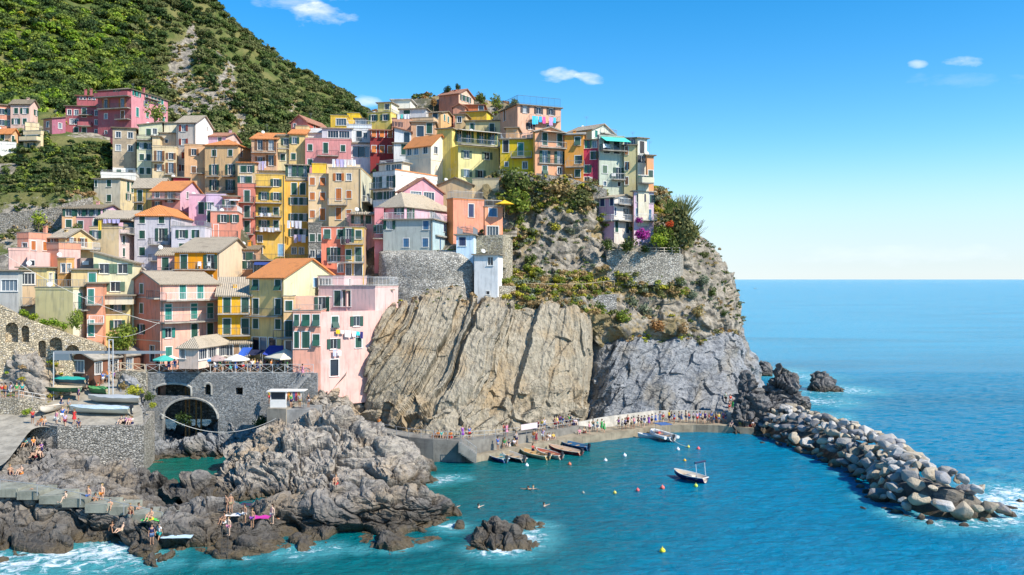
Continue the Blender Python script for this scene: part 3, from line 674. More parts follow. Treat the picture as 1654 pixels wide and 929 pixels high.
class House:
    def __init__(s, name, label, cat, group=None):
        s.root = None; s.name, s.label, s.cat, s.group = name, label, cat, group
    def vol(s, xL, xC, xR, yT, yB, Y, th=None, col=(.5, .4, .3), roof=('flat',), A=None, B=None, colB=None, down=7, wood='green', depth=8, name='wall', mat=None):
        X = (xC-PX0)/F*Y
        hideB = xR is None or xR <= xC
        if th is None: th = math.degrees(math.atan2(X, Y))-1.5 if hideB else max(8, math.degrees(math.atan2(X, Y))+12)
        t = R(th); d1 = Vector((-math.cos(t), math.sin(t))); d2 = Vector((math.sin(t), math.cos(t)))
        k = (xL-PX0)/F; a = (X-k*Y)/(math.cos(t)+k*math.sin(t))
        if hideB: b = depth
        else: k = (xR-PX0)/F; b = min((k*Y-X)/(math.sin(t)-k*math.cos(t)), 30)
        zt = H-(yT-HZ)/F*Y; zb = H-(yB-HZ)/F*Y
        if s.root is None:
            s.root = empty(s.name, (X, Y, zb)); tag(s.root, s.label, s.cat, s.group); s.o3 = Vector((X, Y, zb))
        s.C = Vector((X, Y, 0)); s.d1, s.d2, s.a, s.b, s.zt, s.zb = d1.to_3d(), d2.to_3d(), a, b, zt, zb; s.th = t
        s.fA = Face(s.C, s.d1, -s.d2, a, Y); s.fB = Face(s.C, s.d2, -s.d1, b, Y); s.col = col; s.wood = wood
        mA = mat or plaster(col); mB = plaster(colB) if colB else mA
        holes = {'A': s.holes(s.fA, A, wood), 'B': s.holes(s.fB, B, wood)}
        m = MB(); zlo = zb-down
        for key, f in (('A', s.fA), ('B', s.fB)):
            m.cur = 0 if key == 'A' else 1; hs_ = holes[key]
            ts = sorted({0, f.L}|{min(max(v, 0), f.L) for h in hs_ for v in (h[0], h[1])}); zs = sorted({zlo, zt}|{min(max(v, zlo), zt) for h in hs_ for v in (h[2], h[3])})
            for i in range(len(ts)-1):
                for j in range(len(zs)-1):
                    tm, zm = (ts[i]+ts[i+1])/2, (zs[j]+zs[j+1])/2
                    if ts[i+1]-ts[i] < 1e-4 or zs[j+1]-zs[j] < 1e-4 or any(h[0] < tm < h[1] and h[2] < zm < h[3] for h in hs_): continue
                    q = [f.P(ts[i], zs[j])-s.o3, f.P(ts[i+1], zs[j])-s.o3, f.P(ts[i+1], zs[j+1])-s.o3, f.P(ts[i], zs[j+1])-s.o3]
                    m.add(q, [(0, 1, 2, 3)] if key == 'B' else [(3, 2, 1, 0)])
            for h in hs_:                                                 # reveals
                for (t0, z0, t1, z1) in ((h[0], h[2], h[1], h[2]), (h[1], h[2], h[1], h[3]), (h[1], h[3], h[0], h[3]), (h[0], h[3], h[0], h[2])):
                    m.add([f.P(t0, z0)-s.o3, f.P(t1, z1)-s.o3, f.P(t1, z1, -.2)-s.o3, f.P(t0, z0, -.2)-s.o3], [(0, 1, 2, 3)])
        m.cur = 0; c = lambda u, v, z: s.C+s.d1*u+s.d2*v+Vector((0, 0, z))-s.o3
        m.add([c(a, 0, zlo), c(a, b, zlo), c(a, b, zt), c(a, 0, zt)], [(0, 1, 2, 3)]); m.add([c(0, b, zlo), c(a, b, zlo), c(a, b, zt), c(0, b, zt)], [(0, 1, 2, 3)])
        m.add([c(0, 0, zt), c(a, 0, zt), c(a, b, zt), c(0, b, zt)], [(0, 1, 2, 3)])
        s.c = c; s.roof(m, roof); s.F = getattr(s, 'F', {}); s.F[name] = (s.fA, s.fB); s.nv = getattr(s, 'nv', 0)+1
        if roof[0] != 'none' and hash_(s.label, s.nv) < .42: s.aerial(hash_(s.label, s.nv+9))
        s.wallo = m.build(name, [mA, mB], s.root)
        for key, f in (('A', s.fA), ('B', s.fB)):
            for h in holes[key]: s.put_window(f, h, wood)
        return s
    def holes(s, f, spec, wood):
        out = []
        if not spec: return out
        if isinstance(spec, tuple): spec = [spec]
        for sp in spec:
            cols, rows, pat = sp[:3]; wd = sp[3] if len(sp) > 3 else wood; k = sp[4] if len(sp) > 4 else 1
            for py, line in zip(rows, pat.split()):
                zc = f.z(py)
                for px, ch in zip(cols, line):
                    if ch == '.': continue
                    w, h = SIZE[ch]; w *= k; tt = f.t(px)
                    w = min(w, max(.5, 2*min(tt, f.L-tt)-.3))
                    if tt < .35 or tt > f.L-.35: continue
                    out.append((tt-w/2, tt+w/2, zc-h/2, zc+h/2, ch, wd))
        keep = []
        for h in out:
            if h[3] > s.zt-.05: h = (h[0], h[1], h[2]-(h[3]-s.zt+.12), s.zt-.12)+h[4:]
            if any(h[0] < q[1]+.05 and q[0] < h[1]+.05 and h[2] < q[3]+.05 and q[2] < h[3]+.05 for q in keep): continue
            keep.append(h)
        return keep
    def put_window(s, f, h, wood):
        t0, t1, z0, z1, ch, wd = h; ms = win_meshes(ch, t1-t0, z1-z0, wd)
        p = f.P((t0+t1)/2, z0)-s.o3; rz = math.atan2(-f.n.x, f.n.y)+math.pi
        rz = math.atan2(f.n.x, -f.n.y)
        o = mobj('window', ms['frame'], s.root, p, rz); mobj('pane', ms['pane'], o)
        for q in ms['sh']: mobj('shutter', q, o)
    def roof(s, m, roof):
        s.rf = roof if len(roof) > 1 else (roof[0], 0)
        kind = roof[0]; c, a, b, zt = s.c, s.a, s.b, s.zt
        rc = roof[2] if len(roof) > 2 else 'grey'
        mats = dict(terra=tile((.74, .28, .08), (.60, .24, .10)), old=tile((.33, .26, .17), (.22, .18, .13)), grey=tile((.48, .40, .29), (.37, .31, .235)), pale=tile((.55, .46, .34), (.42, .35, .26)), slab=concrete((.38, .35, .3)), pinkt=tile((.5, .22, .14), (.36, .2, .13)), white=concrete((.6,.58,.54)))
        rm = mats[rc]; ov = .38; th = .16; r = MB(); uvs = []
        def slab(P):                                                       # roof plane: eave-left, eave-right, ridge-right, ridge-left
            P = [Vector(p) for p in P]; n = (P[1]-P[0]).cross(P[-1]-P[0]).normalized()
            if n.z < 0: n = -n
            top = [p+n*.02 for p in P]; bot = [p-n*th for p in P]; k = len(P)
            r.add(top+bot, [tuple(range(k)), tuple(range(k, 2*k))[::-1]]+[(i, k+i, k+(i+1) % k, (i+1) % k) for i in range(k)])
            e = (P[1]-P[0]).normalized(); g = n.cross(e)
            uvs.append((len(r.v)-2*k, 2*k, P[0], e, g))
        rise = roof[1] if len(roof) > 1 else 0
        if kind == 'flat':
            r.box(0, 0, 0, 0, 0, 0); r.v, r.f, r.m = [], [], []
            P = [c(-ov, -ov, zt+.01), c(a+ov, -ov, zt+.01), c(a+ov, b+ov, zt+.01), c(-ov, b+ov, zt+.01)]
            r.add(P+[p+Vector((0, 0, .18)) for p in P], [(0,1,2,3),(7,6,5,4),(0,4,5,1),(1,5,6,2),(2,6,7,3),(3,7,4,0)])
        elif kind == 'par':                                                # parapet of height rise
            for (u0, v0, u1, v1) in ((-.06, -.06, a+.06, .2), (-.06, b-.2, a+.06, b+.06), (-.06, .2, .2, b-.2), (a-.2, .2, a+.06, b-.2)):
                P = [c(u0, v0, zt+.01), c(u1, v0, zt+.01), c(u1, v1, zt+.01), c(u0, v1, zt+.01)]
                m.add(P+[p+Vector((0, 0, rise)) for p in P], [(0,1,2,3),(7,6,5,4),(0,4,5,1),(1,5,6,2),(2,6,7,3),(3,7,4,0)])
                Q = [c(u0-.05, v0-.05, zt+.01+rise), c(u1+.05, v0-.05, zt+.01+rise), c(u1+.05, v1+.05, zt+.01+rise), c(u0-.05, v1+.05, zt+.01+rise)]
                r.add(Q+[p+Vector((0, 0, .08)) for p in Q], [(0,1,2,3),(7,6,5,4),(0,4,5,1),(1,5,6,2),(2,6,7,3),(3,7,4,0)])
            rm = mats['slab'] if len(roof) < 3 else rm
        elif kind == 'gA':                                                 # ridge parallel to face A, gables on B
            k = rise/(b/2)*ov
            slab([c(-ov, -ov, zt-k), c(a+ov, -ov, zt-k), c(a+ov, b/2, zt+rise), c(-ov, b/2, zt+rise)])
            slab([c(a+ov, b+ov, zt-k), c(-ov, b+ov, zt-k), c(-ov, b/2, zt+rise), c(a+ov, b/2, zt+rise)])
            m.cur = 1; m.add([c(0, 0, zt), c(0, b, zt), c(0, b/2, zt+rise-.12)], [(0, 1, 2)]); m.cur = 0; m.add([c(a, 0, zt), c(a, b, zt), c(a, b/2, zt+rise-.12)], [(0, 1, 2)])
        elif kind == 'gB':                                                 # gable on face A
            k = rise/(a/2)*ov
            slab([c(-ov, b+ov, zt-k), c(-ov, -ov, zt-k), c(a/2, -ov, zt+rise), c(a/2, b+ov, zt+rise)])
            slab([c(a+ov, -ov, zt-k), c(a+ov, b+ov, zt-k), c(a/2, b+ov, zt+rise), c(a/2, -ov, zt+rise)])
            m.cur = 0; m.add([c(0, 0, zt), c(a, 0, zt), c(a/2, 0, zt+rise-.12)], [(0, 1, 2)]); m.add([c(0, b, zt), c(a, b, zt), c(a/2, b, zt+rise-.12)], [(0, 1, 2)])
        elif kind == 'hip':
            q = min(a, b)/2; k = rise/q*ov; z0 = zt-k
            if a >= b: r1, r2 = c(q, b/2, zt+rise), c(a-q, b/2, zt+rise)
            else: r1, r2 = c(a/2, q, zt+rise), c(a/2, b-q, zt+rise)
            c00, c10, c11, c01 = c(-ov, -ov, z0), c(a+ov, -ov, z0), c(a+ov, b+ov, z0), c(-ov, b+ov, z0)
            if a >= b: slab([c00, c10, r2, r1]); slab([c11, c01, r1, r2]); slab([c01, c00, r1]); slab([c10, c11, r2])
            else: slab([c00, c10, r1]); slab([c11, c01, r2]); slab([c01, c00, r1, r2]); slab([c10, c11, r2, r1])
        elif kind == 'sA':                                                 # low along A, high at the back
            k = rise/b*ov; slab([c(-ov, -ov, zt-k), c(a+ov, -ov, zt-k), c(a+ov, b+ov, zt+rise+k), c(-ov, b+ov, zt+rise+k)])
            m.cur = 1; m.add([c(0, 0, zt), c(0, b, zt), c(0, b, zt+rise-.1)], [(0, 1, 2)]); m.cur = 0; m.add([c(a, 0, zt), c(a, b, zt), c(a, b, zt+rise-.1)], [(0, 1, 2)])
        elif kind in ('sR', 'sL'):                                         # slopes along A: sR = low at the right (corner) end
            hR, hL = (0, rise) if kind == 'sR' else (rise, 0)
            slab([c(-ov, -ov, zt+hR), c(a+ov, -ov, zt+hL), c(a+ov, b+ov, zt+hL), c(-ov, b+ov, zt+hR)][1:]+[c(-ov, -ov, zt+hR)])
            m.cur = 0; e = c(0, 0, zt+hR-.1) if hR else c(a, 0, zt+hL-.1); m.add([c(0, 0, zt), c(a, 0, zt), e], [(0, 1, 2)])
        elif kind == 'none': return
        o = r.build('roof', rm, s.root)
        if uvs:
            uv = o.data.uv_layers.new(name='UVMap'); co_ = [0.0]*(2*len(o.data.loops))
            for st, n, O, e, g in uvs:
                pass
            for poly in o.data.polygons:
                for li in poly.loop_indices:
                    vi = o.data.loops[li].vertex_index
                    for st, n, O, e, g in uvs:
                        if st <= vi < st+n: d = o.data.vertices[vi].co-O; co_[2*li] = d.dot(e); co_[2*li+1] = d.dot(g); break
            uv.data.foreach_set('uv', co_)
        s.roofo = o
    # --- extras
    def aerial(s, u):
        z = s.zt+(.2 if s.rf[0] in ('flat', 'par') else s.rf[1]*.6); p = s.c(s.a*(.25+.5*u), s.b*.5, z); hh = 1.6+u; m = MB(); m.tube(p, p+Vector((0, 0, hh)), .02, 4)
        for i in range(4): q = p+Vector((0, 0, hh-.12-i*.12)); w_ = .5-.07*i; m.tube(q-Vector((w_, .1, 0)), q+Vector((w_, -.1, 0)), .012, 4)
        m.build('aerial', plain((.3, .3, .3), .4, .5, name='aluminium'), s.roofo if hasattr(s, 'roofo') else s.root)
        if u > .5: m = MB(); m.lathe([(.01, .1), (.2, .06), (.34, 0), (.36, .01)], 12); d = m.build('satellite_dish', plain((.6, .6, .58), .5, name='dish_paint'), s.roofo if hasattr(s, 'roofo') else s.root, p+s.d1*.8+Vector((0, 0, .5))); d.rotation_euler = (R(65), 0, .5)
    def balcony(s, f, px0, px1, py, w=1.0, rail='iron', h=1.0):
        f = s.fA if f == 'A' else s.fB; t0, t1 = sorted((f.t(px0), f.t(px1))); z = f.z(py)
        m = MB(); e = f.d; n = f.n
        m.obox(f.P(t0, z-.16, .0)-s.o3, e*(t1-t0), n*w, (0, 0, .16)); o = m.build('balcony', concrete((.42, .38, .32)), s.root)
        r = MB(); P = [f.P(t0, z, .02), f.P(t0, z, w-.04), f.P(t1, z, w-.04), f.P(t1, z, .02)]
        s.rail_into(r, [p-s.o3 for p in P], h, rail)
        mt = dict(iron=plain((.09, .09, .09), .5, .3, name='iron'), white=plain((.7, .7, .68), .5, name='white_paint'), solid=plaster(s.col), grey=plain((.35, .36, .36), .5, .3, name='galvanised'))[rail]
        r.build('railing', mt, o); return o
    @staticmethod
    def rail_into(r, pts, h, rail='iron'):
        for i in range(len(pts)-1):
            a, b = Vector(pts[i]), Vector(pts[i+1]); L = (b-a).length
            if L < .05: continue
            d = (b-a)/L; up = Vector((0, 0, 1))
            if rail == 'solid':
                q = d.cross(up)*.06; r.obox(a-q, b-a, q*2, up*h); continue
            r.tube(a+up*h, b+up*h, .03, 5); r.tube(a+up*.12, b+up*.12, .02, 4)
            n = max(1, int(L/.22))
            for k in range(n+1): r.tube(a+d*(L*k/n), a+d*(L*k/n)+up*h, .014 if k % 6 else .03, 4)
    def terrace_rail(s, h=1.0, rail='iron', sides='AB', z=None, inset=.1, part=True):
        z = s.zt+.2 if z is None else z; r = MB(); a, b, c = s.a, s.b, s.c; i = inset
        P = [c(a-i, b-i, z), c(a-i, i, z), c(i, i, z), c(i, b-i, z)]
        if 'A' not in sides: P = P[2:]
        s.rail_into(r, P, h, rail)
        mt = dict(iron=plain((.09, .09, .09), .5, .3, name='iron'), white=plain((.7, .7, .68), .5, name='white_paint'), grey=plain((.35, .36, .36), .5, .3, name='galvanised'), solid=plaster(s.col))[rail]
        return r.build('railing', mt, s.root)
    def awning(s, f, px0, px1, py, w=1.6, drop=.5, col=(.5, .48, .42), name='awning'):
        f = s.fA if f == 'A' else s.fB; t0, t1 = sorted((f.t(px0), f.t(px1))); z = f.z(py); m = MB()
        a, b = f.P(t0, z, .03)-s.o3, f.P(t1, z, .03)-s.o3; dn = f.n*w-Vector((0, 0, drop))
        m.add([a, b, b+dn, a+dn]+[q-Vector((0, 0, .05)) for q in (a, b, b+dn, a+dn)], [(0,1,2,3),(7,6,5,4),(0,4,5,1),(1,5,6,2),(2,6,7,3),(3,7,4,0)])
        return m.build(name, plain(col, .8, name='awning_cloth'), s.root)
    def band(s, f, py, h=.12, col=(.6, .55, .45)):
        f = s.fA if f == 'A' else s.fB; m = MB(); z = f.z(py); m.obox(f.P(.0, z)-s.o3, f.d*f.L, f.n*.05, (0, 0, h)); m.build('string_course', plain(col, .8, name='stucco_trim'), s.root)
    def pipe(s, f='A', t=.25):
        f = s.fA if f == 'A' else s.fB; m = MB(); m.tube(f.P(t, s.zb-3, .08)-s.o3, f.P(t, s.zt, .08)-s.o3, .055, 6); m.build('drainpipe', plain((.16, .14, .12), .5, .4, name='downpipe'), s.root)
    def chimney(s, u, v, h=1.3, w=.5):
        z = s.zt+.1; m = MB(); p = s.c(s.a*u, s.b*v, z); e1, e2 = s.d1*w, s.d2*w*.8
        m.obox(p-e1/2-e2/2-Vector((0,0,.6)), e1, e2, (0, 0, h+.6)); m.obox(p-e1*.62-e2*.62+Vector((0, 0, h+.18)), e1*1.24, e2*1.24, (0, 0, .09))
        for q in (-.4, .4): m.obox(p+e1*q-e2*.4+Vector((0, 0, h))-e1*.08, e1*.16, e2*.8, (0, 0, .18))
        m.build('chimney', plaster(s.col), s.roofo if hasattr(s, 'roofo') else s.root)
    def unit(s, f, px, py):                                              # air conditioner
        f = s.fA if f == 'A' else s.fB; t = f.t(px); m = MB(); m.obox(f.P(t-.4, f.z(py), .03)-s.o3, f.d*.8, f.n*.3, (0, 0, .55)); m.build('air_conditioner', plain((.6, .6, .58), .5, name='ac_metal'), s.root)
def hash_(t, k): return (sum(ord(c)*(i+3) for i, c in enumerate(t))*(k*7+13) % 997)/997
HOUSES = {}
def house(key, label, cat='house', name='house', group='houses stacked on the hillside'):
    h = House(name, label, cat, group); HOUSES[key] = h; return h
# ---------------------------------------------------------------- the village, house by house
P_ = dict(peach=(.62,.36,.19), salmon=(.60,.26,.17), pink=(.60,.30,.26), palep=(.66,.44,.36), cream=(.64,.50,.30), yel=(.66,.42,.11), ora=(.64,.28,.03), yelgreen=(.62,.56,.20), crim=(.40,.115,.125), dred=(.24,.035,.035),
  white=(.66,.64,.58), grey=(.42,.42,.42), lav=(.50,.45,.50), lilac=(.56,.36,.45), beige=(.52,.42,.30), green=(.50,.50,.34), blue=(.34,.46,.52), yel2=(.62,.44,.03), coral=(.60,.20,.14), brn=(.42,.27,.18))
h = house('far_pink', 'salmon pink house end cut by the left edge of the photo, above the vineyard terraces')
h.vol(-40,17,None,170,205,206,None,P_['salmon'],('gA',.8,'old'),A=((3,8,14),(179,197),'oco o.o')); 
h = house('far_cream', 'pale peach two storey house with green shutters beside the salmon house end, high at left')
h.vol(17,48,61,167,203,205,-2,P_['palep'],('gA',1.3,'old'),A=((26,40),(179,196),'co oc'),B=((58,),(181,),'o')).chimney(.3,.5)
h = house('far_yellow', 'small yellow cream house with a roof terrace above the left vineyard terraces')
h.vol(38,66,70,217,242,186,None,P_['cream'],('par',.8),A=((44,51,58),(220,236),'ooo .o.')).balcony('A',38,66,228,1.4,'solid',.8)
h.vol(41,63,None,206,217,189,None,P_['cream'],('par',.9),name='upper_wall')
h = house('far_orange', 'low peach house with green shutters at the left edge below the salmon house end')
h.vol(-20,18,30,214,236,187,None,P_['peach'],('gA',1.1,'terra'),A=((4,),(222,),'c'),B=((21,25),(225,),'cc'))
h = house('far_white', 'low white terrace wall building at the far left edge above the vines')
h.vol(-20,26,None,234,246,184.5,None,P_['white'],('par',.5)); 
h = house('red_annex', 'small crimson annex with a blank purple side wall left of the crimson palace')
h.vol(70,84,106,190,226,199,28,P_['salmon'],('sA',.8,'old'),A=((77,),(201,216),'g g'),B=((97,),(203,),'g'),colB=(.34,.12,.17))
h = house('palace', 'large crimson palace with teal shutters, the widest building high on the left slope','mansion','mansion',None)
h.vol(158,212,271,143,222,203,14,P_['crim'],('hip',1.4,'old'),A=[((189,),(151,),'o','teal'),((171,198),(167,),'DD','orange'),((171,198),(187,213),'gd s.','brown'),((169,),(213,),'g')],
  B=[((218,223),(146,),'oo','teal'),((237,241,246,251,257,262,266),(150,),'ccccccc','teal'),((220,227),(165,),'cc'),((222,238,252,264),(187,),'dccc','teal'),((236,264),(170,),'oo','grey')],colB=(.56,.23,.25))
h.balcony('A',158,212,157,1.4,'solid',.9); h.balcony('A',162,211,176,1.2); h.balcony('A',190,211,194,1.2); h.balcony('B',233,255,160,1.0); h.chimney(.2,.5)
h.vol(106,160,None,172,222,207,-9,P_['crim'],('sL',0,'old'),A=((112,116,123,136,143,156),(182,197,213),'gggddg .gg..g ..dd.g',),name='wing_wall'); h.balcony('A',128,150,186,1.2); h.balcony('A',128,149,204,1.2,'solid',.9)
h.vol(124,160,None,155,172,209,-9,P_['crim'],('sL',0,'pinkt'),A=((131,137,145,152),(159,),'mmmm',),name='attic_wall'); h.chimney(.5,.3,1.8); h.chimney(.75,.3,1.6)
# row below the palace
h = house('bare', 'tall narrow house of bare peeling brown plaster over a white ground floor')
h.vol(182,219,None,207,287,186,-16,(.47,.36,.24),('sL',.0,'old'),A=((191,210.5),(218,239),'pp pp','grey'),mat=oldwall((.44,.35,.24)),depth=10)
h.vol(182,219,None,272,292,185.7,-16,P_['white'],('none',),A=((192,211),(279,),'cc'),name='ground_floor',depth=5); h.balcony('A',194,219,288,1.2)
h = house('greenish', 'pale green tall house with a sloping roof terrace, right of the peeling brown house')
h.vol(221,245,None,224,300,184,-14,P_['green'],('par',.5),A=((229,240),(236,254,276),'oo cc cc'),depth=10); h.balcony('A',221,245,226,1.0)
h.vol(224,262,None,203,224,188,-14,P_['green'],('sL',.9,'grey'),A=((240,250),(216,212),'d. .g'),name='upper_wall')
h = house('cream_brown', 'cream yellow house with brown shutters and a penthouse, left of the tall white gabled house')
h.vol(246,285,None,239,293,182,-13,P_['cream'],('par',.3),A=((257.5,276),(252,271),'Do oD','brown'),wood='brown'); h.balcony('A',246,265,261,1.0); h.balcony('A',266,284,282,1.0)
h.vol(246,258,None,221,239,183,-13,P_['cream'],('flat',),name='stair_wall'); h.vol(258,284,None,216,239,187,-13,P_['beige'],('flat',),A=((269,),(228,),'s'),name='penthouse_wall')
h.vol(265,285,None,199,222,189,-13,(.62,.56,.40),('sL',.3,'grey'),name='attic_wall')
h = house('white_gable', 'tall pale grey house with red shutters and a bright white gable end')
h.vol(285,316,344,197,290,184,5,(.50,.44,.38),('gA',2.2,'grey'),A=((296.5,),(207,229,251,271),'o o H o','red',1),colB=(.74,.70,.64),B=((335,),(201,),'m')).chimney(.1,.6,.9); h.pipe('A',.2); h.pipe('A',3.9)
h = house('pink_terrace', 'lilac pink flat house with a roof terrace right of the white gabled house')
h.vol(316,365,388,219,240,190,2,P_['lilac'],('gA',1.4,'pinkt'),A=((327,355),(226,),'og'),colB=P_['palep']).chimney(.1,.5,1.6)
h = house('peach_brown', 'narrow peach house with brown shutters just right of the white gable end house')
h.vol(298,331,None,236,315,182,-12,P_['peach'],('par',.3),A=((313,329),(246,274),'oH cH','brown',1)); h.balcony('A',319,331,280,1.0)
h = house('peach_arch', 'peach house with green shutters, long balconies and a low terracotta hipped roof')
h.vol(331,385,406,233,316,180,4,(.62,.40,.20),('hip',1.6,'terra'),A=((346,372),(247,274,299),'cc DD DD'),B=((389.5,),(248,),'d','brown')); h.balcony('A',335,355,285,1); h.balcony('A',360,380,285,1); h.balcony('A',335,380,311,1.1); h.pipe('A',5); h.chimney(.3,.5,.8)
# mid-left rows
h = house('cream_left', 'small cream house with one wide green shutter below the bare plaster house')
h.vol(152,194,220,289,330,173,6,(.55,.48,.36),('flat',),A=((155,176),(296,320),'cc .c'),B=((207,214),(297,318),'dd od'),colB=(.55,.46,.28)); h.vol(163,219,None,284,289,178,-16,P_['white'],('par',.6),name='terrace_wall'); h.terrace_rail(.8,'grey')
h = house('orange_left', 'orange yellow house with tall green shutters and a beige tiled roof, upper left')
h.vol(216,262,276,301,352,166,4,P_['yel'],('gA',1.8,'pale'),A=((226,),(316,336),'d c'),depth=9); h.balcony('A',218,233,327,1.0); h.pipe('A',3)
h = house('pink_redroof', 'pink house with a red tiled roof and wide railed balcony, upper left')
h.vol(245,291,327,307,352,161,8,(.64,.27,.22),('gA',2.2,'terra'),A=((254,275),(312,331),'gD oo','brown'),B=((303,),(306,),'g'),colB=(.56,.34,.40)).balcony('A',243,291,322,1.5,'grey')
h = house('crim_low', 'narrow dark crimson wall strip house above the pink red roofed house')
h.vol(280,305,None,288,310,170,None,(.30,.045,.06),('flat',))
h = house('lilac1', 'tall lilac pink house with one green door, right of the pink red roofed house')
h.vol(305,333,None,316,400,157,-10,(.62,.36,.44),('par',.2),A=((325,),(336,),'d'))
h = house('lilac2', 'pale lilac house with dark green shutters under the peach house with long balconies')
h.vol(333,364,None,316,400,156,-10,(.56,.42,.55),('par',.3),A=((338,),(333,350),'o d'),depth=10)
h = house('salmon_top', 'small salmon upper floor with a pale awning, left of the narrow coral house')
h.vol(360,384,None,318,345,154,-9,P_['salmon'],('flat',),A=((368,378),(329,),'os')).awning('A',372,388,322,1.5,.3,(.65,.65,.66))
h = house('salmon_mid', 'salmon house with a white railed roof terrace, right of the pale lavender house')
h.vol(340,384,None,343,398,149,-10,(.62,.25,.17),('par',.1),A=((361,379),(353,),'oo'),depth=9); h.terrace_rail(1.0,'white','AB'); h.balcony('A',340,384,383,1.3,'iron'); 
h.vol(340,354,None,362,384,148.5,-10,(.6,.26,.18),('none',),A=((349,),(373,),'x'),name='bay_wall')
h = house('salmon_tall', 'tall narrow coral house with one column of green doors, left of the yellow twins')
h.vol(384,412,None,303,418,156,-8,(.55,.19,.14),('par',.7),A=((399,),(317,342,366,396),'d d d o')); 
for y in (327,352,378): h.balcony('A',384,410,y,1.0)
h = house('longrow', 'long low house, yellow at one end and pink beyond, below the vineyard terraces')
h.vol(100,123,None,336,372,152,-20,P_['peach'],('sA',.8,'old'),A=((111,),(343,361),'o c'))
h.vol(123,162,199,336,372,152,0,(.62,.30,.28),('gA',1.0,'old'),A=((130,142,154),(343,363),'ooo c.c'),B=((170,178),(343,),'oo'),colB=P_['lilac'],name='pink_wall').chimney(.6,.5,1.2)
h = house('lav', 'pale lavender grey house with a bright orange hipped roof and dark green closed shutters')
h.vol(217,277,331,347,428,145,-4,(.53,.50,.53),('hip',1.9,'terra'),A=((229.5,261),(354,379,406),'cc cD cc'),B=((287,),(378,),'o')); h.balcony('A',243,276,395,1.2); h.balcony('A',243,256,421,1); h.chimney(.3,.4,.6); h.pipe('A',.2)
h.vol(277,331,None,368,410,143,-7,(.53,.50,.54),('par',.2),A=((294,314),(378,400),'oH H.'),name='wing_wall'); h.terrace_rail(.9,'grey'); h.awning('B',286,320,345,2,.4,(.6,.42,.3)) if False else None
h = house('cream_roof', 'cream house with a beige roof over a washing terrace, left of the lavender house')
h.vol(145,192,219,369,420,141,-2,(.60,.46,.27),('par',.3),A=((154,163,174),(379,),'oo.'),B=((200,),(388,408),'c c'),colB=(.64,.50,.46)); h.balcony('B',193,219,378,1.2,'grey')
h.vol(150,180,None,353,369,143,-14,(.60,.46,.27),('none',),A=((156,),(360,),'c'),name='upper_wall',down=1,depth=6); h.vol(158,208,None,352,354,142,-8,(.5,.4,.3),('sA',1.6,'pale'),name='loggia_beam',down=.2,depth=6)
h = house('pinkbox', 'square pink house with two orange shutters and a chimneyed terrace, left edge')
h.vol(28,46,82,385,425,131,12,P_['salmon'],('par',.9),A=((40,),(399,),'g','brown'),B=((54,73),(397,),'cc','orange'),colB=(.66,.40,.33)).chimney(.1,.8,1.7)
h = house('beige_gable', 'beige house with a low gable and a glazed balcony front beside the pink box house')
h.vol(80,106,150,382,412,134,16,(.52,.38,.17),('gA',1.4,'pale'),A=((86,),(390,),'o','brown'),B=((115,133),(390,),'oo','brown'),colB=(.6,.42,.2)); h.balcony('B',107,150,402,1.4,'white'); h.chimney(.5,.3,.8); h.chimney(.3,.7,.8)
h = house('pink_low', 'low pink terraced building with plain parapets in front of the pink box house')
h.vol(14,46,None,405,432,127,None,(.66,.42,.36),('par',.4)); h.vol(76,95,130,402,430,126,20,(.60,.28,.18),('par',.9),colB=(.66,.42,.36),name='terrace_wall'); h.vol(44,80,None,408,445,125,-24,(.67,.43,.37),('none',),A=((52,),(425,),'s','orange'),name='lower_wall')
h = house('tan_small', 'narrow tan house with two slim dark windows left of the cream green shuttered house')
h.vol(93,107,120,419,452,121,10,(.60,.33,.12),('par',.2),A=((102,),(433,),'g','dark'),B=((111.5,),(433,),'g','dark'))
h = house('cream_green', 'cream house with sloping roof and wide sage shutters behind the salmon front house')
h.vol(151,216,None,424,482,121,-16,(.66,.60,.38),('sR',1.6,'grey'),A=((168,198,186),(434,463),'oo. ..o','sage',1.3)); h.vol(130,151,None,417,470,121.5,-30,(.30,.22,.19),('none',),name='side_wall'); h.unit('A',138,428)
h.vol(166,214,None,478,486,118.6,-14,(.6,.55,.42),('flat',),name='balcony_wall',down=.5,depth=3)
h = house('tan_box', 'small tan flat roofed house with one teal shutter in the left front rows')
h.vol(115,157,None,436,460,118.5,-22,(.60,.44,.22),('flat',),A=((149,),(449,),'c','teal'))
h = house('yellow_low', 'low pale yellow flat roofed house with a teal shutter above the olive walled house')
h.vol(30,76,94,433,457,119,-5,(.62,.52,.24),('flat',),colB=(.64,.56,.28),B=((82,90),(449,),'pc','teal')); h.vol(30,58,None,440,458,117,-26,(.5,.36,.22),('none',),A=((45,),(449,),'G'),name='veranda_wall')
h = house('grey_left', 'grey rendered house with a large dark blue window at the left edge of the photo')
h.vol(-30,30,58,438,502,115,-10,(.42,.41,.38),('flat',),A=((15,),(461,),'G','navy'),B=((39,51.5),(482,),'dd','green'),colB=(.40,.42,.40)).balcony('B',33,57,492,1.2,'grey')
h = house('olive', 'house with a large blank olive wall and railed terrace above the arched ramp')
h.vol(57,118,141,468,515,113,3,(.50,.43,.22),('par',.3),B=((129,),(486,),'d','teal'),colB=(.66,.60,.44)); h.terrace_rail(1.1,'grey'); h.balcony('B',119,141,500,1.4)
h = house('salmon_slim', 'slim salmon house with teal doors and stacked balconies beside the blank olive wall')
h.vol(140,166,None,458,560,115,-20,(.64,.28,.17),('flat',),A=((147,154),(480,505,530),'dd dd dd','teal'),depth=6); h.balcony('A',140,166,491,1,'grey'); h.balcony('A',145,168,522,1,'white')
h = house('yellow_behind', 'pale yellow lower house with open dark shutters partly hidden behind the round tree')
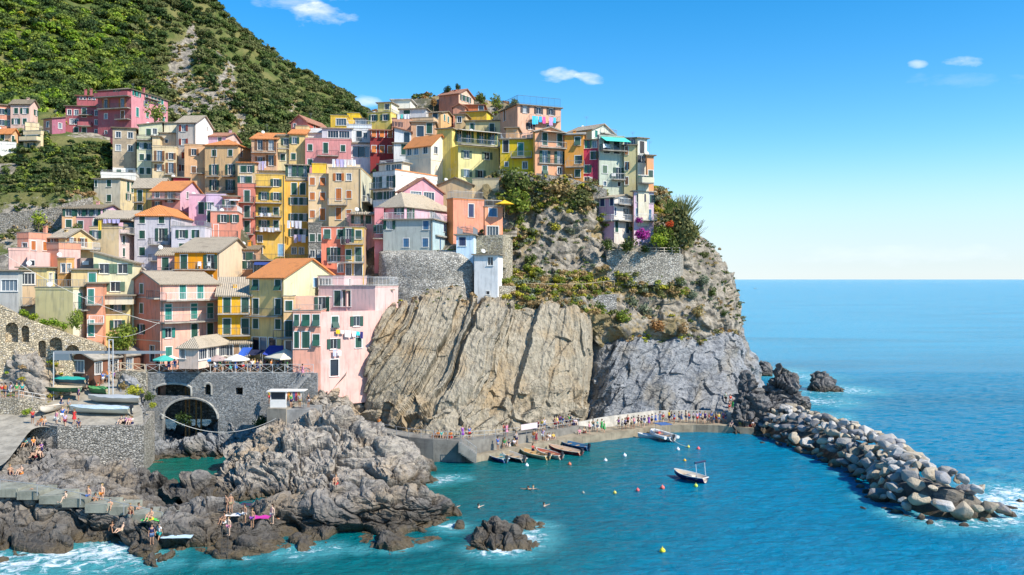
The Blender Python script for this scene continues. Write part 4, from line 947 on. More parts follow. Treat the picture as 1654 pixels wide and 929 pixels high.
h.vol(170,210,None,482,575,119.5,-14,(.60,.50,.22),('flat',),A=((190,),(494,525),'o o')); h.band('A',509)
h = house('pink_annex', 'small pink annex with grey roof and one green door beside the vivid orange house')
h.vol(254,284,None,411,452,136,-15,(.66,.38,.32),('sA',1.2,'grey'),A=((267,),(427,),'d'),depth=6); h.vol(228,278,None,440,460,128,None,(.62,.34,.24),('par',.2),name='terrace_wall'); h.terrace_rail(.5,'iron')
h.vol(216,232,None,432,445,131,None,P_['white'],('gB',.6,'white'),name='vault_wall')
h = house('orange', 'vivid orange house with a large blank beige gable end in mid village')
h.vol(282,351,408,406,472,130,-4,(.68,.27,.015),('gA',2.6,'grey'),A=((297,340),(423,449),'dD .s'),colB=(.68,.53,.36)); h.balcony('A',281,349,435,1.4); h.pipe('B',.3); h.chimney(.02,.92,2.2)
h = house('salmon_front', 'large salmon and pale pink house with teal shutters above the fenced terrace')
h.vol(209,259,352,457,592,117,38,(.64,.27,.18),('gB',1.6,'grey'),A=[((228.5,),(464,498),'c c','sage'),((228.5,),(532,),'o'),((246,),(570,),'x')],B=[((258,295,323.5),(468,),'.dd','teal'),((272,313.5,339.5),(503,),'ddd','teal'),((272,),(536,),'o','teal'),((314,339.5),(536,),'dd','green'),((272.5,),(566,),'c','teal')],colB=(.70,.38,.29))  # shade on the left face and sun on the right put into their colours
h.balcony('B',259,352,484,1.5,'white'); h.balcony('B',259,354,519,1.1,'grey'); h.band('A',481); h.band('A',517); h.band('A',550); h.band('B',497); h.pipe('B',.2); h.balcony('A',246,259,481,.9)
h = house('veranda', 'single storey restaurant veranda with tall wooden windows and a beige lean-to roof','restaurant veranda','restaurant_veranda',None)
h.vol(289,320,375,559,590,111.5,10,(.66,.50,.40),('hip',1.1,'pale'),A=((295,308),(568,),'GG','brown'),B=((328,343,360),(568,),'GGG','brown'),down=.5)
h = house('yellow_or', 'deep yellow house with beige roof and two balconies beside the salmon front house')
h.vol(352,404,None,476,560,121,-16,(.68,.36,.025),('sA',2.4,'pale'),A=((366.5,396),(493,527),'dd dd','green',1),depth=9); h.balcony('A',352,404,506,1.1); h.balcony('A',352,404,541,1.1); h.chimney(.5,.4,1.0)
h.vol(352,404,None,553,578,119.5,-16,(.35,.22,.13),('sA',.5,'grey'),A=((365,380,395),(566,),'GGG','dark'),name='shop_front',depth=3)
h = house('yellow_tile', 'yellow house with a bright orange tiled roof and pale green gable in the front row')
h.vol(403,458,543,447,575,119,22,(.66,.47,.19),('gA',2.7,'terra'),A=[((413,449),(460,495,523),'hh dd cc'),((413,425,440),(558,),'xxx','white')],B=[((509,),(440,),'c','ltblue'),((507,),(456,),'g')],colB=(.56,.55,.34)); h.balcony('A',401,457,510,1.1); h.pipe('A',.2)
h.vol(458,475,None,482,575,117,-12,(.66,.44,.22),('par',.3),A=((466.5,),(494,531),'c d'),name='infill_wall'); h.balcony('A',442,474,545,1.0,'iron'); h.vol(459,474,None,549,575,116,-12,(.7,.66,.58),('flat',),A=((466,),(562,),'x','dark'),name='shop_wall')
h = house('pink_top', 'pale pink terrace house with white balustrade posts above the pink corner house')
h.vol(515,606,643,464,520,119,15,(.66,.44,.40),('par',.15),A=((545,560),(482,),'dx')); h.terrace_rail(1.2,'white','AB')
h.vol(514,556,600,449,466,125,8,(.64,.44,.42),('par',.3),A=((525,540),(458,),'GG','green'),B=((565,),(455,),'g'),name='upper_wall')
h = house('pink_corner', 'large pink corner house with washing under its window, against the beige cliff')
h.vol(473,518,None,504,612,114,-6,(.66,.33,.24),('par',.2),A=((479,494,510.5),(517,549),'hhh ddh'),down=4)
h.vol(514,518,617,504,620,114,52,(.70,.42,.36),('none',),B=[((541,),(519,),'h'),((576,),(519,),'o'),((539,579),(554,),'oc'),((540,),(592,),'x')],name='corner_wall',down=3)
h.vol(556,560,632,470,504,120,50,(.70,.43,.37),('flat',),B=((620,),(481,),'c','teal'),name='upper_block',down=1)
h.vol(474,560,None,478,504,121,-8,(.58,.40,.30),('none',),A=((520,538,555),(490,),'DDD','green'),name='loggia_wall',down=1,depth=2); h.balcony('A',474,520,504,3,'grey',1.1)
# tall middle rows
h = house('yellow1', 'tall yellow house with green shutters and three balconies hung with washing, left of its twin')
h.vol(413,460,None,284,412,158,-14,(.66,.42,.09),('par',.2),A=[((426.5,446),(295,317,341,362),'.o oo oc oc'),((420,454),(386,404),'g. gd','ltblue')],depth=10)
for y in (328,350,373): h.balcony('A',413,455,y,1.2)
h.balcony('A',413,440,302,1.0); h.pipe('A',.2)
h.vol(418,470,None,276,284,163,-10,(.5,.42,.3),('sA',.9,'old'),name='attic_wall')
h = house('yellow2', 'tall yellow house with a glazed top floor and long washing lines, right of its twin')
h.vol(460,498,None,294,412,160,-13,(.68,.40,.08),('par',.1),A=[((475,489),(305,),'dd'),((473,482,491),(325,351,376),'ooo ooo ooo','green',.8),((475,487),(405,),'gg')],depth=10)
h.vol(462,497,None,266,294,163,-13,(.5,.42,.25),('sA',.6,'grey'),A=((470,481,491),(276,),'DDD'),name='glazed_floor'); h.balcony('A',461,497,291,1.6); h.balcony('A',463,496,316,.8)
h = house('beige_big', 'broad beige house with orange shutters and washing on its roof, village centre')
h.vol(498,531,None,283,362,158,-12,(.66,.48,.28),('par',.2),A=((504.5,521),(293,317,346),'ch ch cd','orange',.95),depth=9)
h.vol(531,583,603,273,362,157,-2,(.66,.48,.27),('par',.2),A=((547,563.5),(286,314,345),'og dc dc','orange',1),B=((590,597),(311,),'dd','green'),colB=(.56,.55,.42),name='right_wall'); h.balcony('A',531,561,331,1.1,'grey'); h.balcony('B',584,602,331,1.1,'white'); h.pipe('A',.2)
h = house('yellow_pent', 'bright yellow small rooftop box next to the washing on the beige house')
h.vol(504,527,None,266,284,162,-12,(.72,.46,.05),('par',.2)); h.vol(528,582,None,266,272,165,-10,(.6,.5,.35),('none',),name='terrace_wall')
h = house('stone_slim', 'narrow bare grey stone house between the tall yellow house and the coral corner house')
h.vol(498,520,None,362,440,156,None,(.3,.3,.28),('par',.2),A=((504.5,516),(384,410),'cc gg','green'),mat=stone((.27,.27,.25),2.6))
h = house('coral', 'coral and yellow house with laundry on its balcony, below the broad beige house')
h.vol(519,557,None,368,455,134,-12,(.66,.21,.13),('par',.1),A=((528.5,550,539),(378,411,433),'hh. ..D .g.'),depth=9)
h.vol(557,588,610,368,455,133.5,-6,(.66,.43,.12),('par',.1),A=((563,579),(379,411,435),'Dc hd xx'),colB=(.44,.29,.19),name='yellow_wall'); h.balcony('A',551,587,394,1.1,'grey'); h.balcony('A',530,588,424,1.1,'grey'); h.terrace_rail(1.0,'iron')
h = house('pink_teras', 'small pink terrace house with dark canopy and blue screens above the coral house')
h.vol(560,610,None,347,369,140,-8,(.60,.34,.30),('par',.1),A=((577,595),(352,),'oc')); h.vol(570,607,None,345,347,139,None,(.2,.2,.2),('sA',.5,'grey'),name='canopy_beam',down=.1,depth=4)
h = house('crimson_slim', 'narrow rose pink house strip with a small blue box left of the grey blue house')
h.vol(605,620,None,336,455,138,-10,(.62,.25,.26),('par',.1),A=((613,),(370,),'o')); h.balcony('A',602,619,385,1.0,'iron')
# upper middle row
h = house('peach_ul', 'peach house with brown shutters and orange tiled roof in the upper middle row')
h.vol(406,447,None,224,274,178,-6,(.62,.38,.23),('sA',2.6,'terra'),A=((420,438),(234,259),'DD oD','brown'),depth=9); h.balcony('A',407,446,247,1.1); h.chimney(.3,.6,.9)
h = house('cream_ul', 'cream house with white framed green shutters, left of the rose pink house')
h.vol(447,467,None,219,272,180,-10,(.55,.48,.28),('sA',1.6,'old'),A=((462,457),(229,254),'o. .c'),depth=8); h.vol(467,493,None,216,272,180,-8,(.66,.47,.20),('sA',2.2,'terra'),A=((475.5,474),(227,253),'o. .c'),name='right_wall'); h.balcony('A',449,467,241,1)
h = house('pink_ul', 'rose pink house with dark green shutters and a railed balcony in the upper middle row')
h.vol(493,567,None,227,275,180,-9,(.60,.25,.24),('par',.3),A=((501,526,554),(239,263),'cdc c.c'),depth=9); h.balcony('A',512,547,252,1.1)
h = house('glass_ul', 'pale grey terrace house with glazed veranda and white slope above the rose pink house')
h.vol(520,568,None,207,228,184,-8,(.46,.47,.50),('sA',1.0,'grey'),A=((538,556,564),(217,),'GGG','white'),depth=7); h.vol(493,520,None,214,227,186,-6,(.6,.6,.6),('sA',2.2,'white'),name='slope_wall')
h = house('white_ul', 'white house with a blue grey garage front and washing, left of the dark red house')
h.vol(567,598,None,233,262,182,-8,(.60,.62,.64),('flat',),A=((574,584,593),(245,),'xxx','ltblue')); h.vol(568,598,None,211,233,185,-8,(.62,.62,.6),('par',.4),A=((590,580),(219,),'gx'),name='upper_wall'); h.balcony('A',567,598,231,1.2,'white')
h = house('darkred', 'dark red house with orange shutters in the upper village')
h.vol(598,637,None,210,262,180,-8,P_['dred'],('sA',1.6,'pinkt'),A=((604,617,630),(216,241),'hhh hhh','orange',.95),depth=9)
h = house('salmon_sky', 'salmon red low house with a pitched roof against the foot of the hill')
h.vol(470,497,532,196,212,194,14,(.52,.18,.15),('gB',1.6,'pinkt'),A=((476,),(202,),'s'),B=((508,523),(204,),'gg'),colB=(.5,.13,.09)); h.vol(477,498,None,204,214,190,-6,(.68,.45,.22),('par',.1),name='yellow_wall')
h = house('yellow_sky', 'bright yellow rooftop boxes beneath the hill crest, right of the salmon red low house')
h.vol(534,562,None,188,206,193,-6,(.66,.42,.05),('par',.2),A=((551,),(197,),'G','navy')); h.vol(561,580,None,184,198,197,-3,(.74,.50,.03),('par',.2),name='bright_wall')
h = house('brown_ver', 'small dark roofed veranda with potted flowers left of the yellow green shuttered house')
h.vol(573,596,None,191,204,191,-4,(.30,.18,.13),('sA',.7,'old'),A=((583,),(198,),'G','brown')); h.vol(560,600,None,203,212,188,-6,(.6,.62,.64),('par',.2),name='terrace_wall'); h.terrace_rail(.9,'white')
h = house('yellow_gs', 'yellow house with two pairs of open green shutters at the left of the skyline')
h.vol(594,631,645,182,206,188,14,(.60,.48,.12),('par',.2),A=((603,622),(190,),'oo','green',1.1)); h.terrace_rail(.8); h.vol(610,632,645,166,181,192,12,(.60,.52,.22),('flat',),A=((625,),(170,),'p'),colB=(.7,.66,.5),name='upper_wall')
h.vol(632,663,None,160,176,196,4,(.7,.66,.55),('sL',.0,'white'),name='white_wall')
h = house('grey_sky', 'grey white flat house with a green garage shutter and washing on its terrace, upper skyline')
h.vol(645,688,700,176,195,190,8,(.52,.52,.52),('flat',),A=((657,668),(180,),'cc','green',1.6),B=None); h.vol(633,664,None,192,206,184,-4,(.55,.30,.2),('par',.1),name='terrace_wall')
h = house('salmon_crown', 'salmon house with a pale gable end crowning the village skyline under a roof garden')
h.vol(709,741,765,150,178,199,28,(.55,.20,.12),('gA',1.6,'pinkt'),B=((746,752,758),(160,),'ooo','green',.8),colB=(.66,.42,.30)).chimney(.4,.3,.9)
h = house('redbox', 'orange red low boxes with yellow walls beneath, right of the salmon house crowning the village')
h.vol(746,782,None,169,184,196,2,(.56,.17,.07),('sL',.0,'pinkt'),A=((777,),(175,),'G','brown')); h.vol(746,786,796,180,196,192,12,(.66,.40,.05),('flat',),colB=(.72,.50,.05),name='yellow_wall')
h.vol(732,752,None,172,184,193,4,(.62,.28,.18),('gB',.7,'pinkt'),name='gable_wall')
h = house('peach_gable', 'small peach house with teal windows under a shallow gable below the skyline house')
h.vol(692,712,733,181,194,187,16,(.62,.40,.19),('gA',1.0,'old'),A=((703,),(184,),'x','brown'),B=((718,724),(188,),'cc','teal')); h.vol(664,700,752,194,204,184,12,(.62,.42,.25),('par',.6),name='terrace_wall')
h.vol(735,752,None,184,197,185,4,(.58,.40,.2),('sA',.5,'old'),A=((742,),(193,),'g','brown'),name='shed_wall')
h = house('grey_peach', 'peach and grey house with a dark green glazed door beneath the small peach gable house')
h.vol(664,703,None,198,228,180,-2,(.58,.34,.2),('flat',),A=((679,693.5),(212,206),'x. .d','green',1.2),depth=9)
h = house('white_red', 'white house with a red tiled roof edge, right of the dark red house')
h.vol(637,664,None,213,248,178,-6,(.62,.63,.64),('sR',1.0,'pinkt'),A=((648,657),(221,),'.x','green')); h.vol(636,658,None,232,262,174,-6,(.64,.63,.6),('flat',),A=((652,),(239,),'d'),name='lower_wall')
h = house('cream_ur', 'cream house with a green shuttered balcony door above the yellow green veranda house')
h.vol(752,817,None,194,235,180,5,(.62,.50,.26),('sL',.0,'old'),A=((763,794.5),(204,208),'c. .d')); h.balcony('A',784,801,215,1.1)
h = house('veranda_y', 'large pale yellow house with a long covered veranda and open grey green shutters')
h.vol(728,740,806,235,300,156,62,(.62,.45,.06),('none',),B=((753.5,786.7,776),(251,281),'oo. o.o','sage',1.1),colB=(.64,.58,.27),depth=9)
h.balcony('B',740,806,236,1.2,'grey'); h.vol(706,730,None,208,260,159,20,(.66,.52,.16),('flat',),name='left_wall',depth=6)
h.vol(728,736,804,209,236,160.5,62,(.55,.42,.10),('sR',.0,'slab'),B=((742,757,778,795),(222,),'DDDD','green'),name='veranda_wall',colB=(.50,.46,.16),down=.5); h.unit('B',795,283)
h.awning('B',738,802,211,2.2,.5,(.52,.47,.38),'veranda_roof')
h = house('white_bay', 'cream white house with orange tiled gable and teal windows beside the veranda house')
h.vol(655,696,727,233,300,157,36,(.66,.54,.40),('gA',2.2,'terra'),A=((661,672,687),(244,),'ggg','teal',1.3),B=((704,717),(244,),'pm','ltblue'),colB=(.74,.64,.48)); h.band('A',257); h.band('B',261); h.balcony('B',724,732,262,.9,'white')
h = house('white_band', 'white house with orange trim bands and a railed roof terrace, village centre')
h.vol(603,638,706,282,340,148,34,(.68,.66,.60),('par',.7),A=((610,617,632),(292,316),'DDD ooo'),colB=(.70,.66,.60)); h.balcony('A',604,636,305,1.2,'grey'); h.band('A',280.5,.35,(.62,.20,.05)); h.band('B',281.5,.35,(.62,.22,.06))
h.vol(612,650,662,263,280,155,30,(.68,.55,.42),('flat',),A=((627,640),(271,),'pG','ltblue'),name='penthouse_wall'); h.terrace_rail(.5,'white')
h = house('aframe', 'pink gabled house with two big dark triangular topped windows under red roof edges')
h.vol(642,650,716,307,338,145,58,(.60,.32,.32),('gA',2.4,'pinkt'),B=((672,693),(307,),'GG','navy',.9),colB=(.60,.30,.34)); h.chimney(.3,.2,.6)
h = house('octagon', 'pink house with broad pale tiled roof and white railed terrace over the grey blue house')
h.vol(609,653,731,331,356,138,30,(.60,.32,.34),('hip',2.4,'pale'),A=((614,645),(340,337),'o. .o'),B=((663,698),(342,),'Dx'),colB=(.62,.38,.44))
h = house('greyblue', 'grey blue rendered house with navy shutters standing on the round stone retaining wall')
h.vol(619,699,737,355,410,135.5,10,(.40,.43,.39),('flat',),A=[((629,),(363,),'o'),((688,),(364,),'c','blue'),((656,687),(392,),'cc','blue')],B=[((718,),(367,),'c','navy',1.4),((711,),(397,),'d','blue')],colB=(.38,.50,.52),down=1.5); h.terrace_rail(1.0,'white','AB'); h.balcony('B',703,722,383,.4,'solid',.1); h.pipe('A',.2)
h = house('bluetower', 'pale blue narrow house with one navy window beside the grey blue house')
h.vol(737,765,None,380,430,133,3,(.50,.64,.74),('flat',),A=[((747,),(390,),'c','navy',1.1),((742,),(418,),'m')],down=1); h.terrace_rail(1.1,'grey')
h = house('whitetower', 'tall blank white tower like house at the top of the beige cliff')
h.vol(766,804,None,412,483,130.5,8,(.66,.66,.64),('flat',),A=[((792,),(422,),'g','green'),((788,),(473,),'m')],down=.8,depth=5)
h = house('orange_r', 'salmon orange house with two terraces above the stone wall by the cliff')
h.vol(722,732,782,322,378,142,60,(.66,.24,.09),('par',.2),B=((761,),(340,),'d','navy'),colB=(.66,.28,.18)); h.terrace_rail(1.2,'grey')
h.vol(781,783,812,335,378,140,66,(.6,.25,.12),('par',.1),B=((796,796),(343,),'c','blue',1.5),colB=(.66,.28,.16),name='right_wall'); h.terrace_rail(1.0,'grey'); h.vol(782,784,810,364,380,139.5,66,(.6,.3,.2),('none',),B=((796,),(369,),'G','teal',.9),name='lower_wall')
h = house('beige_ret', 'plain beige wall house with a low gable behind the salmon orange terraces')
h.vol(708,763,None,297,340,150,4,(.52,.38,.22),('gB',1.2,'old')); h.vol(763,806,None,290,330,151,4,(.56,.47,.30),('par',.2),name='right_wall')
# cliff-top row on the right
h = house('peach_tr', 'peach house with blue balcony washing and a roof pergola, highest on the right')
h.vol(808,836,906,168,212,172,66,(.60,.32,.20),('sR',.0,'old'),A=((815,),(184,),'d','brown'),B=[((848,870,890),(179,),'ooo','dark'),((857,886),(205,),'og','dark')],colB=(.68,.40,.27)); h.balcony('B',855,901,195,1.1,'grey')
h.terrace_rail(1.6,'iron'); h.vol(817,836,None,207,224,166,6,(.62,.36,.18),('flat',),name='porch_wall')
h = house('yellow_tr', 'bright yellow house with a teal balcony door, left end of the cliff top row')
h.vol(808,862,None,225,280,153,5,(.66,.46,.03),('flat',),A=[((817,),(236,),'d','dark'),((841,),(241,),'d','teal'),((818,848),(265,267),'s. .g','brown')]); h.balcony('A',826,859,255,1.2,'grey'); h.terrace_rail(.9,'grey')
h = house('peach_tr2', 'peach orange house with green shutters in three rows, second in the cliff top row')
h.vol(861,864,913,211,286,151,68,(.62,.32,.08),('gA',.9,'slab'),B=[((880,904),(225,254),'dd DD'),((880,904),(275,),'hg')],colB=(.64,.32,.18)); h.balcony('B',870,912,239,.9,'grey'); h.awning('B',873,911,212,1.4,.3,(.55,.47,.36)); h.balcony('B',870,913,264,.3,'iron')
h = house('orange_tr', 'bright orange narrow house with green shutters between the peach orange and the crimson house')
h.vol(912,942,None,216,295,152,7,(.68,.30,.06),('gA',.9,'slab'),A=[((933,),(228,258),'h H'),((933,),(280,),'c'),((921,),(286,),'s')]); h.balcony('A',914,944,270,1.0,'grey'); h.chimney(.5,.3,.6)
h = house('crimson_tr', 'narrow crimson house with white framed windows in the cliff top row')
h.vol(942,966,None,225,300,153,8,(.42,.05,.10),('sL',.0,'old'),A=[((948.5,960),(233,),'Hg','teal'),((958,),(251,),'H','green'),((948,),(273,),'H','teal'),((948,958),(292,),'ox','white')])
h = house('greygreen_tr', 'grey green tall house with a mint awning and mint shutters in the cliff top row')
h.vol(965,968,1008,220,303,152.5,70,(.45,.45,.40),('par',.2),B=[((980,996),(238,),'xx','teal'),((977,997),(253,),'cc','teal'),((977,),(274,),'c','sage'),((999,),(280,),'D','green'),((977,1000),(297,),'ss')],colB=(.46,.50,.40)); h.balcony('B',969,1008,244,1.3,'iron'); h.awning('B',970,1010,222,2.2,1.0,(.08,.62,.46)); h.balcony('B',987,1007,290,1,'grey')
h.unit('B',990,285)
h = house('beige_tr', 'beige house with mint shutters and a slate roof behind the cliff top row')
h.vol(918,956,992,208,230,165,40,(.55,.42,.24),('gA',1.5,'grey'),B=((963,980),(207,210),'c. .x','teal'),colB=(.52,.56,.46)); h.chimney(.5,.4,.7); h.balcony('B',970,990,216,1,'grey')
h = house('cream_tr', 'cream yellow house with brown shutters between the grey green and the last cliff top house')
h.vol(1008,1027,None,235,305,153,10,(.64,.54,.28),('flat',),A=((1012,1024),(243,268,292),'hh Hh cc','brown',.8)); h.vol(1000,1030,None,222,236,159,12,(.60,.44,.08),('sL',.0,'old'),A=((1018,),(228,),'G','brown'),name='attic_wall')
h = house('last_tr', 'last house of the cliff top row, cream and orange with a wooden balcony')
h.vol(1026,1030,1045,222,305,153,64,(.64,.60,.42),('sL',.0,'old'),B=((1037,),(238,257),'d o','dark'),colB=(.70,.64,.50)); h.vol(1043,1045,1056,250,305,152,70,(.66,.30,.13),('sL',.0,'old'),B=((1051,),(285,),'d','green'),colB=(.68,.32,.15),name='orange_wall')
h.vol(1030,1031,1048,282,300,150.5,70,(.62,.58,.42),('none',),B=((1040,),(284,),'o','green',1.2),name='porch_wall',colB=(.66,.6,.45)); h.balcony('B',1031,1050,296,1.4,'solid',.9)
h = house('lilac_tr', 'lilac pink two storey villa with white balconies and outside stairs, alone on the cliff terrace')
h.vol(963,992,1026,318,372,149,42,(.60,.34,.42),('gA',.7,'pale'),A=((973,988),(325,320),'c. .c','navy'),B=[((1004,),(319,),'G','navy',.9),((994,1011,1031),(343,),'cGc','navy',.8),((996,1014),(366,),'dx','green')],colB=(.62,.55,.48)); h.balcony('B',992,1024,331,1.1,'white'); h.balcony('A',966,992,357,.9,'white'); h.balcony('B',990,1024,357,1.2,'white')
h.vol(1022,1024,1056,308,372,150.5,72,(.5,.3,.25),('sR',.0,'pale'),B=[((1033,),(320,),'H','navy',1.3),((1052,),(321,),'H','green'),((1031,1048),(343,348),'c. .d','blue')],colB=(.60,.44,.52),name='right_wall'); h.balcony('B',1026,1056,356,1.3,'white')
h = house('brown_row', 'low dark brown shop row with blue awnings below the two tall yellow houses', 'shop row', 'shop_row', None)
h.vol(408,502,None,422,452,139,-14,(.26,.15,.09),('flat',),A=((420,436,454,474,490),(434,),'GxGxG','dark'),depth=14); h.awning('A',411,440,423,1.6,.5,(.03,.06,.22)); h.awning('A',445,462,423,1.5,.4,(.5,.5,.52)); h.terrace_rail(.9)
h = house('mid_fill', 'small faded ochre house tucked between the vivid orange house and the narrow coral house')
h.vol(384,416,None,402,440,146,-12,(.52,.30,.18),('sA',.9,'old'),A=((392,404),(414,428),'oc co'))
h = house('back_fill', 'pale ochre house peeking out behind the rose pink house and the yellow twins')
h.vol(384,412,None,262,312,173,-10,(.58,.42,.24),('sA',.8,'terra'),A=((392,403),(273,290),'co oc'))
# ---------------------------------------------------------------- village ground, plaza, walls, quay
ZP = 10.7
def ground_village():
    C = [(h.o3.x, h.o3.y, h.o3.z-2.8) for k, h in HOUSES.items() if k not in ('whitetower', 'lilac_tr', 'bluetower', 'greyblue', 'orange_r')]
    for px in range(170, 520, 25):
        for Y in (114, 117, 120, 123): C.append(((px-PX0)/F*Y, Y, ZP-.05))
    C += [W(620, 412, 138), W(680, 412, 138), W(730, 412, 138), W(790, 378, 142), W(820, 376, 146), W(820, 285, 155), W(690, 160, 206), W(790, 175, 206), W(840, 175, 190), W(870, 215, 178), W(20, 520, 113), W(90, 530, 113)]
    C = np.array(C); us = np.linspace((-70-PX0)/F, (835-PX0)/F, 240); ys = np.linspace(113.7, 222, 150); Y, U_ = np.meshgrid(ys, us, indexing='ij')
    px = PX0+U_*F
    # the front edge bends with the buildings: behind the slab cliff the ground starts further back
    start = np.interp(px, [-70, 150, 165, 300, 505, 560, 600, 640, 770, 840], [112, 113.4, 113.6, 113.6, 113.6, 116, 128, 134.5, 135.5, 140])
    Y = start+(Y-113.7)*(222-start)/(222-113.7); X = U_*Y
    d2 = (X[..., None]-C[:, 0])**2+((Y[..., None]-C[:, 1])*1.6)**2+.4; wgt = d2**-1.7; Z = (wgt*C[:, 2]).sum(-1)/wgt.sum(-1)
    fl = np.clip((Y-122)/6, 0, 1)*1.0; fl = np.where(px < 163, 1, fl); fl = np.where(px > 520, 1, fl)
    Z = Z*fl+(ZP-.05)*(1-fl)+fl*fbm(np.stack([X, Y, Z], -1)*.3, 3)*.35
    # crest behind the top houses
    n, k = Y.shape; idx = np.arange(n*k).reshape(n, k); Q = np.stack([idx[:-1, :-1], idx[:-1, 1:], idx[1:, 1:], idx[1:, :-1]], -1).reshape(-1, 4)
    V = np.stack([X, Y, Z], -1)
    o = np_mesh('village_ground', V.reshape(-1, 3), Q, soil('village'), dict(rock=('FLOAT', fbm(V*.1, 3)*.5+.45)))
    tag(o, kind='structure'); return V, px
VG, VGpx = ground_village()
surf('crest_hill', [row([560,620,690,740,800,840,880], [215,200,190,185,190,215,225], [203,203,203,204,204,186,178]),
   row([560,620,680,700,770,830,880], [200,185,172,168,170,182,215], [210,209,208,209,209,200,190]), row([560,620,670,690,770,835,880], [205,190,160,156,163,176,225], [216,214,212,212,212,207,200]),
   row([560,620,660,690,770,840,880], [240,230,210,205,210,215,260], [228]*7)], 120, 40, lambda P, px, py: fbm(P*.3, 3)*.8, soil('scrub'), lambda P, px, py: .3+.5*fbm(P*.2, 3))
def wall(name, pts, z0, z1, th, mat, label=None, cat='wall', group=None, kind=None, cuts=(), z1b=None):
    """thick wall along xy points; z1 may be a list of tops"""
    m = MB(); n = len(pts); P = [Vector((p[0], p[1], 0)) for p in pts]; tz = z1 if isinstance(z1, (list, tuple)) else [z1]*n; bz = z0 if isinstance(z0, (list, tuple)) else [z0]*n
    f = []; b = []
    for i in range(n):
        d = ((P[min(i+1, n-1)]-P[i]).normalized()+(P[i]-P[max(i-1, 0)]).normalized()).normalized(); q = Vector((-d.y, d.x, 0))
        if q.y < 0: q = -q
        f.append(P[i]); b.append(P[i]+q*th)
    vs = []
    for i in range(n): vs += [(f[i].x, f[i].y, bz[i]), (b[i].x, b[i].y, bz[i]), (b[i].x, b[i].y, tz[i]), (f[i].x, f[i].y, tz[i])]
    fs = [(0, 1, 2, 3), (4*n-1, 4*n-2, 4*n-3, 4*n-4)]
    for i in range(n-1):
        a = 4*i
        for k in range(4): fs.append((a+k, a+4+k, a+4+(k+1) % 4, a+(k+1) % 4))
    bm = bmesh.new(); vv = [bm.verts.new(v) for v in vs]; [bm.faces.new([vv[i] for i in q]) for q in fs]; bmesh.ops.recalc_face_normals(bm, faces=bm.faces)
    me = bpy.data.meshes.new(name); bm.to_mesh(me); bm.free(); me.materials.append(mat)
    o = bpy.data.objects.new(name, me); link(o)
    if cuts: cut(o, list(cuts))
    if label: tag(o, label, cat, group)
    if kind: tag(o, kind=kind)
    return o
def xy(px, Y): return ((px-PX0)/F*Y, Y)
# bridge wall with its arcade window, arched window, square window and stream arch
bx = lambda px, Y=113.3: (px-PX0)/F*Y
M0 = Matrix.Translation((0, 113.3, 0))
zz = lambda py, Y=113.3: H-(py-HZ)/F*Y
ar = arch_prof(bx(352)-bx(262), zz(643)+1.5, 2.7, 16, bx(307), -1.5)
cuts = [cutter(ar, M0, 3), cutter(arch_prof(bx(309)-bx(250), zz(619.5)-zz(640), .7, 12, bx(279.5), zz(640)), M0, 3), cutter(arch_prof(bx(342)-bx(330.5), zz(619)-zz(638), None, 10, bx(336), zz(638)), M0, 3),
        cutter([(bx(380), zz(638)), (bx(392), zz(638)), (bx(392), zz(626)), (bx(380), zz(626))], M0, 3)]
bw = wall('bridge_wall', [xy(232, 113.3), xy(512, 113.3)], -1.5, ZP, 1.0, stone((.29, .30, .30), 3.0, (.19, .20, .20)), 'tall grey stone bridge wall with a large stream arch and three openings below the terrace', 'bridge', None, None, cuts)
m = MB()
for (x0, w_, h_, z_, rs) in ((bx(307), bx(352)-bx(262), zz(643)-zz(668), zz(668), 2.7), (bx(279.5), bx(309)-bx(250), zz(619.5)-zz(640), zz(640), .7), (bx(336), bx(342)-bx(330.5), zz(619)-zz(638), zz(638), None)):
    pr = arch_prof(w_, h_, rs, 16, x0, z_)[1:]; 
    if h_ < 3: pr = pr+[pr[0]] if False else pr
    for i in range(len(pr)-1): 
        a, b = Vector((pr[i][0], 113.3, pr[i][1])), Vector((pr[i+1][0], 113.3, pr[i+1][1])); m.tube(a, b, .16, 5)
m.build('arch_trim', concrete((.45, .43, .38)), bw)
wall('cave_back_wall', [xy(232, 117.6), xy(520, 117.6)], 4, ZP-.4, .5, stone((.15, .15, .14), 1.5), 'dark backing added behind the bridge wall openings to keep them dark', 'wall')  # backing added so the openings look dark; shade put into its colour
m = MB()
for x in (300, 306, 317, 325): m.tube((bx(x, 116), 116, 1.5), (bx(x, 116), 116, 10.6), .12, 6)
tag(m.build('prop', plain((.30, .15, .05), .8, name='rusty_steel')), 'four slim rusty props standing inside the stream arch', 'props')
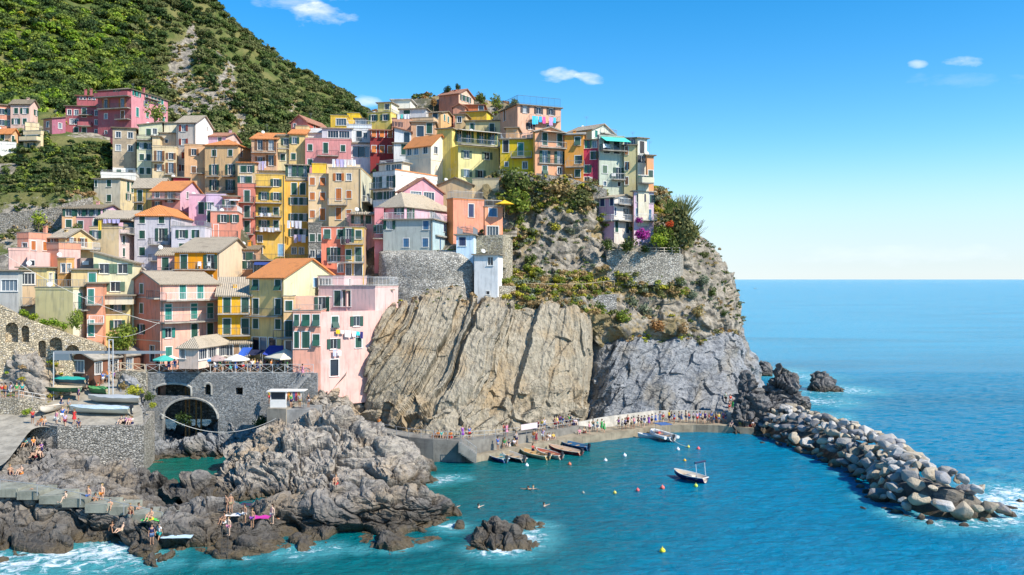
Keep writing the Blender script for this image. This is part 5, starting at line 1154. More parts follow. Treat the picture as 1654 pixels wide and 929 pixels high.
# left parapet rising from the bridge to the ramp, ramp retaining wall and block wall
wall('terrace_parapet', [xy(160, 113.5), xy(195, 112.6), xy(236, 112.6)], 7.5, [10.3, 11.1, 10.9], .5, stone((.42, .38, .30), 1.6), 'pale stone parapet curving from the boat ramp up to the bridge', 'wall')
rw = [(50, 99.9), (66, 99.2), (93, 98.0), (150, 98.6), (232, 99.5), (236, 109)]
wall('ramp_wall', [xy(*p) for p in rw], -1.5, [6.45, 6.4, 6.35, 6.25, 6.2, 6.4], 1.0, stone((.33, .31, .27), 2.0, (.08, .075, .06)), 'square cornered rubble stone wall holding up the boat ramp above the rocks', 'wall')
surf('boat_ramp', [row([-90,0,52,95,150,230], None, [84,84.5,97.5,98.4,99,99.9], [4.9,4.8,6.1,6.15,6.15,6.15]),
   row([-90,0,52,95,150,231], None, [92,92,100.3,101,101.5,102], [5.5,5.5,6.5,6.6,6.6,6.6]),
   row([-90,0,52,95,150,228], None, [101,101,104,105,105,105.5], [6.6,6.6,6.9,7.1,7.2,7.3]),
   row([-90,0,52,95,160,215], None, [106,106,108.5,109.6,109.6,109.6], [7.4,7.4,8.0,8.25,8.4,8.6]),
   row([-90,0,52,95,160,215], None, [112,112,113,114,114,114], [8.8,8.8,9.4,10.0,10.2,10.5]),
   row([-90,0,52,95,160,215], None, [120,120,120,120,120,120], [10.5,10.5,10.6,10.65,10.66,10.6])], 130, 90, lambda P, px, py: fbm(P*.5, 3)*.06, concrete((.40, .36, .29)))
wall('walkway_wall', [xy(-40, 103.2), xy(30, 103.2), xy(78, 104.8)], 4, [8.75, 8.75, 7.9], 3, stone((.42, .37, .28), 2.0), 'low pale stone wall under the railed walkway at the left edge', 'wall')
surf('left_cliff', [row([-90,-20,30,70,100,122], [690,685,680,672,655,640], [105,105,105,106,108,110]), row([-90,-20,30,70,98,116], [650,650,650,650,640,625], [106.5,106.5,106.5,107,109,110.5]),
   row([-90,-20,30,66,92,108], [612,612,612,612,610,605], [107.8,107.8,107.6,108,109.6,111]), row([-90,-20,24,52,84,104], [575,575,572,572,590,592], [109.6,109.4,108.4,109.2,110.6,111.5]), row([-90,-20,24,52,84,104], [555,555,560,566,586,590], [111.5,111.2,110.6,110.8,112,112.5])],
   150, 110, blocky(.55, (.35, .35, .5), 20, .8, .4, .1), rock('central'))
# sloping stone ramp wall with arched niches
def yL(px): return np.interp(px, [-40, 165], [107.0, 113.0])
def wl_pt(px): return xy(px, float(yL(px)))
a0, a1 = Vector((*wl_pt(-40), 0)), Vector((*wl_pt(168), 0)); dr = (a1-a0).normalized(); ang = math.atan2(dr.y, dr.x)
cs = []
for px, pt, pb, wpx in ((19, 521, 553, 18), (41, 526, 553, 11), (68, 550, 578, 11), (90, 545, 566, 18), (117, 557, 569, 20)):
    Y = float(yL(px)); z1, z0 = H-(pt-HZ)/F*Y, H-(pb-HZ)/F*Y
    cs.append(cutter(arch_prof(wpx/F*Y, z1-z0, None, 10), Matrix.Translation((*wl_pt(px), z0)) @ Matrix.Rotation(ang, 4, 'Z'), 1.1))
tops = []
pp = [-40, 0, 40, 80, 120, 159, 168]
for px, py in zip(pp, [474, 493, 514, 528, 543, 556, 562]): tops.append(float(H-(py-HZ)/F*yL(px)))
lw = wall('arched_ramp_wall', [wl_pt(p) for p in pp], [7]*7, tops, 2.2, stone((.54, .45, .31), 2.3, (.18, .15, .11)), 'long sloping pale stone wall with arched niches at the far left', 'wall', None, None, cs)
# --- quay and path
def ribbon(name, pts, wd, drop, mat, label=None, cat=None, edge=None, kind='structure'):
    """pts: (px,py,z) front edge; extends wd metres back and drop metres down"""
    P = [Vector(WS(*p)) for p in pts]; n = len(P); m = MB(); Q = []
    for i in range(n):
        d = (P[min(i+1, n-1)]-P[max(i-1, 0)]); d.z = 0; d.normalize(); q = Vector((-d.y, d.x, 0)); q = q if q.y > 0 else -q
        w_ = wd[i] if isinstance(wd, (list, tuple)) else wd; Q.append(P[i]+q*w_)
    for i in range(n-1):
        a, b, c, d = P[i], P[i+1], Q[i+1], Q[i]; dz = Vector((0, 0, drop)); m.add([a, b, c, d, a-dz, b-dz, c-dz, d-dz], [(0,1,2,3),(0,4,5,1),(2,6,7,3)]+([(0,3,7,4)] if i == 0 else [])+([(1,5,6,2)] if i == n-2 else []))
    o = m.build(name, mat); tag(o, label, cat, None, kind); return P, Q
UP = [(548,679,3.8),(585,691,3.45),(620,699,3.25),(660,706,3.0),(700,710,2.85),(745,712,2.7),(800,708,2.3),(850,702,2.0),(900,694,1.95),(935,688,1.95),(962,690,1.3)]
upP, upQ = ribbon('cliff_path', UP, 2.4, 4, concrete((.25, .235, .205)))
QL = [(764,739,.7),(800,731,.8),(850,721,.9),(900,711.5,.95),(940,705,1.0),(1000,697.5,1.05),(1040,692.5,1.05),(1083,687,1.1),(1120,686,1.1),(1160,687,1.1),(1195,690,1.0),(1218,692,.9)]
qP, qQ = ribbon('quay', QL, [3,3,3.2,3.6,4.2,4.2,4.4,5,4.6,4.6,4,4], 3, concrete((.35, .295, .21)))
ribbon('path_wall_shadow_step', [(745,712.5,2.65),(760,722,1.8),(772,731,1.0)], 1.6, 3, concrete((.3, .28, .24)), None, None) if False else None
pw = [tuple(q+Vector((0, -.35, 0)))[:2] for q in qQ[4:11]]
wall('quay_parapet', pw, .6, [2.0, 2.55, 2.6, 2.6, 2.6, 2.6, 2.4], .35, concrete((.62, .58, .50)), 'long whitewashed parapet wall at the back of the quay under the grey cliff', 'wall')
def railing(name, pts, h, label, step=1.6, rails=(1.0, .55), r=.03, mat=None, cross=False, cat='railing'):
    m = MB(); up = Vector((0, 0, 1))
    for i in range(len(pts)-1):
        a, b = Vector(pts[i]), Vector(pts[i+1]); L = (b-a).length; n = max(1, round(L/step))
        for k in range(n):
            p = a+(b-a)*(k/n); q = a+(b-a)*((k+1)/n); m.tube(p, p+up*h, r*1.3, 5)
            if cross: m.tube(p+up*.1, q+up*(h-.05), r*.8, 4); m.tube(q+up*.1, p+up*(h-.05), r*.8, 4)
        for f in rails: m.tube(a+up*h*f, b+up*h*f, r, 5)
    m.tube(Vector(pts[-1]), Vector(pts[-1])+up*h, r*1.3, 5)
    o = m.build(name, mat or plain((.35, .36, .36), .5, .3, name='galvanised')); tag(o, label, cat); return o
iron = plain((.35, .36, .36), .5, .3, name='galvanised'); wood = plain((.38, .30, .2), .8, name='weathered_wood')
railing('railing', [p+Vector((0, .15, 0)) for p in upP[:10]], 1.05, 'thin metal railing along the cliff path above the small boats', 2.0)
railing('fence', [Vector((*xy(px, 113.5), ZP)) for px in (236, 300, 380, 460, 506)], 1.15, 'grey metal fence with crossed panels along the edge of the terrace', 1.75, (1.0, .08), .035, plain((.55, .55, .52), .5, .2, name='fence_paint'), True, 'fence')
railing('fence', [Vector((*xy(px, Y), z)) for px, Y, z in ((168, 113.3, 10.5), (195, 112.7, 11.15), (234, 112.7, 10.9))], 1.0, 'pale wooden fence with crossed panels on the curved parapet by the shed', 1.5, (1.0, .1), .05, plain((.6, .48, .33), .7, name='pale_wood'), True, 'fence')
railing('railing', [Vector((*xy(px, Y), z)) for px, Y, z in ((-30, 103.3, 8.75), (30, 103.3, 8.75), (74, 104.8, 7.95))], 1.0, 'thin pale railing on the walkway wall at the left edge', 1.8)
railing('railing', [WS(0, 792, 4.1), WS(60, 801, 3.7), WS(130, 815, 3.0), WS(200, 832, 2.3), WS(262, 846, 1.7)], 1.0, 'thin metal handrail beside the stepped bathing platform', 3.0, (1.0,))
railing('fence', [W(828, 466, 136), W(880, 468, 137), W(940, 468, 138.5), W(992, 462, 141)], .9, 'rustic wooden pole fence along the cliff footpath', 1.8, (1.0,), .05, wood, False, 'fence')
railing('fence', [W(984, 408, 145), W(1020, 409, 145.5), W(1060, 410, 146), W(1098, 410, 147)], 1.0, 'pale wooden fence along the garden terrace below the lilac villa', 1.7, (1.0, .5), .05, plain((.6, .52, .4), .7, name='pale_wood'), False, 'fence')
# retaining walls on the cliff
def curtain(name, rows, mat, label, cat='wall', nu=90, nv=40, amp=.12):
    o = surf(name, rows, nu, nv, lambda P, px, py: fbm(P*.8, 3)*amp, mat, None, None); tag(o, label, cat); return o
curtain('retaining_wall', [row([612,625,660,700,740,760,768], [505,502,496,492,494,495,498], [134.5,132.4,131.2,130.6,131,131.8,134]), row([612,622,658,700,740,762,769], [455,455,455,455,455,456,456], [135,133.4,132.2,131.6,131.8,132.4,134.6]),
   row([612,620,656,700,742,763,770], [412,410,409,409,411,424,430], [135.8,134.4,133.4,132.8,132.8,133.2,135.4]), row([612,622,658,700,742,763,770], [406,404,403,403,405,418,424], [141]*7)], stone((.40, .38, .33), 1.9), 'tall rounded rubble wall carrying the grey blue house above the beige cliff')
wall('retaining_wall', [xy(764, 137.2), xy(812, 136.2), xy(828, 140)], 15, [H+(HZ-381)/F*137.2, H+(HZ-379)/F*136.2, H+(HZ-380)/F*140], 2.5, stone((.44, .39, .28), 2.0), 'stone wall under the salmon orange house beside the white tower house', 'wall', None, None,
     [cutter(arch_prof(1.7, 2.9, None, 10), Matrix.Translation((*xy(814, 136.2), H-(462-HZ)/F*136.2)), 1.2)])
wall('retaining_wall', [xy(804, 131.5), xy(833, 133.5)], 17, [H-(462-HZ)/F*131.5, H-(462-HZ)/F*133.5], 3, stone((.40, .36, .28), 2.0), 'low stone wall patch between the white tower house and the footpath', 'wall')
tp = [(806,284,151.6),(840,277,151.3),(880,281,151),(920,288,151),(950,296,151.4),(980,306,151)]
wall('retaining_wall', [xy(p, Y) for p, _, Y in tp], 34, [H-(py-HZ)/F*Y for _, py, Y in tp], .8, stone((.42, .38, .32), 2.2), 'curving stone wall below the cliff top row of houses', 'wall')
gp = [(980,404,145.2),(1020,406,145.3),(1060,407,145.8),(1098,409,147),(1104,412,150)]
wall('retaining_wall', [xy(p, Y) for p, _, Y in gp], 22, [H-(py-HZ)/F*Y for _, py, Y in gp], 4, stone((.40, .37, .31), 1.6), 'rough stone wall holding the garden terrace of the lilac villa', 'wall')
wall('retaining_wall', [xy(900, 137.3), xy(950, 139), xy(996, 141.4)], 17.5, [H-(480-HZ)/F*137.3, H-(478-HZ)/F*139, H-(475-HZ)/F*141.4], 1, stone((.30, .29, .27), 1.8), 'dark low stone wall under the footpath on the headland', 'wall')
# upper left garden walls
for (a, b, zt_, lb) in (((0, 345, 157.5), (100, 335, 158.5), 2.2, 'grey stone garden wall below the vines at the far left'), ((100, 330, 160), (150, 318, 163), 2.0, 'short stone wall beside the small cream house with the wide shutter'), ((96, 222, 199), (160, 224, 198), 1.2, 'pale low wall in front of the crimson palace')):
    A_, B_ = W(*a), W(*b); wall('garden_wall', [A_[:2], B_[:2]], min(A_[2], B_[2])-7, [A_[2], B_[2]], .6, stone((.33, .30, .25), 2.0), lb)
# stepped bathing platform
m = MB(); st = [(-30,787,4.2),(2,787,4.2),(27,791,4.0),(63,798,3.75),(100,803,3.45),(137,812,3.1),(173,816,2.8),(205,828,2.4),(237,834,2.05),(268,842,1.65)]
for i in range(len(st)-1):
    px0, py, z = st[i]; px1 = st[i+1][0]; a = Vector(WS(px0, py+3, z)); b = Vector(WS(px1, py+3, z)); m.obox(Vector((a.x, a.y, a.z-.75)), Vector((b.x-a.x-.03, b.y-a.y, 0)), Vector((.3, 2.6, 0)), (0, 0, .75))
tag(m.build('bathing_platform', concrete((.30, .30, .24))), 'long concrete bathing platform stepping down to the right over the front rocks', 'platform')
# kiosk platform: concrete pier block, kiosk, small stairs
m = MB(); m.obox((*xy(431, 108.2), 1), Vector((*xy(462, 107.6), 1))-Vector((*xy(431, 108.2), 1)), (1.0, 6, 0), (0, 0, zz(660, 108)-1)); 
tag(m.build('pier_block', concrete((.33, .29, .23))), 'tall square concrete block carrying the beach kiosk', 'pier')
m = MB(); a = Vector((*xy(462, 107.8), 3)); b = Vector((*xy(505, 108.6), 3)); m.obox(a, b-a, (.6, 6, 0), (0, 0, zz(662, 108)-3)); tag(m.build('pier_block', concrete((.30, .30, .29))), 'lower grey concrete block right of the kiosk block, by the rocks', 'pier')
zk = zz(660, 108)
k = empty('kiosk', (*xy(452, 109.6), zk)); tag(k, 'small white beach kiosk with a flat roof on the concrete block', 'kiosk'); wmt = plain((.72, .70, .66), .6, name='white_board')
m = MB(); m.box(-1.0, 1.0, -.8, .8, 0, 1.0); m.box(-1.0, -.9, -.8, .8, 1.0, 2.0); m.box(.9, 1.0, -.8, .8, 1.0, 2.0); m.box(-.9, .9, .7, .8, 1, 2); m.build('body', wmt, k)
m = MB(); m.box(-1.35, 1.25, -1.15, 1.0, 2.0, 2.14); m.build('roof', wmt, k); m = MB(); m.box(-.9, .9, -.72, -.7, 1.0, 1.9); m.build('hatch', glass(), k)
k = empty('stall', (*xy(477, 110.2), zk)); tag(k, 'open stall with a white canopy and hanging clothes right of the kiosk', 'stall')
m = MB(); m.box(-1.35, 1.35, -1.0, 1.0, 1.95, 2.05); m.build('canopy', wmt, k)
for x in (-1.25, 1.25):
    for y in (-.9, .9): m = MB(); m.tube((x, y, 0), (x, y, 1.96), .035, 6); m.build('leg', iron, k)
for i, cc in enumerate(((.6,.12,.05), (.7,.3,.05), (.6,.55,.5), (.1,.12,.3), (.6,.08,.12), (.7,.35,.1), (.65,.6,.5))):
    m = MB(); x = -1.0+i*.3; m.box(x, x+.24, -.86, -.8, .75+.1*(i % 2), 1.85); m.box(x+.04, x+.2, -.84, -.82, 1.85, 1.95); m.build('garment', plain(cc, .9, name='cloth'), k)
# stairs from the terrace to the kiosk
m = MB(); A_ = Vector((*xy(497, 112.0), ZP)); B_ = Vector((*xy(458, 111.6), zk+.3)); n = 14
for i in range(n): p = A_+(B_-A_)*(i/n); m.box(p.x-.25, p.x+.25, p.y-.6, p.y+.6, p.z-.35, p.z-.05)
s_ = m.build('steps', concrete((.33, .32, .3))); tag(s_, 'narrow stair descending along the bridge wall to the kiosk', 'stairs')
m = MB(); House.rail_into(m, [A_+Vector((0, -.65, 0)), B_+Vector((0, -.65, 0))], 1.0); m.build('railing', iron, s_)
m = MB(); A_, B_ = Vector(WS(744, 714, 2.65)), Vector(WS(770, 733, 1.0)); n = 9
for i in range(n): p = A_+(B_-A_)*(i/n); m.box(p.x-.22, p.x+.22, p.y-.9, p.y+.5, p.z-1.2, p.z)
s_ = m.build('steps', concrete((.3, .29, .26))); tag(s_, 'short railed stair from the cliff path down to the low quay', 'stairs'); m = MB(); House.rail_into(m, [A_+Vector((0, -.9, 0)), B_+Vector((0, -.9, 0))], 1.0); m.build('railing', iron, s_)
# shed restaurant
h = House('shed', 'long low brown timber shed restaurant with glass panels beside the boat ramp', 'restaurant')
h.vol(110,152,232,579,620,110.8,16,(.20,.085,.05),('gB',.9,'slab'),A=((124,140),(592,),'GG','brown'),B=((159,171,183,195,207,218),(590,),'GGGGGG','brown',.8),down=2,depth=4)
# hoist: beam, grey box, posts
bm_ = empty('hoist_gantry', (*xy(180, 108.5), 8.2)); tag(bm_, 'grey steel boat hoist with a long beam on two posts above the ramp', 'boat hoist'); o3 = Vector(bm_.location)
zb_ = H-(569-HZ)/F*108.5
m = MB(); m.obox(Vector((*xy(86, 108.5), zb_-.2))-o3, Vector((*xy(266, 108.5), 0))-Vector((*xy(86, 108.5), 0)), (0, .3, 0), (0, 0, .35)); m.build('beam', plain((.33, .36, .38), .5, .4, name='painted_steel'), bm_)
m = MB(); m.obox(Vector((*xy(86, 108.3), zb_-1.0))-o3, (1.95, 0, 0), (0, .8, 0), (0, 0, .78)); m.build('hoist_box', plain((.20, .25, .28), .5, .3, name='painted_steel'), bm_)
for px in (86.5, 176, 182.5):
    m = MB(); p = Vector((*xy(px, 108.2), 7.6)); tp_ = H-((548 if px > 100 else 569)-HZ)/F*108.2; m.tube(p-o3, Vector((p.x, p.y, tp_))-o3, .07, 6); m.build('post', plain((.55, .56, .56), .5, .3, name='galvanised_light'), bm_)
m = MB(); m.tube(Vector((*xy(176, 108.2), H-(549-HZ)/F*108.2))-o3, Vector((*xy(182.5, 108.2), H-(549-HZ)/F*108.2))-o3, .07, 5); m.build('crossbar', plain((.55, .56, .56), .5, .3, name='galvanised_light'), bm_)
# hanging cables
def cable(a, b, sag, r, label):
    a, b = Vector(a), Vector(b); n = 24; pts = [a+(b-a)*(i/n)-Vector((0, 0, sag*4*(i/n)*(1-i/n))) for i in range(n+1)]; m = MB(); m.path(pts, r, 5); tag(m.build('cable', plain((.6, .58, .52), .8, name='rope')), label, 'cable')
cable(W(259, 668, 106), W(446, 676, 107.5), 2.0, .035, 'long cable sagging across the gully in front of the bridge arch')
cable(W(8, 412, 104), W(258, 523, 116), 1.0, .03, 'thin white cable crossing the left front rows from the photo edge')
cable(W(146, 538, 112), W(258, 520, 116), 1.2, .025, 'thin cable strung in front of the round tree')
# ladder at the front rocks
k = empty('ladder', WS(362, 895, .4)); tag(k, 'small metal ladder fixed to the front rocks at the waterline', 'ladder'); m = MB()
for x in (-.25, .25): m.tube((x, 0, -.8), (x, .35, 2.0), .035, 5)
for i in range(8): m.tube((-.25, .05+i*.045, -.6+i*.34), (.25, .05+i*.045, -.6+i*.34), .03, 5)
m.build('rungs', plain((.08, .07, .06), .7, .3, name='rusty_iron'), k)
# ---------------------------------------------------------------- placing helper: first surface met along a line of sight
_PX = np.concatenate([v[1].ravel() for v in SURF.values()]+[VGpx.ravel()]); _Q = np.concatenate([v[0].reshape(-1, 3) for v in SURF.values()]+[VG.reshape(-1, 3)])
_PXr = PX0+F*_Q[:, 0]/_Q[:, 1]; _PYr = HZ-F*(_Q[:, 2]-H)/_Q[:, 1]
def hit(px, py, r=3.0, rng_=None):
    d = np.maximum(np.abs(_PXr-px), np.abs(_PYr-py)); m = d < r
    if rng_: m &= (_Q[:, 1] > rng_[0]) & (_Q[:, 1] < rng_[1])
    if not m.any():
        if r > 40: return Vector(W(px, py, 120))
        return hit(px, py, r*1.8, rng_)
    i = np.where(m)[0]; j = i[np.argmin(_Q[i, 1])]; Y = _Q[j, 1]
    i = i[_Q[i, 1] < Y+1.5]; j = i[np.argmin(d[i])]; return Vector(_Q[j])
# ---------------------------------------------------------------- foliage
def leaves(C, Rr, n, size, cols, seed=0, squash=.8, flat=.35, lumps=5, full=False):
    """leaf-sized quads filling lumpy crowns at centres C (m,3), radii Rr; n leaves per unit r^2; cols list of (dark, light)"""
    g = np.random.default_rng(seed); V = []; A = []
    for i, (c, r) in enumerate(zip(C, Rr)):
        k = max(10, int(n*r*r)); L = g.normal(size=(lumps, 3)); L /= np.linalg.norm(L, axis=1)[:, None]; L *= .55*g.uniform(.5, 1, (lumps, 1)); L[:, 2] = L[:, 2]*(1.0 if full else .6)+(0 if full else .12); lr = g.uniform(.38, .62, lumps)
        w_ = g.integers(0, lumps, k); d = g.normal(size=(k, 3)); d /= np.linalg.norm(d, axis=1)[:, None]; d[:, 2] = np.where(d[:, 2] < (-2 if full else -.2), -d[:, 2], d[:, 2])
        p = (L[w_]+d*(lr[w_]*g.uniform(.65, 1.12, k))[:, None])*r; p[:, 2] *= squash
        nn = d+g.normal(size=(k, 3))*flat*1.6; nn /= np.linalg.norm(nn, axis=1)[:, None]
        t = np.cross(nn, g.normal(size=(k, 3))); t /= np.linalg.norm(t, axis=1)[:, None]; b = np.cross(nn, t); s = (size*g.uniform(.6, 1.35, k))[:, None]
        q = np.stack([p-t*s-b*s*.35, p+t*s*.2-b*s*.8, p+t*s+b*s*.3, p-t*s*.1+b*s*.85], 1)+np.asarray(c)
        V.append(q.reshape(-1, 3)); a, bb = cols[i % len(cols)] if len(cols) < len(C) else cols[i]
        f = np.clip(g.normal(.45, .28, k)+(g.uniform(-.2, .2, lumps))[w_], 0, 1)[:, None]; cc = np.asarray(a)*(1-f)+np.asarray(bb)*f
        A.append(np.repeat(np.concatenate([cc, np.ones((k, 1))], 1), 4, 0))
    V = np.concatenate(V); A = np.concatenate(A); return V, np.arange(len(V)).reshape(-1, 4), A
def leaf_obj(name, C, Rr, n, size, cols, seed=0, parent=None, **k):
    V, Q, A = leaves(C, Rr, n, size, cols, seed, **k); return np_mesh(name, V, Q, leaf(), dict(col=('FLOAT_COLOR', A)), False, parent)
GR = dict(dark=((.018,.04,.01), (.07,.12,.03)), mid=((.045,.075,.018), (.17,.22,.05)), light=((.10,.16,.02), (.34,.38,.06)), olive=((.075,.09,.028), (.24,.25,.085)), dry=((.24,.16,.06), (.58,.43,.20)),
          yellow=((.18,.20,.02), (.60,.54,.05)), grey=((.12,.15,.09), (.34,.37,.24)), rust=((.20,.09,.03), (.45,.24,.09)), magenta=((.22,.02,.14), (.55,.05,.33)), orange=((.5,.10,.02), (.8,.22,.04)), bright=((.10,.19,.012), (.38,.48,.04)))
_pr = {}
def crown_mesh(kind, v, leaf_size=.12, n=260):
    key = (kind, v, leaf_size, n)
    if key not in _pr:
        o = leaf_obj('crown', [(0, 0, 0)], [1.0], n, leaf_size, [GR[kind]], 100+v*7+len(kind), lumps=9, full=True, squash=1.0); _pr[key] = o.data; bpy.data.objects.remove(o)
    return _pr[key]
bark = plain((.14, .10, .07), .95, name='bark', nz=.4)
_tr = {}
def trunk_mesh(v):
    if v not in _tr:
        g = random.Random(v); m = MB(); m.path([(0, 0, -.6), (.03, .02, .3), (-.04, .03, .8), (.02, 0, 1.2)], .11, 7, .5)
        for k in range(5):
            a = k*1.3+g.random(); z = .45+.13*k; m.path([(0, 0, z), (math.cos(a)*.3, math.sin(a)*.3, z+.3), (math.cos(a)*.55, math.sin(a)*.55, z+.5)], .05, 5, .4)
        _tr[v] = m.mesh('trunk', bark)
    return _tr[v]
VN = [0]
def tree(px, py, rpx, kind, label, Y=None, name='tree', group=None, hgt=1.0, lz=.1, sq=1.0, n=620):
    """crown centred at (px,py) with radius rpx pixels"""
    VN[0] += 1
    p = hit(px, py+rpx*.8) if Y is None else Vector(W(px, py+rpx, Y)); r = rpx/F*p.y; c = Vector(W(px, py, p.y))
    base = Vector((c.x, c.y, c.z-r*(.8+hgt*.5))); t = empty(name, base); tag(t, label, 'tree', group); h_ = c.z-base.z
    o = mobj('crown', crown_mesh(kind, VN[0] % 5, lz, n), t, (0, 0, h_)); o.scale = (r, r, r*sq); o.rotation_euler.z = VN[0]*1.7
    o = mobj('trunk', trunk_mesh(VN[0] % 3), t, (0, 0, 0)); o.scale = (r*.8, r*.8, h_*.9); return t
def shrub(px, py, rpx, kind, label, Y=None, group=None, sq=.8, lz=.11, n=420, name='shrub', cat='shrub'):
    VN[0] += 1; p = hit(px, py+rpx*.3) if Y is None else Vector(W(px, py, Y)); r = rpx/F*p.y*1.12; c = Vector(W(px, py, p.y-.3*r))
    o = mobj(name, crown_mesh(kind, VN[0] % 5, lz, n), None, c, VN[0]*2.1); o.scale = (r, r, r*sq); tag(o, label, cat, group); return o
def scatter(name, sname, count, rr, size, n, kinds, cond, seed=0, lift=.3, **kw):
    P, px, py, _ = SURF[sname]; g = np.random.default_rng(seed); ok = np.argwhere(cond(P, px, py)); s = ok[g.integers(0, len(ok), count)]; C = P[s[:, 0], s[:, 1]]+g.normal(size=(count, 3))*np.array([.5, .5, 0])
    Rr = g.uniform(rr[0], rr[1], count)**1.0; C = C+np.array([0, 0, 1])*(Rr*lift)[:, None]
    q = fbm(C*.05+seed, 2); cols = []
    for i in range(count):
        u = g.random()*.75+.25*(q[i]*1.5+.5); cols.append(GR[kinds[int(min(max(u, 0), .999)*len(kinds))]])
    o = leaf_obj(name, C, Rr, n, size, cols, seed, **kw); tag(o, kind='stuff'); return o
hp = SURF['hill']; hrk = hill_rock
scatter('hillside_scrub', 'hill', 2200, (1.2, 3.0), .30, 46, ['dark', 'mid', 'olive', 'mid', 'olive', 'mid', 'olive'], lambda P, px, py: (px > 215) & (px < 640) & (hill_rock(P, px, py) < .32) & (P[..., 1] < 420), 3)
scatter('hillside_scrub', 'hill', 1250, (1.3, 3.6), .32, 40, ['dark', 'mid', 'light', 'bright', 'mid', 'light', 'dark'], lambda P, px, py: (px <= 225) & (px > -60) & (py > -40), 4)
scatter('hillside_scrub', 'hill', 420, (.6, 1.4), .3, 40, ['olive', 'dry', 'mid'], lambda P, px, py: (px > 215) & (px < 640) & (hill_rock(P, px, py) >= .32), 5)
scatter('terrace_scrub', 'terraced_slope', 1000, (.5, 1.3), .2, 80, ['dark', 'mid', 'dark', 'olive', 'mid', 'light', 'dark', 'olive'], lambda P, px, py: (px < 176) & (px > -40) & (py < 312) & (py > np.where(px > 75, 236, 215)) & (((P[..., 2]/2.6) % 1) < .78), 6)
scatter('terrace_scrub', 'terraced_slope', 150, (.4, 1.1), .22, 60, ['dry', 'olive', 'mid'], lambda P, px, py: (px < 150) & (px > -40) & (py >= 312) & (py < 400), 7)
scatter('terrace_vines', 'hill', 900, (.7, 1.3), .26, 60, ['light', 'bright', 'light', 'yellow'], lambda P, px, py: (px < 260) & (px > -60) & (py > -20) & (((P[..., 2]/5.5) % 1) < .3), 14)
sr = lambda P, px, py: scrub_rock(P, px, py)
scatter('cliff_scrub', 'headland_slope', 2000, (.4, 1.2), .15, 120, ['dry', 'olive', 'light', 'olive', 'dry', 'yellow', 'grey', 'light', 'dry'], lambda P, px, py: (px > 806) & (sr(P, px, py) < .5) & (py < 512), 8, .2)
scatter('cliff_scrub', 'headland_slope', 420, (.3, .75), .14, 130, ['grey', 'dry', 'olive', 'grey', 'mid', 'dark'], lambda P, px, py: (px > 806) & (sr(P, px, py) >= .5) & (py < 525), 9, .15)
scatter('cliff_scrub', 'headland_slope', 110, (.6, 1.2), .14, 130, ['dry', 'olive', 'dry', 'olive', 'mid', 'yellow'], lambda P, px, py: (px > 860) & (px < 985) & (py > 285) & (py < 350), 15, .25)
scatter('cliff_scrub', 'headland_cliff', 150, (.25, .8), .14, 130, ['dry', 'rust', 'olive', 'yellow'], lambda P, px, py: (py < 552+8*np.sin(px*.08)) & (px > 985) & (px < 1185), 10, .1)
scatter('ledge_plants', 'slab_cliff', 60, (.2, .55), .12, 150, ['yellow', 'dry', 'olive'], lambda P, px, py: ((py < 505) & (px > 640)) | ((np.abs(px-(770-.25*(py-490))) < 4) & (py < 610)), 11, .05)
scatter('ledge_plants', 'left_cliff', 46, (.25, .75), .13, 130, ['yellow', 'bright', 'dry', 'olive'], lambda P, px, py: (px > 0) & (px < 112), 12, .1)
# village greenery between the houses
g_ = np.random.default_rng(5); sel = np.argwhere((VGpx > 165) & (VG[..., 1] > 128)); s_ = sel[g_.integers(0, len(sel), 330)]; C_ = VG[s_[:, 0], s_[:, 1]]; R_ = g_.uniform(.4, 1.1, 330)
tag(leaf_obj('garden_greenery', C_+[0, 0, .3], R_, 70, .2, [GR[k] for k in ('dark', 'mid', 'light', 'mid')], 6), kind='stuff')
scatter('crest_scrub', 'crest_hill', 170, (.6, 1.5), .22, 60, ['dark', 'mid', 'olive', 'rust', 'light'], lambda P, px, py: (px > 570) & (px < 875) & (P[..., 1] < 214), 13)
# single trees and bushes
for px, py, r, k, lb in ((183,122,20,'light','bright light green tree on the hillside right above the crimson palace'), (222,106,15,'mid','mid green tree upslope to the right of the bright tree over the crimson palace'), (160,128,11,'mid','small tree just left of the bright tree above the crimson palace'),
    (138,42,17,'dark','broad dark evergreen high on the left hillside above the vine terraces'), (60,66,12,'light','pale green bushy tree on the far left vine terraces'), (98,132,13,'mid','round green tree above the far left end of the crimson palace'), (36,140,12,'light','light green tree over the pale peach house at the far left'),
    (72,142,10,'mid','mid green tree between the far left houses and the hillside'), (12,108,12,'mid','green tree at the left edge of the photo on the hillside'), (240,60,16,'dark','dark evergreen left of the pale rock scar high on the hill'), (215,78,14,'olive','grey olive tree left of the pale rock scar'), (345,130,14,'dark','dark green tree standing beside the rock gully on the hill'),
    (322,95,11,'dark','dark tree wedged between two pale rock scars on the hill'), (238,120,13,'mid','mid green tree below the pale rock scar'), (120,20,15,'mid','mid green tree near the top left of the hillside'), (300,8,16,'dark','dark tree near the hill crest at the top of the photo')):
    tree(px, py, r, k, lb, None, 'tree', 'trees standing out on the hillside', n=240, lz=.13)
tree(250,182,19,'light','thin yellow green tree in front of the pink end of the crimson palace',198,n=420,lz=.09)
tree(201,546,27,'light','round bright green citrus tree beside the salmon front house',115.5,n=1500,lz=.075)
tree(834,293,26,'mid','large round dark green tree under the yellow cliff top house',149,n=1300,lz=.08)
tree(95,196,15,'yellow','yellow green bushy tree between the far left houses and the crimson palace',203,n=260)
tree(30,268,13,'mid','dark green bush tree on the left vineyard terraces',188,hgt=.4); tree(88,254,14,'light','light green tree in the middle of the left vineyard terraces',187,hgt=.4)
tree(106,283,24,'olive','large olive green tree above the stone terrace wall at left',172,n=900,lz=.09); tree(148,262,9,'mid','small tree at the right end of the left vineyard terraces',184)
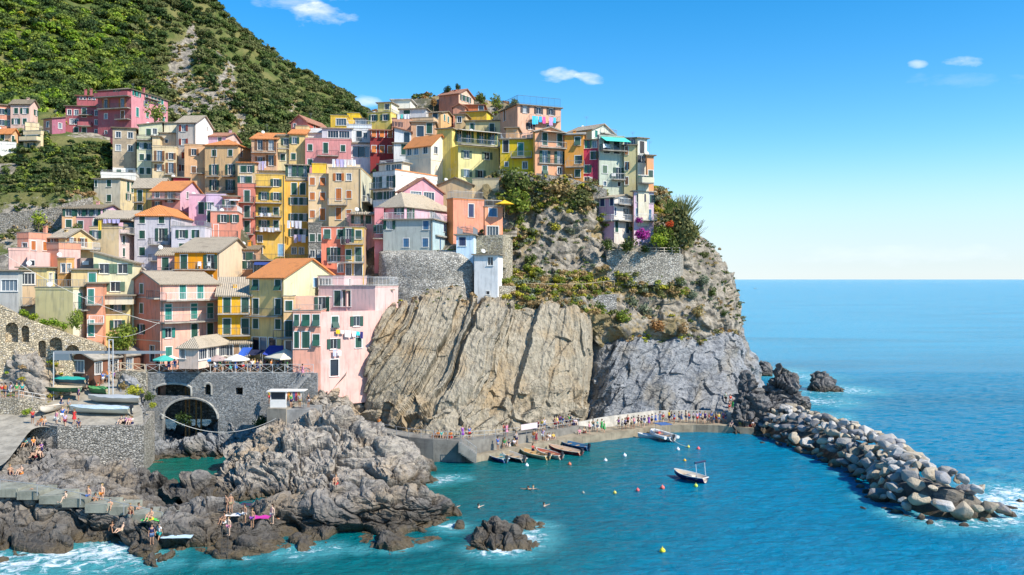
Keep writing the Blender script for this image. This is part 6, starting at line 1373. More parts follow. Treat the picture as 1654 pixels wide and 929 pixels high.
tree(62,352,15,'bright','bushy palm like tree in the garden above the pink box house',148,n=260)
tree(124,372,11,'mid','dark green bush tree in front of the long low pink and yellow house',149)
tree(724,146,9,'dark','small roof garden tree left of the skyline house gable',203); tree(740,140,5,'dark','slim dark cypress on the skyline behind the salmon house',204,sq=1.8)
tree(776,158,11,'mid','roof garden bush tree right of the salmon skyline house',200); tree(803,164,14,'light','light green bushy tree on the skyline left of the peach house',195,n=260); tree(700,165,8,'rust','small reddish tree on the skyline left of the salmon house',201)
tree(832,166,9,'mid','green tree on the skyline behind the peach pergola house',190)
tree(1098,372,36,'olive','big olive green thicket on the cliff edge right of the lilac villa',150,n=1900,lz=.07,sq=1.1); tree(1075,380,20,'light','light green bush tree directly right of the lilac villa garden',148.5,n=1200,lz=.08)
tree(1085,395,18,'mid','mid green bush tree at the right end of the garden terrace',147.5,n=1200,lz=.08)
def reeds(px, py, h, w_, Y, label, kind='olive', n=90):
    g = np.random.default_rng(int(px)); b = Vector(W(px, py, Y)); V = []; A = []
    for i in range(n):
        a = g.uniform(0, 6.28); ln = h*g.uniform(.6, 1.1); tip = np.array([math.cos(a)*w_*g.uniform(.1, 1)+.25*w_, math.sin(a)*w_*.5, ln]); st = np.array([g.normal()*.4, g.normal()*.3, 0]); s = np.array([.05, .03, 0]); mid = (st+tip)/2+np.array([0, 0, ln*.12])
        for q0, q1 in ((st, mid), (mid, tip)): V += [q0-s, q0+s, q1+s*.7, q1-s*.7]
        c = np.asarray(GR[kind][0])*(1-(f := g.random()))+np.asarray(GR[kind][1])*f; A += [[*c, 1]]*8
    o = np_mesh('cane', np.array(V)+np.array(b), np.arange(len(V)).reshape(-1, 4), leaf(), dict(col=('FLOAT_COLOR', np.array(A))), False); tag(o, label, 'cane plant')
reeds(1100,365,5,3.2,150,'tall feathery cane clump rising from the thicket against the sky','olive',150); reeds(1112,400,4.5,3.0,152,'lower cane clump leaning right over the cliff edge','olive',90); reeds(1078,345,2.5,2,149,'short cane clump beside the orange flowers','mid',70)
for a in ((982,396,12,'mid','dark green rounded bush at the left end of the villa garden',144.5), (1015,394,15,'mid','broad green bush in the middle of the villa garden',144.5), (1064,389,15,'bright','bright green bush at the right of the villa garden',145.5), (1042,402,9,'dark','low dark bush under the magenta bougainvillea',145),
    (1038,377,15,'magenta','large magenta bougainvillea in front of the lilac villa',145.6), (1032,355,8,'magenta','upper magenta bougainvillea spray climbing the lilac villa',146.2), (1082,362,8,'orange','orange flowering vine right of the lilac villa',146.5),
    (856,420,12,'mid','round dark green bush on the ledge above the footpath',None), (905,303,22,'dry','tall dry golden shrub below the cliff top row',None), (940,322,20,'olive','olive gold shrub right of the tall dry golden shrub',None), (888,322,13,'dry','pale dry shrub below the curved stone wall',None),
    (955,300,14,'olive','green gold shrub under the crimson cliff top house',None), (925,285,12,'dry','wispy dry shrub right under the orange cliff top house',None), (842,352,9,'mid','green bush on the left of the cliff below the hedge',None), (897,367,10,'yellow','yellow green bush in the middle of the upper cliff',None),
    (836,440,10,'yellow','yellow bush at the left end of the footpath',None), (862,441,11,'yellow','second yellow bush along the footpath from the left',None), (874,442,8,'mid','small green bush beside the yellow bushes on the footpath',None), (933,440,9,'yellow','yellow green bush on the footpath below the villa stairs',None),
    (1011,450,14,'light','pale green bush under the villa garden wall',None), (1020,487,13,'grey','grey green shrub low on the headland under the garden wall',None), (1043,500,13,'grey','pale silvery shrub left of the wooden post',None), (1005,512,14,'light','green shrub near the top of the grey cliff',None), (965,495,10,'mid','small green shrub above the right edge of the beige slab',None),
    (1088,470,12,'dry','dry brown shrub on the right part of the headland',None), (1136,452,12,'grey','grey green shrub near the headland silhouette',None), (1150,470,10,'mid','green shrub on the headland edge above the sea',None), (1138,412,8,'olive','small shrub at the cliff edge below the cane clumps',None), (1105,530,12,'dry','rusty dry shrub above the middle of the grey cliff',None),
    (1060,528,14,'rust','reddish dry shrub patch at the top of the grey cliff',None), (1128,505,12,'dry','dry shrub on the right shoulder of the headland',None), (1170,505,7,'mid','small green tuft at the right edge of the headland',None), (985,330,10,'olive','shrub tucked against the left side of the lilac villa',None),
    (1054,335,9,'yellow','yellow green bush at the right wall of the lilac villa',None), (975,455,10,'dark','dark bush below the villa stair foot',None), (868,340,8,'dark','dark agave like plant under the hedge on the cliff',None), (922,372,9,'grey','blue grey agave like plant on the middle cliff',None),
    (1096,455,9,'mid','small green bush on the right part of the headland slope',None), (1118,475,11,'grey','silver shrub right of the dry brown shrub',None), (1160,488,8,'dry','dry tuft close to the sea edge of the headland',None)):
    shrub(*a[:5], Y=a[5], group='shrubs on the headland')
shrub(123,517,11,'light','tall cactus like plant in front of the cream door beside the olive wall',108.5,sq=1.6,n=900,lz=.09); 
for i, (px, py, r) in enumerate(((38,506,9), (54,513,9), (70,520,10), (86,520,10), (101,526,9))):
    shrub(px, py, r, 'bright', ('leftmost clump', 'second clump from the left', 'middle clump', 'fourth clump from the left', 'rightmost clump')[i]+' of the green hedge on top of the arched ramp wall', float(yL(px))+1.2, 'hedge clumps', name='hedge', cat='hedge')
for px, py, r, k, Y, lb in ((833,326,26,'light',148,'long clipped green hedge under the large round tree'), (218,633,14,'yellow',108.5,'yellow green bush below the curved terrace parapet'), (240,640,10,'mid',108,'green bush beside the left end of the bridge wall'), (200,622,10,'dry',111,'dry golden bush at the top of the boat ramp corner'),
    (43,665,8,'bright',102.8,'bright bush at the foot of the left walkway wall'), (468,702,7,'yellow',106.3,'small yellow green tuft beside the concrete pier blocks'), (246,655,7,'yellow',106,'small bush on the pale rocks left of the stream arch'), (422,680,13,'dark',111,'dark green creeper hanging beside the pier block'), (295,680,16,'dark',113.9,'dark green moss patch inside the stream arch')):
    shrub(px, py, r, k, lb, Y)
# ---------------------------------------------------------------- breakwater boulders
front = [(1216,698),(1240,712),(1270,722),(1300,732),(1340,752),(1378,768),(1400,798),(1432,822),(1484,838),(1545,843)]
FP = [Vector(WS(*p)) for p in front]; cum = [0]
for i in range(len(FP)-1): cum.append(cum[-1]+(FP[i+1]-FP[i]).length)
def fpt(s):
    s = min(max(s, 0), cum[-1]-1e-3); i = max(j for j in range(len(cum)-1) if cum[j] <= s); t = (s-cum[i])/(cum[i+1]-cum[i]); return FP[i].lerp(FP[i+1], t)
axis = (Vector(WS(1560, 790))-Vector(WS(1235, 690))).normalized(); perp = Vector((-axis.y, axis.x, 0)); perp = perp if perp.y > 0 else -perp
def wd(s): return 10.5-2.6*(s/cum[-1])**3
def mz(v, s): e = min(1, s/4+.75, (cum[-1]-s)/4+.3); return max(-.8, e*(4.2*math.sin(math.pi*min(max(v/wd(s), 0), 1))**.8))-.3
m = MB(); ns, nv_ = 60, 12
vs = [];
for i in range(ns+1):
    s = cum[-1]*i/ns; f0 = fpt(s)
    for j in range(nv_+1):
        v = wd(s)*j/nv_; q = f0+perp*v; vs.append((q.x, q.y, mz(v, s)-(1.8 if s < cum[-1]-9 else (2.8 if j < 5 else 1.3)) if 0 < j < nv_ else -1.5))
m.add(vs, [(i*(nv_+1)+j, (i+1)*(nv_+1)+j, (i+1)*(nv_+1)+j+1, i*(nv_+1)+j+1) for i in range(ns) for j in range(nv_)])
tag(m.build('breakwater_core', rock('dark')), kind='structure')
def boulder_mat(c, k):
    t = NT('boulder_stone'); p = t.pos(); n1 = t.noise(p, 1.1, 6, .62, .4); n2 = t.noise(p, 6, 5, .65); oi = t.N('ShaderNodeObjectInfo')
    col = t.mix(oi.outputs['Random'], dk(c, .62), tuple(min(1, x*1.2) for x in c)); col = t.mix(t.fr(n1, .5, .72), col, (.36, .28, .18)); col = t.mix(t.math('MULTIPLY', t.fr(n2, .55, .8), .6), col, dk(c, .35))
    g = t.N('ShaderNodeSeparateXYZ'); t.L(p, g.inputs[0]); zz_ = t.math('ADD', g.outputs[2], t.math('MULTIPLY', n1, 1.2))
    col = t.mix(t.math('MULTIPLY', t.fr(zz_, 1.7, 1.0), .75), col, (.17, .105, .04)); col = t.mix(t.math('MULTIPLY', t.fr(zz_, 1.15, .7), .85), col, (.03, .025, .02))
    return t.out(col, .85, t.bump(t.math('ADD', n1, t.math('MULTIPLY', n2, .6)), 1.0, .22), .3)
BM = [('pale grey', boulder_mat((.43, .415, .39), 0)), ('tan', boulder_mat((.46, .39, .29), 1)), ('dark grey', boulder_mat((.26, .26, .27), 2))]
protos = []
for k in range(9):
    g = random.Random(40+k); bm = bmesh.new()
    for i in range(16):
        v = Vector((g.gauss(0, 1), g.gauss(0, 1), g.gauss(0, 1))).normalized()*g.uniform(.75, 1.05); bm.verts.new((v.x*1.1, v.y*.85, v.z*.68))
    r = bmesh.ops.convex_hull(bm, input=bm.verts); bmesh.ops.delete(bm, geom=[e for e in r['geom_interior'] if isinstance(e, bmesh.types.BMVert)], context='VERTS')
    bmesh.ops.dissolve_limit(bm, angle_limit=R(14), verts=bm.verts, edges=bm.edges)
    bmesh.ops.bevel(bm, geom=bm.edges[:], offset=.09, segments=2, profile=.6, affect='EDGES', clamp_overlap=True)
    for v in bm.verts: v.co += v.co.normalized()*float(fbm(np.array([list(v.co*1.6)])+k*7, 3)[0])*.07
    me = bpy.data.meshes.new('boulder'); bm.to_mesh(me); bm.free(); me.polygons.foreach_set('use_smooth', [True]*len(me.polygons)); protos.append(me)
g = random.Random(3); pts = []; tries = 0
while len(pts) < 292 and tries < 60000:
    tries += 1; s = .3+(cum[-1]-.4)*g.random()**.72; v = wd(s)*g.uniform(-.03, .72 if g.random() < .9 else 1.0)
    big = .78+.34*(s/cum[-1]); r = g.choice((g.uniform(.5, .9), g.uniform(.7, 1.2), g.uniform(1.0, 1.5)))*big
    pass
    q = fpt(s)+perp*v; z = mz(v, s)+g.uniform(-.25, .2)
    if all((q.x-a.x)**2+(q.y-a.y)**2 > ((r+b)*.56)**2 for a, b in pts): pts.append((Vector((q.x, q.y, z)), r))
    elif tries > 25000 and all((q.x-a.x)**2+(q.y-a.y)**2 > ((r+b)*.42)**2 for a, b in pts): pts.append((Vector((q.x, q.y, z+.5)), r*.8))
pts += [(Vector(WS(px, py, -.1)), r) for px, py, r in ((1232, 716, .5), (1410, 772, .5), (1395, 822, .6), (1555, 850, .7), (1500, 847, .6), (1590, 843, .6), (1632, 822, .7), (1645, 812, .6))]
for q, r in pts:
    ci = 0 if g.random() < .46 else (1 if g.random() < .58 else 2); px = PX0+F*q.x/q.y; sec = 'landward end' if px < 1350 else ('middle' if px < 1480 else 'seaward end')
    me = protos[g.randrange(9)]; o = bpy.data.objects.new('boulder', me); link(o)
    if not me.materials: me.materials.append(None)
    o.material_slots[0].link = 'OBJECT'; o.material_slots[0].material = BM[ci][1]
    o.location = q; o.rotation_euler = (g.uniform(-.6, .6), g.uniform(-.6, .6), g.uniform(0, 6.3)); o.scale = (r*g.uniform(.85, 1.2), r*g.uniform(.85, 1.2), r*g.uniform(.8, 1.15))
    sz = 'large' if r > 1.05 else 'small'
    tag(o, f'{sz} {BM[ci][0]} angular boulder piled at the {sec} of the breakwater', 'boulder', f'{sz} {BM[ci][0]} boulders at the {sec} of the breakwater')
# ---------------------------------------------------------------- boats
def boat(label, loc, head, L, Bm, hull, inner=(.62, .5, .34), rim=None, motor=True, cover=None, thw=3, tilt=0, group=None, name='rowing_boat', cat='boat', blunt=.35, parent=None):
    """head: direction of the bow in degrees from +x"""
    k = empty(name, loc, R(head)); tag(k, label, cat, group); k.rotation_euler.x = R(tilt)
    n = 12; S = []
    for i in range(n+1):
        t = i/n; x = -L/2+L*t; wd = Bm/2*(blunt*1.6+(1-blunt*1.6)*math.sin(min(1, t*2.2)*math.pi/2))*(1-max(0, (t-.45)/.55)**2.2)+.02; sh = .12+.32*t*t+.08*(1-t)**2; kz = -.22+.40*max(0, (t-.75)/.25)**2; S.append((x, wd, sh+.22, kz))
    def skin(off, zo, flip):
        m = MB(); vs = []
        for x, w_, top, kz in S:
            w2 = max(.01, w_-off); b = kz+zo
            for a in range(9):
                u = a/8*2-1; y = w2*u; z = b+(top-b)*(abs(u)**2.4) if abs(u) < 1 else top; vs.append((x, y*(1-.12*(1-(z-b)/(top-b))), z))
        fs = [(i*9+j, i*9+j+1, (i+1)*9+j+1, (i+1)*9+j) for i in range(n) for j in range(8)]
        fs.append(tuple(range(9))); m.add(vs, fs if not flip else [f[::-1] for f in fs]); return m
    skin(0, 0, True).build('hull', plain(hull, .4, name='boat_paint'), k, smooth=True)
    skin(.05, .06, False).build('inside', plain(inner, .7, name='boat_inside'), k, smooth=True)
    m = MB()
    for sg in (-1, 1): m.path([(x, sg*w_, top+.01) for x, w_, top, kz in S], .04, 6)
    m.tube((S[0][0], -S[0][1], S[0][2]), (S[0][0], S[0][1], S[0][2]), .045, 6); m.build('gunwale', plain(rim or (.66, .64, .58), .5, name='boat_rim'), k)
    if cover is None:
        for j in range(thw):
            i = 2+j*3
            if i > n-1: break
            x, w_, top, kz = S[i]; m = MB(); m.box(x-.13, x+.13, -w_+.08, w_-.08, top-.2, top-.16); m.build('thwart', plain((.45, .3, .16), .7, name='thwart_wood'), k)
    else:
        m = MB(); vs = []
        for i, (x, w_, top, kz) in enumerate(S):
            for a in range(7): u = a/6*2-1; vs.append((x, (w_+.06)*u, top+.03+.30*(1-abs(u)**1.6)*math.sin(math.pi*min(1, .15+i/n))+(.04*math.sin(i*2.1+a)))) 
        m.add(vs, [(i*7+j, (i+1)*7+j, (i+1)*7+j+1, i*7+j+1) for i in range(n) for j in range(6)])
        if isinstance(cover, tuple) and isinstance(cover[0], tuple):
            t = NT('striped_tarp'); w1 = t.N('ShaderNodeTexCoord'); s1 = t.N('ShaderNodeSeparateXYZ'); t.L(w1.outputs['Object'], s1.inputs[0]); f = t.fr(t.math('SINE', t.math('MULTIPLY', s1.outputs[1], 28.0)), -.1, .1)
            mt = t.out(t.mix(f, cover[0], cover[1]), .7)
        else: mt = plain(cover, .7, name='tarp')
        m.build('cover', mt, k, smooth=True)
    if motor:
        m = MB(); x = -L/2-.12; z = S[0][2]; m.box(x-.22, x+.1, -.14, .14, z+.05, z+.42); m.box(x-.18, x+.06, -.11, .11, z+.42, z+.47); m.box(x-.1, x+.02, -.06, .06, z-.6, z+.05); m.tube((x-.05, 0, z+.2), (x+.7, .05, z+.3), .025, 5); m.box(x-.25, x+.05, -.015, .015, z-.75, z-.55); m.build('outboard_motor', plain((.03, .035, .045), .35, name='motor_plastic'), k)
    return k
GW = 'small boats moored along the quay'
def at0(px, py): return Vector(WS(px, py, .12))
boat('white and blue rowing boat, leftmost of the boats moored at the quay', at0(801,740), 118, 5.6, 1.8, (.02,.06,.30), (.25,.45,.42), (.7,.7,.68), group=GW)
boat('black hulled rowing boat with cream inside, second from the left at the quay', at0(828,740), 120, 5.6, 1.8, (.02,.02,.03), (.62,.52,.38), (.72,.7,.62), group=GW)
boat('pale yellow wooden rowing boat moored in the middle of the quay boats', at0(862,736), 128, 5.8, 1.9, (.62,.56,.30), (.68,.44,.18), (.72,.68,.5), group=GW)
boat('small cream boat with red seats just right of the pale yellow boat', at0(886,736), 128, 5.0, 1.7, (.66,.64,.54), (.55,.18,.1), (.7,.68,.6), group=GW)
boat('dark red rowing boat with tan inside moored right of the cream boat', at0(912,730), 134, 5.8, 1.9, (.30,.03,.03), (.60,.42,.28), (.68,.55,.42), group=GW)
boat('navy blue rowing boat, rightmost of the boats moored at the quay', at0(926,722), 134, 5.4, 1.7, (.01,.04,.16), (.05,.16,.28), (.12,.25,.4), group=GW)
k = boat('white launch with navy hull and a folded canopy frame moored alone in the cove', Vector(WS(1114,772,.25)), 128, 4.6, 1.9, (.012,.018,.12), (.72,.60,.46), (.74,.72,.68), motor=False, name='launch')
m = MB(); 
for y in (-.75, .75): m.tube((-1.7, y, .4), (-1.5, y, 2.0), .045, 6)
m.tube((-1.5, -.75, 2.0), (-1.5, .75, 2.0), .05, 6); m.tube((1.4, 0, .5), (-1.5, -.7, 1.95), .015, 4); m.build('canopy_frame', plain((.6, .62, .64), .4, .4, name='steel_tube'), k)
m = MB(); m.tube((-1.52, -.9, 2.07), (-1.52, .9, 2.07), .11, 8); m.build('rolled_canopy', plain((.02, .03, .08), .8, name='canvas'), k); m = MB(); m.box(-.6, .5, -.35, .35, .0, .42); m.build('engine_box', plain((.62, .55, .45), .6, name='deck_paint'), k)
k = boat('white motor boat with blue sunshade tied up below the grey cliff', Vector(WS(1070,706,.25)), 112, 5.6, 2.3, (.70,.70,.70), (.66,.64,.60), (.72,.72,.72), motor=True, name='motor_boat'); m = MB()
for x, y in ((-.9, -.8), (-.9, .8), (.7, -.7), (.7, .7)): m.tube((x, y, .3), (x, y, 1.9), .03, 5)
m.build('canopy_frame', iron, k); m = MB(); m.box(-1.1, .9, -.95, .95, 1.9, 1.97); m.build('canopy', plain((.05, .12, .30), .8, name='canvas'), k); m = MB(); m.box(1.0, 1.5, -.4, .4, .1, .55); m.build('console', plain((.6, .1, .08), .5, name='cushion'), k)
for sg in (-1, 1): m = MB(); m.path([(-2.5, sg*1.05, .35), (0, sg*1.15, .35), (1.8, sg*.8, .45), (2.7, sg*.15, .6)], .24, 8); m.build('tube', plain((.68, .68, .66), .5, name='inflatable'), k)
boat('little grey white tender floating beside the motor boat', Vector(WS(1047,707,.05)), 170, 3.0, 1.4, (.6,.6,.6), (.55,.55,.55), (.7,.7,.7), motor=False, name='dinghy', thw=1)
boat('tiny far boat near the horizon to the right of the headland', Vector(WS(1220,466,.3)), 175, 9, 3, (.5,.5,.5), motor=False, name='far_boat', cover=(.6,.6,.6))
GR_ = 'boats stored on the ramp'
def rp(px, py): p = hit(px, py, 3, (98, 119)); return p+Vector((0, 0, .35))
boat('rowing boat under a turquoise tarp on the ramp below the arched wall', rp(104,622), 172, 6.0, 1.8, (.03,.10,.16), rim=(.02,.3,.3), cover=(.02,.33,.28), group=GR_)
boat('dark green rowing boat on the ramp in front of the turquoise covered one', rp(95,634), 175, 5.6, 1.9, (.015,.13,.07), (.50,.42,.28), (.6,.5,.35), group=GR_, motor=False)
boat('upended white rowing boat pointing at the viewer on the left of the ramp', rp(87,666), 262, 4.6, 2.0, (.66,.60,.50), (.60,.50,.40), (.6,.52,.42), group=GR_, motor=False, tilt=6)
boat('large white boat with a blue and white striped cover on the ramp', rp(160,668), 172, 8.2, 2.4, (.56,.60,.54), rim=(.35,.5,.48), cover=((.20,.36,.55), (.66,.68,.68)), group=GR_)
boat('boat under a plain grey tarp behind the striped covered boat', rp(184,652), 172, 7.0, 2.1, (.55,.54,.48), rim=(.5,.5,.46), cover=(.36,.39,.41), group=GR_)
boat('long white boat under a pale cover against the timber shed', rp(138,615), 175, 7.0, 2.0, (.62,.60,.54), rim=(.6,.56,.5), cover=(.58,.54,.46), group=GR_, motor=False)
boat('small green covered dinghy among the walkers on the ramp', rp(158,637), 160, 3.0, 1.4, (.05,.2,.08), rim=(.1,.3,.1), cover=(.10,.30,.10), group=GR_, motor=False, name='dinghy')
boat('orange and white narrow boat between the two green boats on the ramp', rp(110,628), 176, 5.0, 1.4, (.60,.50,.38), (.5,.3,.2), (.5,.2,.1), group=GR_, motor=False)
# buoys
for px, py, c, r, lb in ((1095,726,(.75,.7,.68),.26,'white buoy between the motor boat and the moored launch'), (1112,722,(.75,.6,.05),.2,'yellow float on the rope of the motor boat'), (1128,725,(.75,.12,.12),.26,'red and white buoy above the moored launch'), (1124,785,(.5,.62,.08),.24,'lime green buoy touching the stern of the launch'),
    (1070,788,(.75,.15,.12),.26,'red buoy left of the moored launch'), (1030,792,(.72,.12,.12),.22,'small red buoy second in the line left of the launch'), (993,796,(.6,.5,.1),.2,'small yellow buoy third in the line left of the launch'), (1009,736,(.78,.78,.78),.26,'white buoy below the people on the quay'), (851,752,(.78,.78,.78),.24,'white buoy in front of the pale yellow rowing boat'),
    (920,750,(.6,.16,.08),.24,'orange brown buoy in front of the dark red rowing boat'), (978,744,(.78,.78,.78),.24,'white buoy right of the orange brown buoy'), (1070,890,(.75,.65,.03),.26,'bright yellow buoy alone in the open foreground water'), (1106,744,(.8,.4,.03),.2,'orange buoy just above the launch canopy'), (942,796,(.3,.3,.25),.16,'tiny dark buoy, leftmost in the line left of the launch')):
    k = MB(); k.lathe([(.02, -.9*r), (.6*r, -.7*r), (r, 0), (.75*r, .65*r), (.25*r, 1.0*r), (.1*r, 1.15*r), (.1*r, 1.5*r), (.01, 1.5*r)], 12); o = k.build('buoy', plain(c, .45, name='buoy_plastic'), None, Vector(WS(px, py, .08)), 0, True); tag(o, lb, 'buoy', 'buoys in the cove')
m = MB(); a, b = Vector(WS(1082,706,.6)), Vector(WS(1112,722,.15)); m.path([a.lerp(b, i/8)-Vector((0, 0, .25*4*(i/8)*(1-i/8))) for i in range(9)], .03, 5); tag(m.build('rope', plain((.7, .68, .6), .8, name='rope')), 'pale mooring rope running from the motor boat to its float', 'rope')
# ---------------------------------------------------------------- umbrellas, awnings, laundry, furniture
def umbrella(px, py, Y, r, c, label, h=2.3, sides=8, flap=True, c2=None):
    z = H-(py-HZ)/F*Y; k = empty('parasol', (*xy(px, Y), ZP)); tag(k, label, 'parasol'); zt_ = max(z-ZP, 1.7); m = MB(); vs = [(0, 0, zt_+r*.35)]+[(r*math.cos(2*math.pi*i/sides), r*math.sin(2*math.pi*i/sides), zt_-.05) for i in range(sides)]
    m.add(vs, []); 
    for i in range(sides): m.cur = i % 2 if c2 else 0; m.f.append((0, 1+i, 1+(i+1) % sides)); m.m.append(m.cur)
    m.cur = 0
    if flap: 
        for i in range(sides): a, b = Vector(vs[1+i]), Vector(vs[1+(i+1) % sides]); m.add([a, b, b-Vector((0, 0, .16)), a-Vector((0, 0, .16))], [(0, 1, 2, 3)])
    m.build('canopy', [plain(c, .85, name='canvas'), plain(c2 or c, .85, name='canvas')], k); m = MB(); m.tube((0, 0, 0), (0, 0, zt_+r*.35), .03, 6); m.build('pole', wood, k)
for a in ((265,590,115.2,1.5,(.06,.42,.36),'turquoise parasol, leftmost on the terrace'), (276,590,116,1.2,(.7,.66,.58),'small cream parasol beside the turquoise one'), (311,588,115.2,1.5,(.68,.68,.66),'white and blue parasol in front of the veranda left windows',), (331,586,115,1.6,(.03,.22,.55),'bright blue parasol in front of the veranda'),
          (351,586,115.3,1.5,(.40,.30,.28),'dusky brown grey parasol right of the bright blue one'), (382,583,115.6,1.8,(.66,.64,.58),'off white parasol right of the veranda'), (462,576,115.6,2.9,(.62,.58,.46),'large square cream parasol in front of the pink corner house')):
    umbrella(*a, c2=(.05,.2,.5) if 'white and blue' in a[5] else None, sides=4 if 'square' in a[5] else 8)
def sail(px0, px1, py, Y, d, c, label, drop=.6):
    z = H-(py-HZ)/F*Y; a, b = Vector((*xy(px0, Y), z)), Vector((*xy(px1, Y), z)); k = empty('awning', (a.x, a.y, ZP)); tag(k, label, 'awning'); o = Vector(k.location); m = MB(); up = Vector((0, d, drop)); n = 6
    for i in range(n): 
        p, q = a.lerp(b, i/n)-o, a.lerp(b, (i+1)/n)-o; s0 = .25*math.sin(math.pi*i/n); s1 = .25*math.sin(math.pi*(i+1)/n); m.add([p-Vector((0, 0, s0)), q-Vector((0, 0, s1)), q+up, p+up], [(0, 1, 2, 3)])
    m.build('canopy', plain(c, .8, name='canvas'), k)
    for q in (a, b): m = MB(); m.tube(Vector((q.x, q.y, ZP))-o, q-o, .04, 6); m.build('leg', iron, k)
sail(424,452,572,115.5,3.2,(.025,.05,.30),'blue sail awning over the terrace tables in front of the yellow tiled house',.9); sail(384,400,573,116,2.2,(.03,.10,.42),'small blue awning left of the navy one on the terrace',.8); sail(398,421,571,116.5,2.5,(.015,.02,.06),'dark navy awning over the terrace shop front',.3)
def wash(pts, cols, label, hmin=.6, hmax=1.1, seed=1):
    g = random.Random(seed); a, b = Vector(pts[0]), Vector(pts[1]); k = empty('laundry', a); tag(k, label, 'laundry'); m = MB(); m.tube((0, 0, 0), b-a, .012, 4); m.build('line', iron, k); L = (b-a).length; d = (b-a)/L; x = .08; i = 0; nrm = Vector((-d.y, d.x, 0))
    while x < L-.25:
        w_ = min(g.uniform(.45, .95), L-x-.05); h_ = g.uniform(hmin, hmax); m = MB(); n = 5; vs = []
        for j in range(n+1):
            for z in (0, -.5, -1): q = d*(x+w_*j/n)+nrm*(.05*math.sin(j*1.7+i)*(-z))+Vector((0, 0, z*h_)); vs.append(q)
        m.add(vs, [(j*3+r, (j+1)*3+r, (j+1)*3+r+1, j*3+r+1) for j in range(n) for r in range(2)]); m.build('cloth', plain(cols[i % len(cols)], .9, name='cloth', nz=.04), k); x += w_+g.uniform(.03, .2); i += 1
wh_ = (.74, .74, .75); li = (.50, .44, .68)
wash((W(405,262,176.5), W(430,260,176.5)), [li, (.7,.66,.76), (.5,.45,.55)], 'pale lilac sheets hung left of the peach house with the orange roof', 1.4, 2.4)
wash((W(536,257,159), W(575,258,159)), [wh_, li, li, wh_, (.68,.62,.6)], 'lilac and white washing on the roof of the broad beige house', 1.0, 1.7)
wash((W(419,367,155.6), W(453,368,155.4)), [wh_, (.6,.62,.66)], 'white washing on the lowest balcony of the left tall yellow house', .5, .9)
wash((W(463,356,157.6), W(489,357,157.6)), [wh_, wh_, (.62,.6,.66)], 'white sheets hung across the right tall yellow house', .9, 1.5)
wash((W(474,379,157.6), W(494,379,157.6)), [(.62,.5,.6), li, wh_], 'lilac pink washing below the sheets on the right tall yellow house', .9, 1.6)
wash((W(419,344,155.6), W(440,344,155.5)), [wh_, (.2,.25,.3), wh_], 'small white washing on the middle balcony of the left tall yellow house', .4, .7)
fb = HOUSES['pink_corner'].F['corner_wall'][1]; fp = lambda px, py, o=.35: fb.P(fb.t(px), fb.z(py, fb.t(px)), o)
wash((fp(540,532), fp(585,536)), [(.75,.5,.02), (.72,.62,.55), wh_, wh_, (.05,.55,.6), (.03,.03,.15), (.04,.04,.25), wh_], 'yellow, white, cyan and navy washing under the window of the pink corner house', .5, 1.0, 4)
wash((W(859,187,169.5), W(899,190,173.0)), [(.05,.45,.65), (.08,.5,.72), (.04,.35,.6), (.6,.1,.3), (.7,.35,.2), (.5,.3,.5)], 'blue and pink washing on the balcony of the highest right peach house', .9, 1.7, 2)
wash((W(641,185,183), W(664,184,183)), [wh_, (.1,.55,.5), wh_], 'white and aqua washing on the upper skyline terrace', .7, 1.1)
wash((W(974,232,150.5), W(992,233,153.6)), [wh_, (.6,.66,.7)], 'white washing under the mint awning', .5, .8)
wash((W(166,354,138.5), W(196,354,138.5)), [li, (.55,.46,.7), li], 'lilac sheets hung under the beige tiled roof at left', .5, .7)
wash((W(550,386,131.6), W(566,386,131.8)), [(.03,.03,.03), (.1,.05,.08)], 'dark washing on the upper balcony of the coral and yellow house', .5, .8)
wash((fp(535,565), fp(550,566)), [(.5,.5,.62), wh_], 'short washing line under the lower window of the pink corner house', .5, .9)
wash((W(158,356,140), W(165,356,140)), [(.72,.5,.05)], 'yellow towel hanging at the left end of the beige roofed terrace', 1.4, 1.6)
def chair(loc, rz, label, c=(.74,.74,.72)):
    k = empty('deck_chair', loc, rz); tag(k, label, 'chair'); mt = plain(c, .6, name='white_plastic'); m = MB(); m.box(-.25, .25, -.25, .25, .40, .45); m.build('seat', mt, k); m = MB(); m.obox((-.25, .22, .45), (.5, 0, 0), (0, .22, .6), (0, .04, 0)); m.build('backrest', mt, k)
    for x in (-.22, .22):
        for y in (-.22, .22): m = MB(); m.tube((x, y, 0), (x, y, .4), .025, 5); m.build('leg', mt, k)
chair(Vector(W(322,434,129.3)), .3, 'left white chair on the balcony of the vivid orange house'); chair(Vector(W(336,434,129.2)), -.2, 'right white chair on the balcony of the vivid orange house')
umbrella_k = empty('parasol', W(815,352,140)); tag(umbrella_k, 'yellow parasol on the terrace of the salmon orange house beside the cliff', 'parasol'); m = MB(); vs = [(0, 0, 2.9)]+[(1.6*math.cos(i*math.pi/3), 1.6*math.sin(i*math.pi/3), 2.2) for i in range(6)]; m.add(vs, [(0, 1+i, 1+(i+1) % 6) for i in range(6)]); m.build('canopy', plain((.78, .48, .02), .8, name='canvas'), umbrella_k); m = MB(); m.tube((0, 0, 0), (0, 0, 2.9), .03, 6); m.build('pole', wood, umbrella_k)
m = MB(); a, b = Vector(WS(842, 695, 2.75)), Vector(WS(868, 691, 2.7)); m.obox(a+Vector((0, -.1, 0)), b-a, (0, .02, 0), (0, 0, .75)); tag(m.build('banner', plain((.68, .56, .58), .8, name='vinyl')), 'pale pink banner tied to the cliff path railing', 'banner')
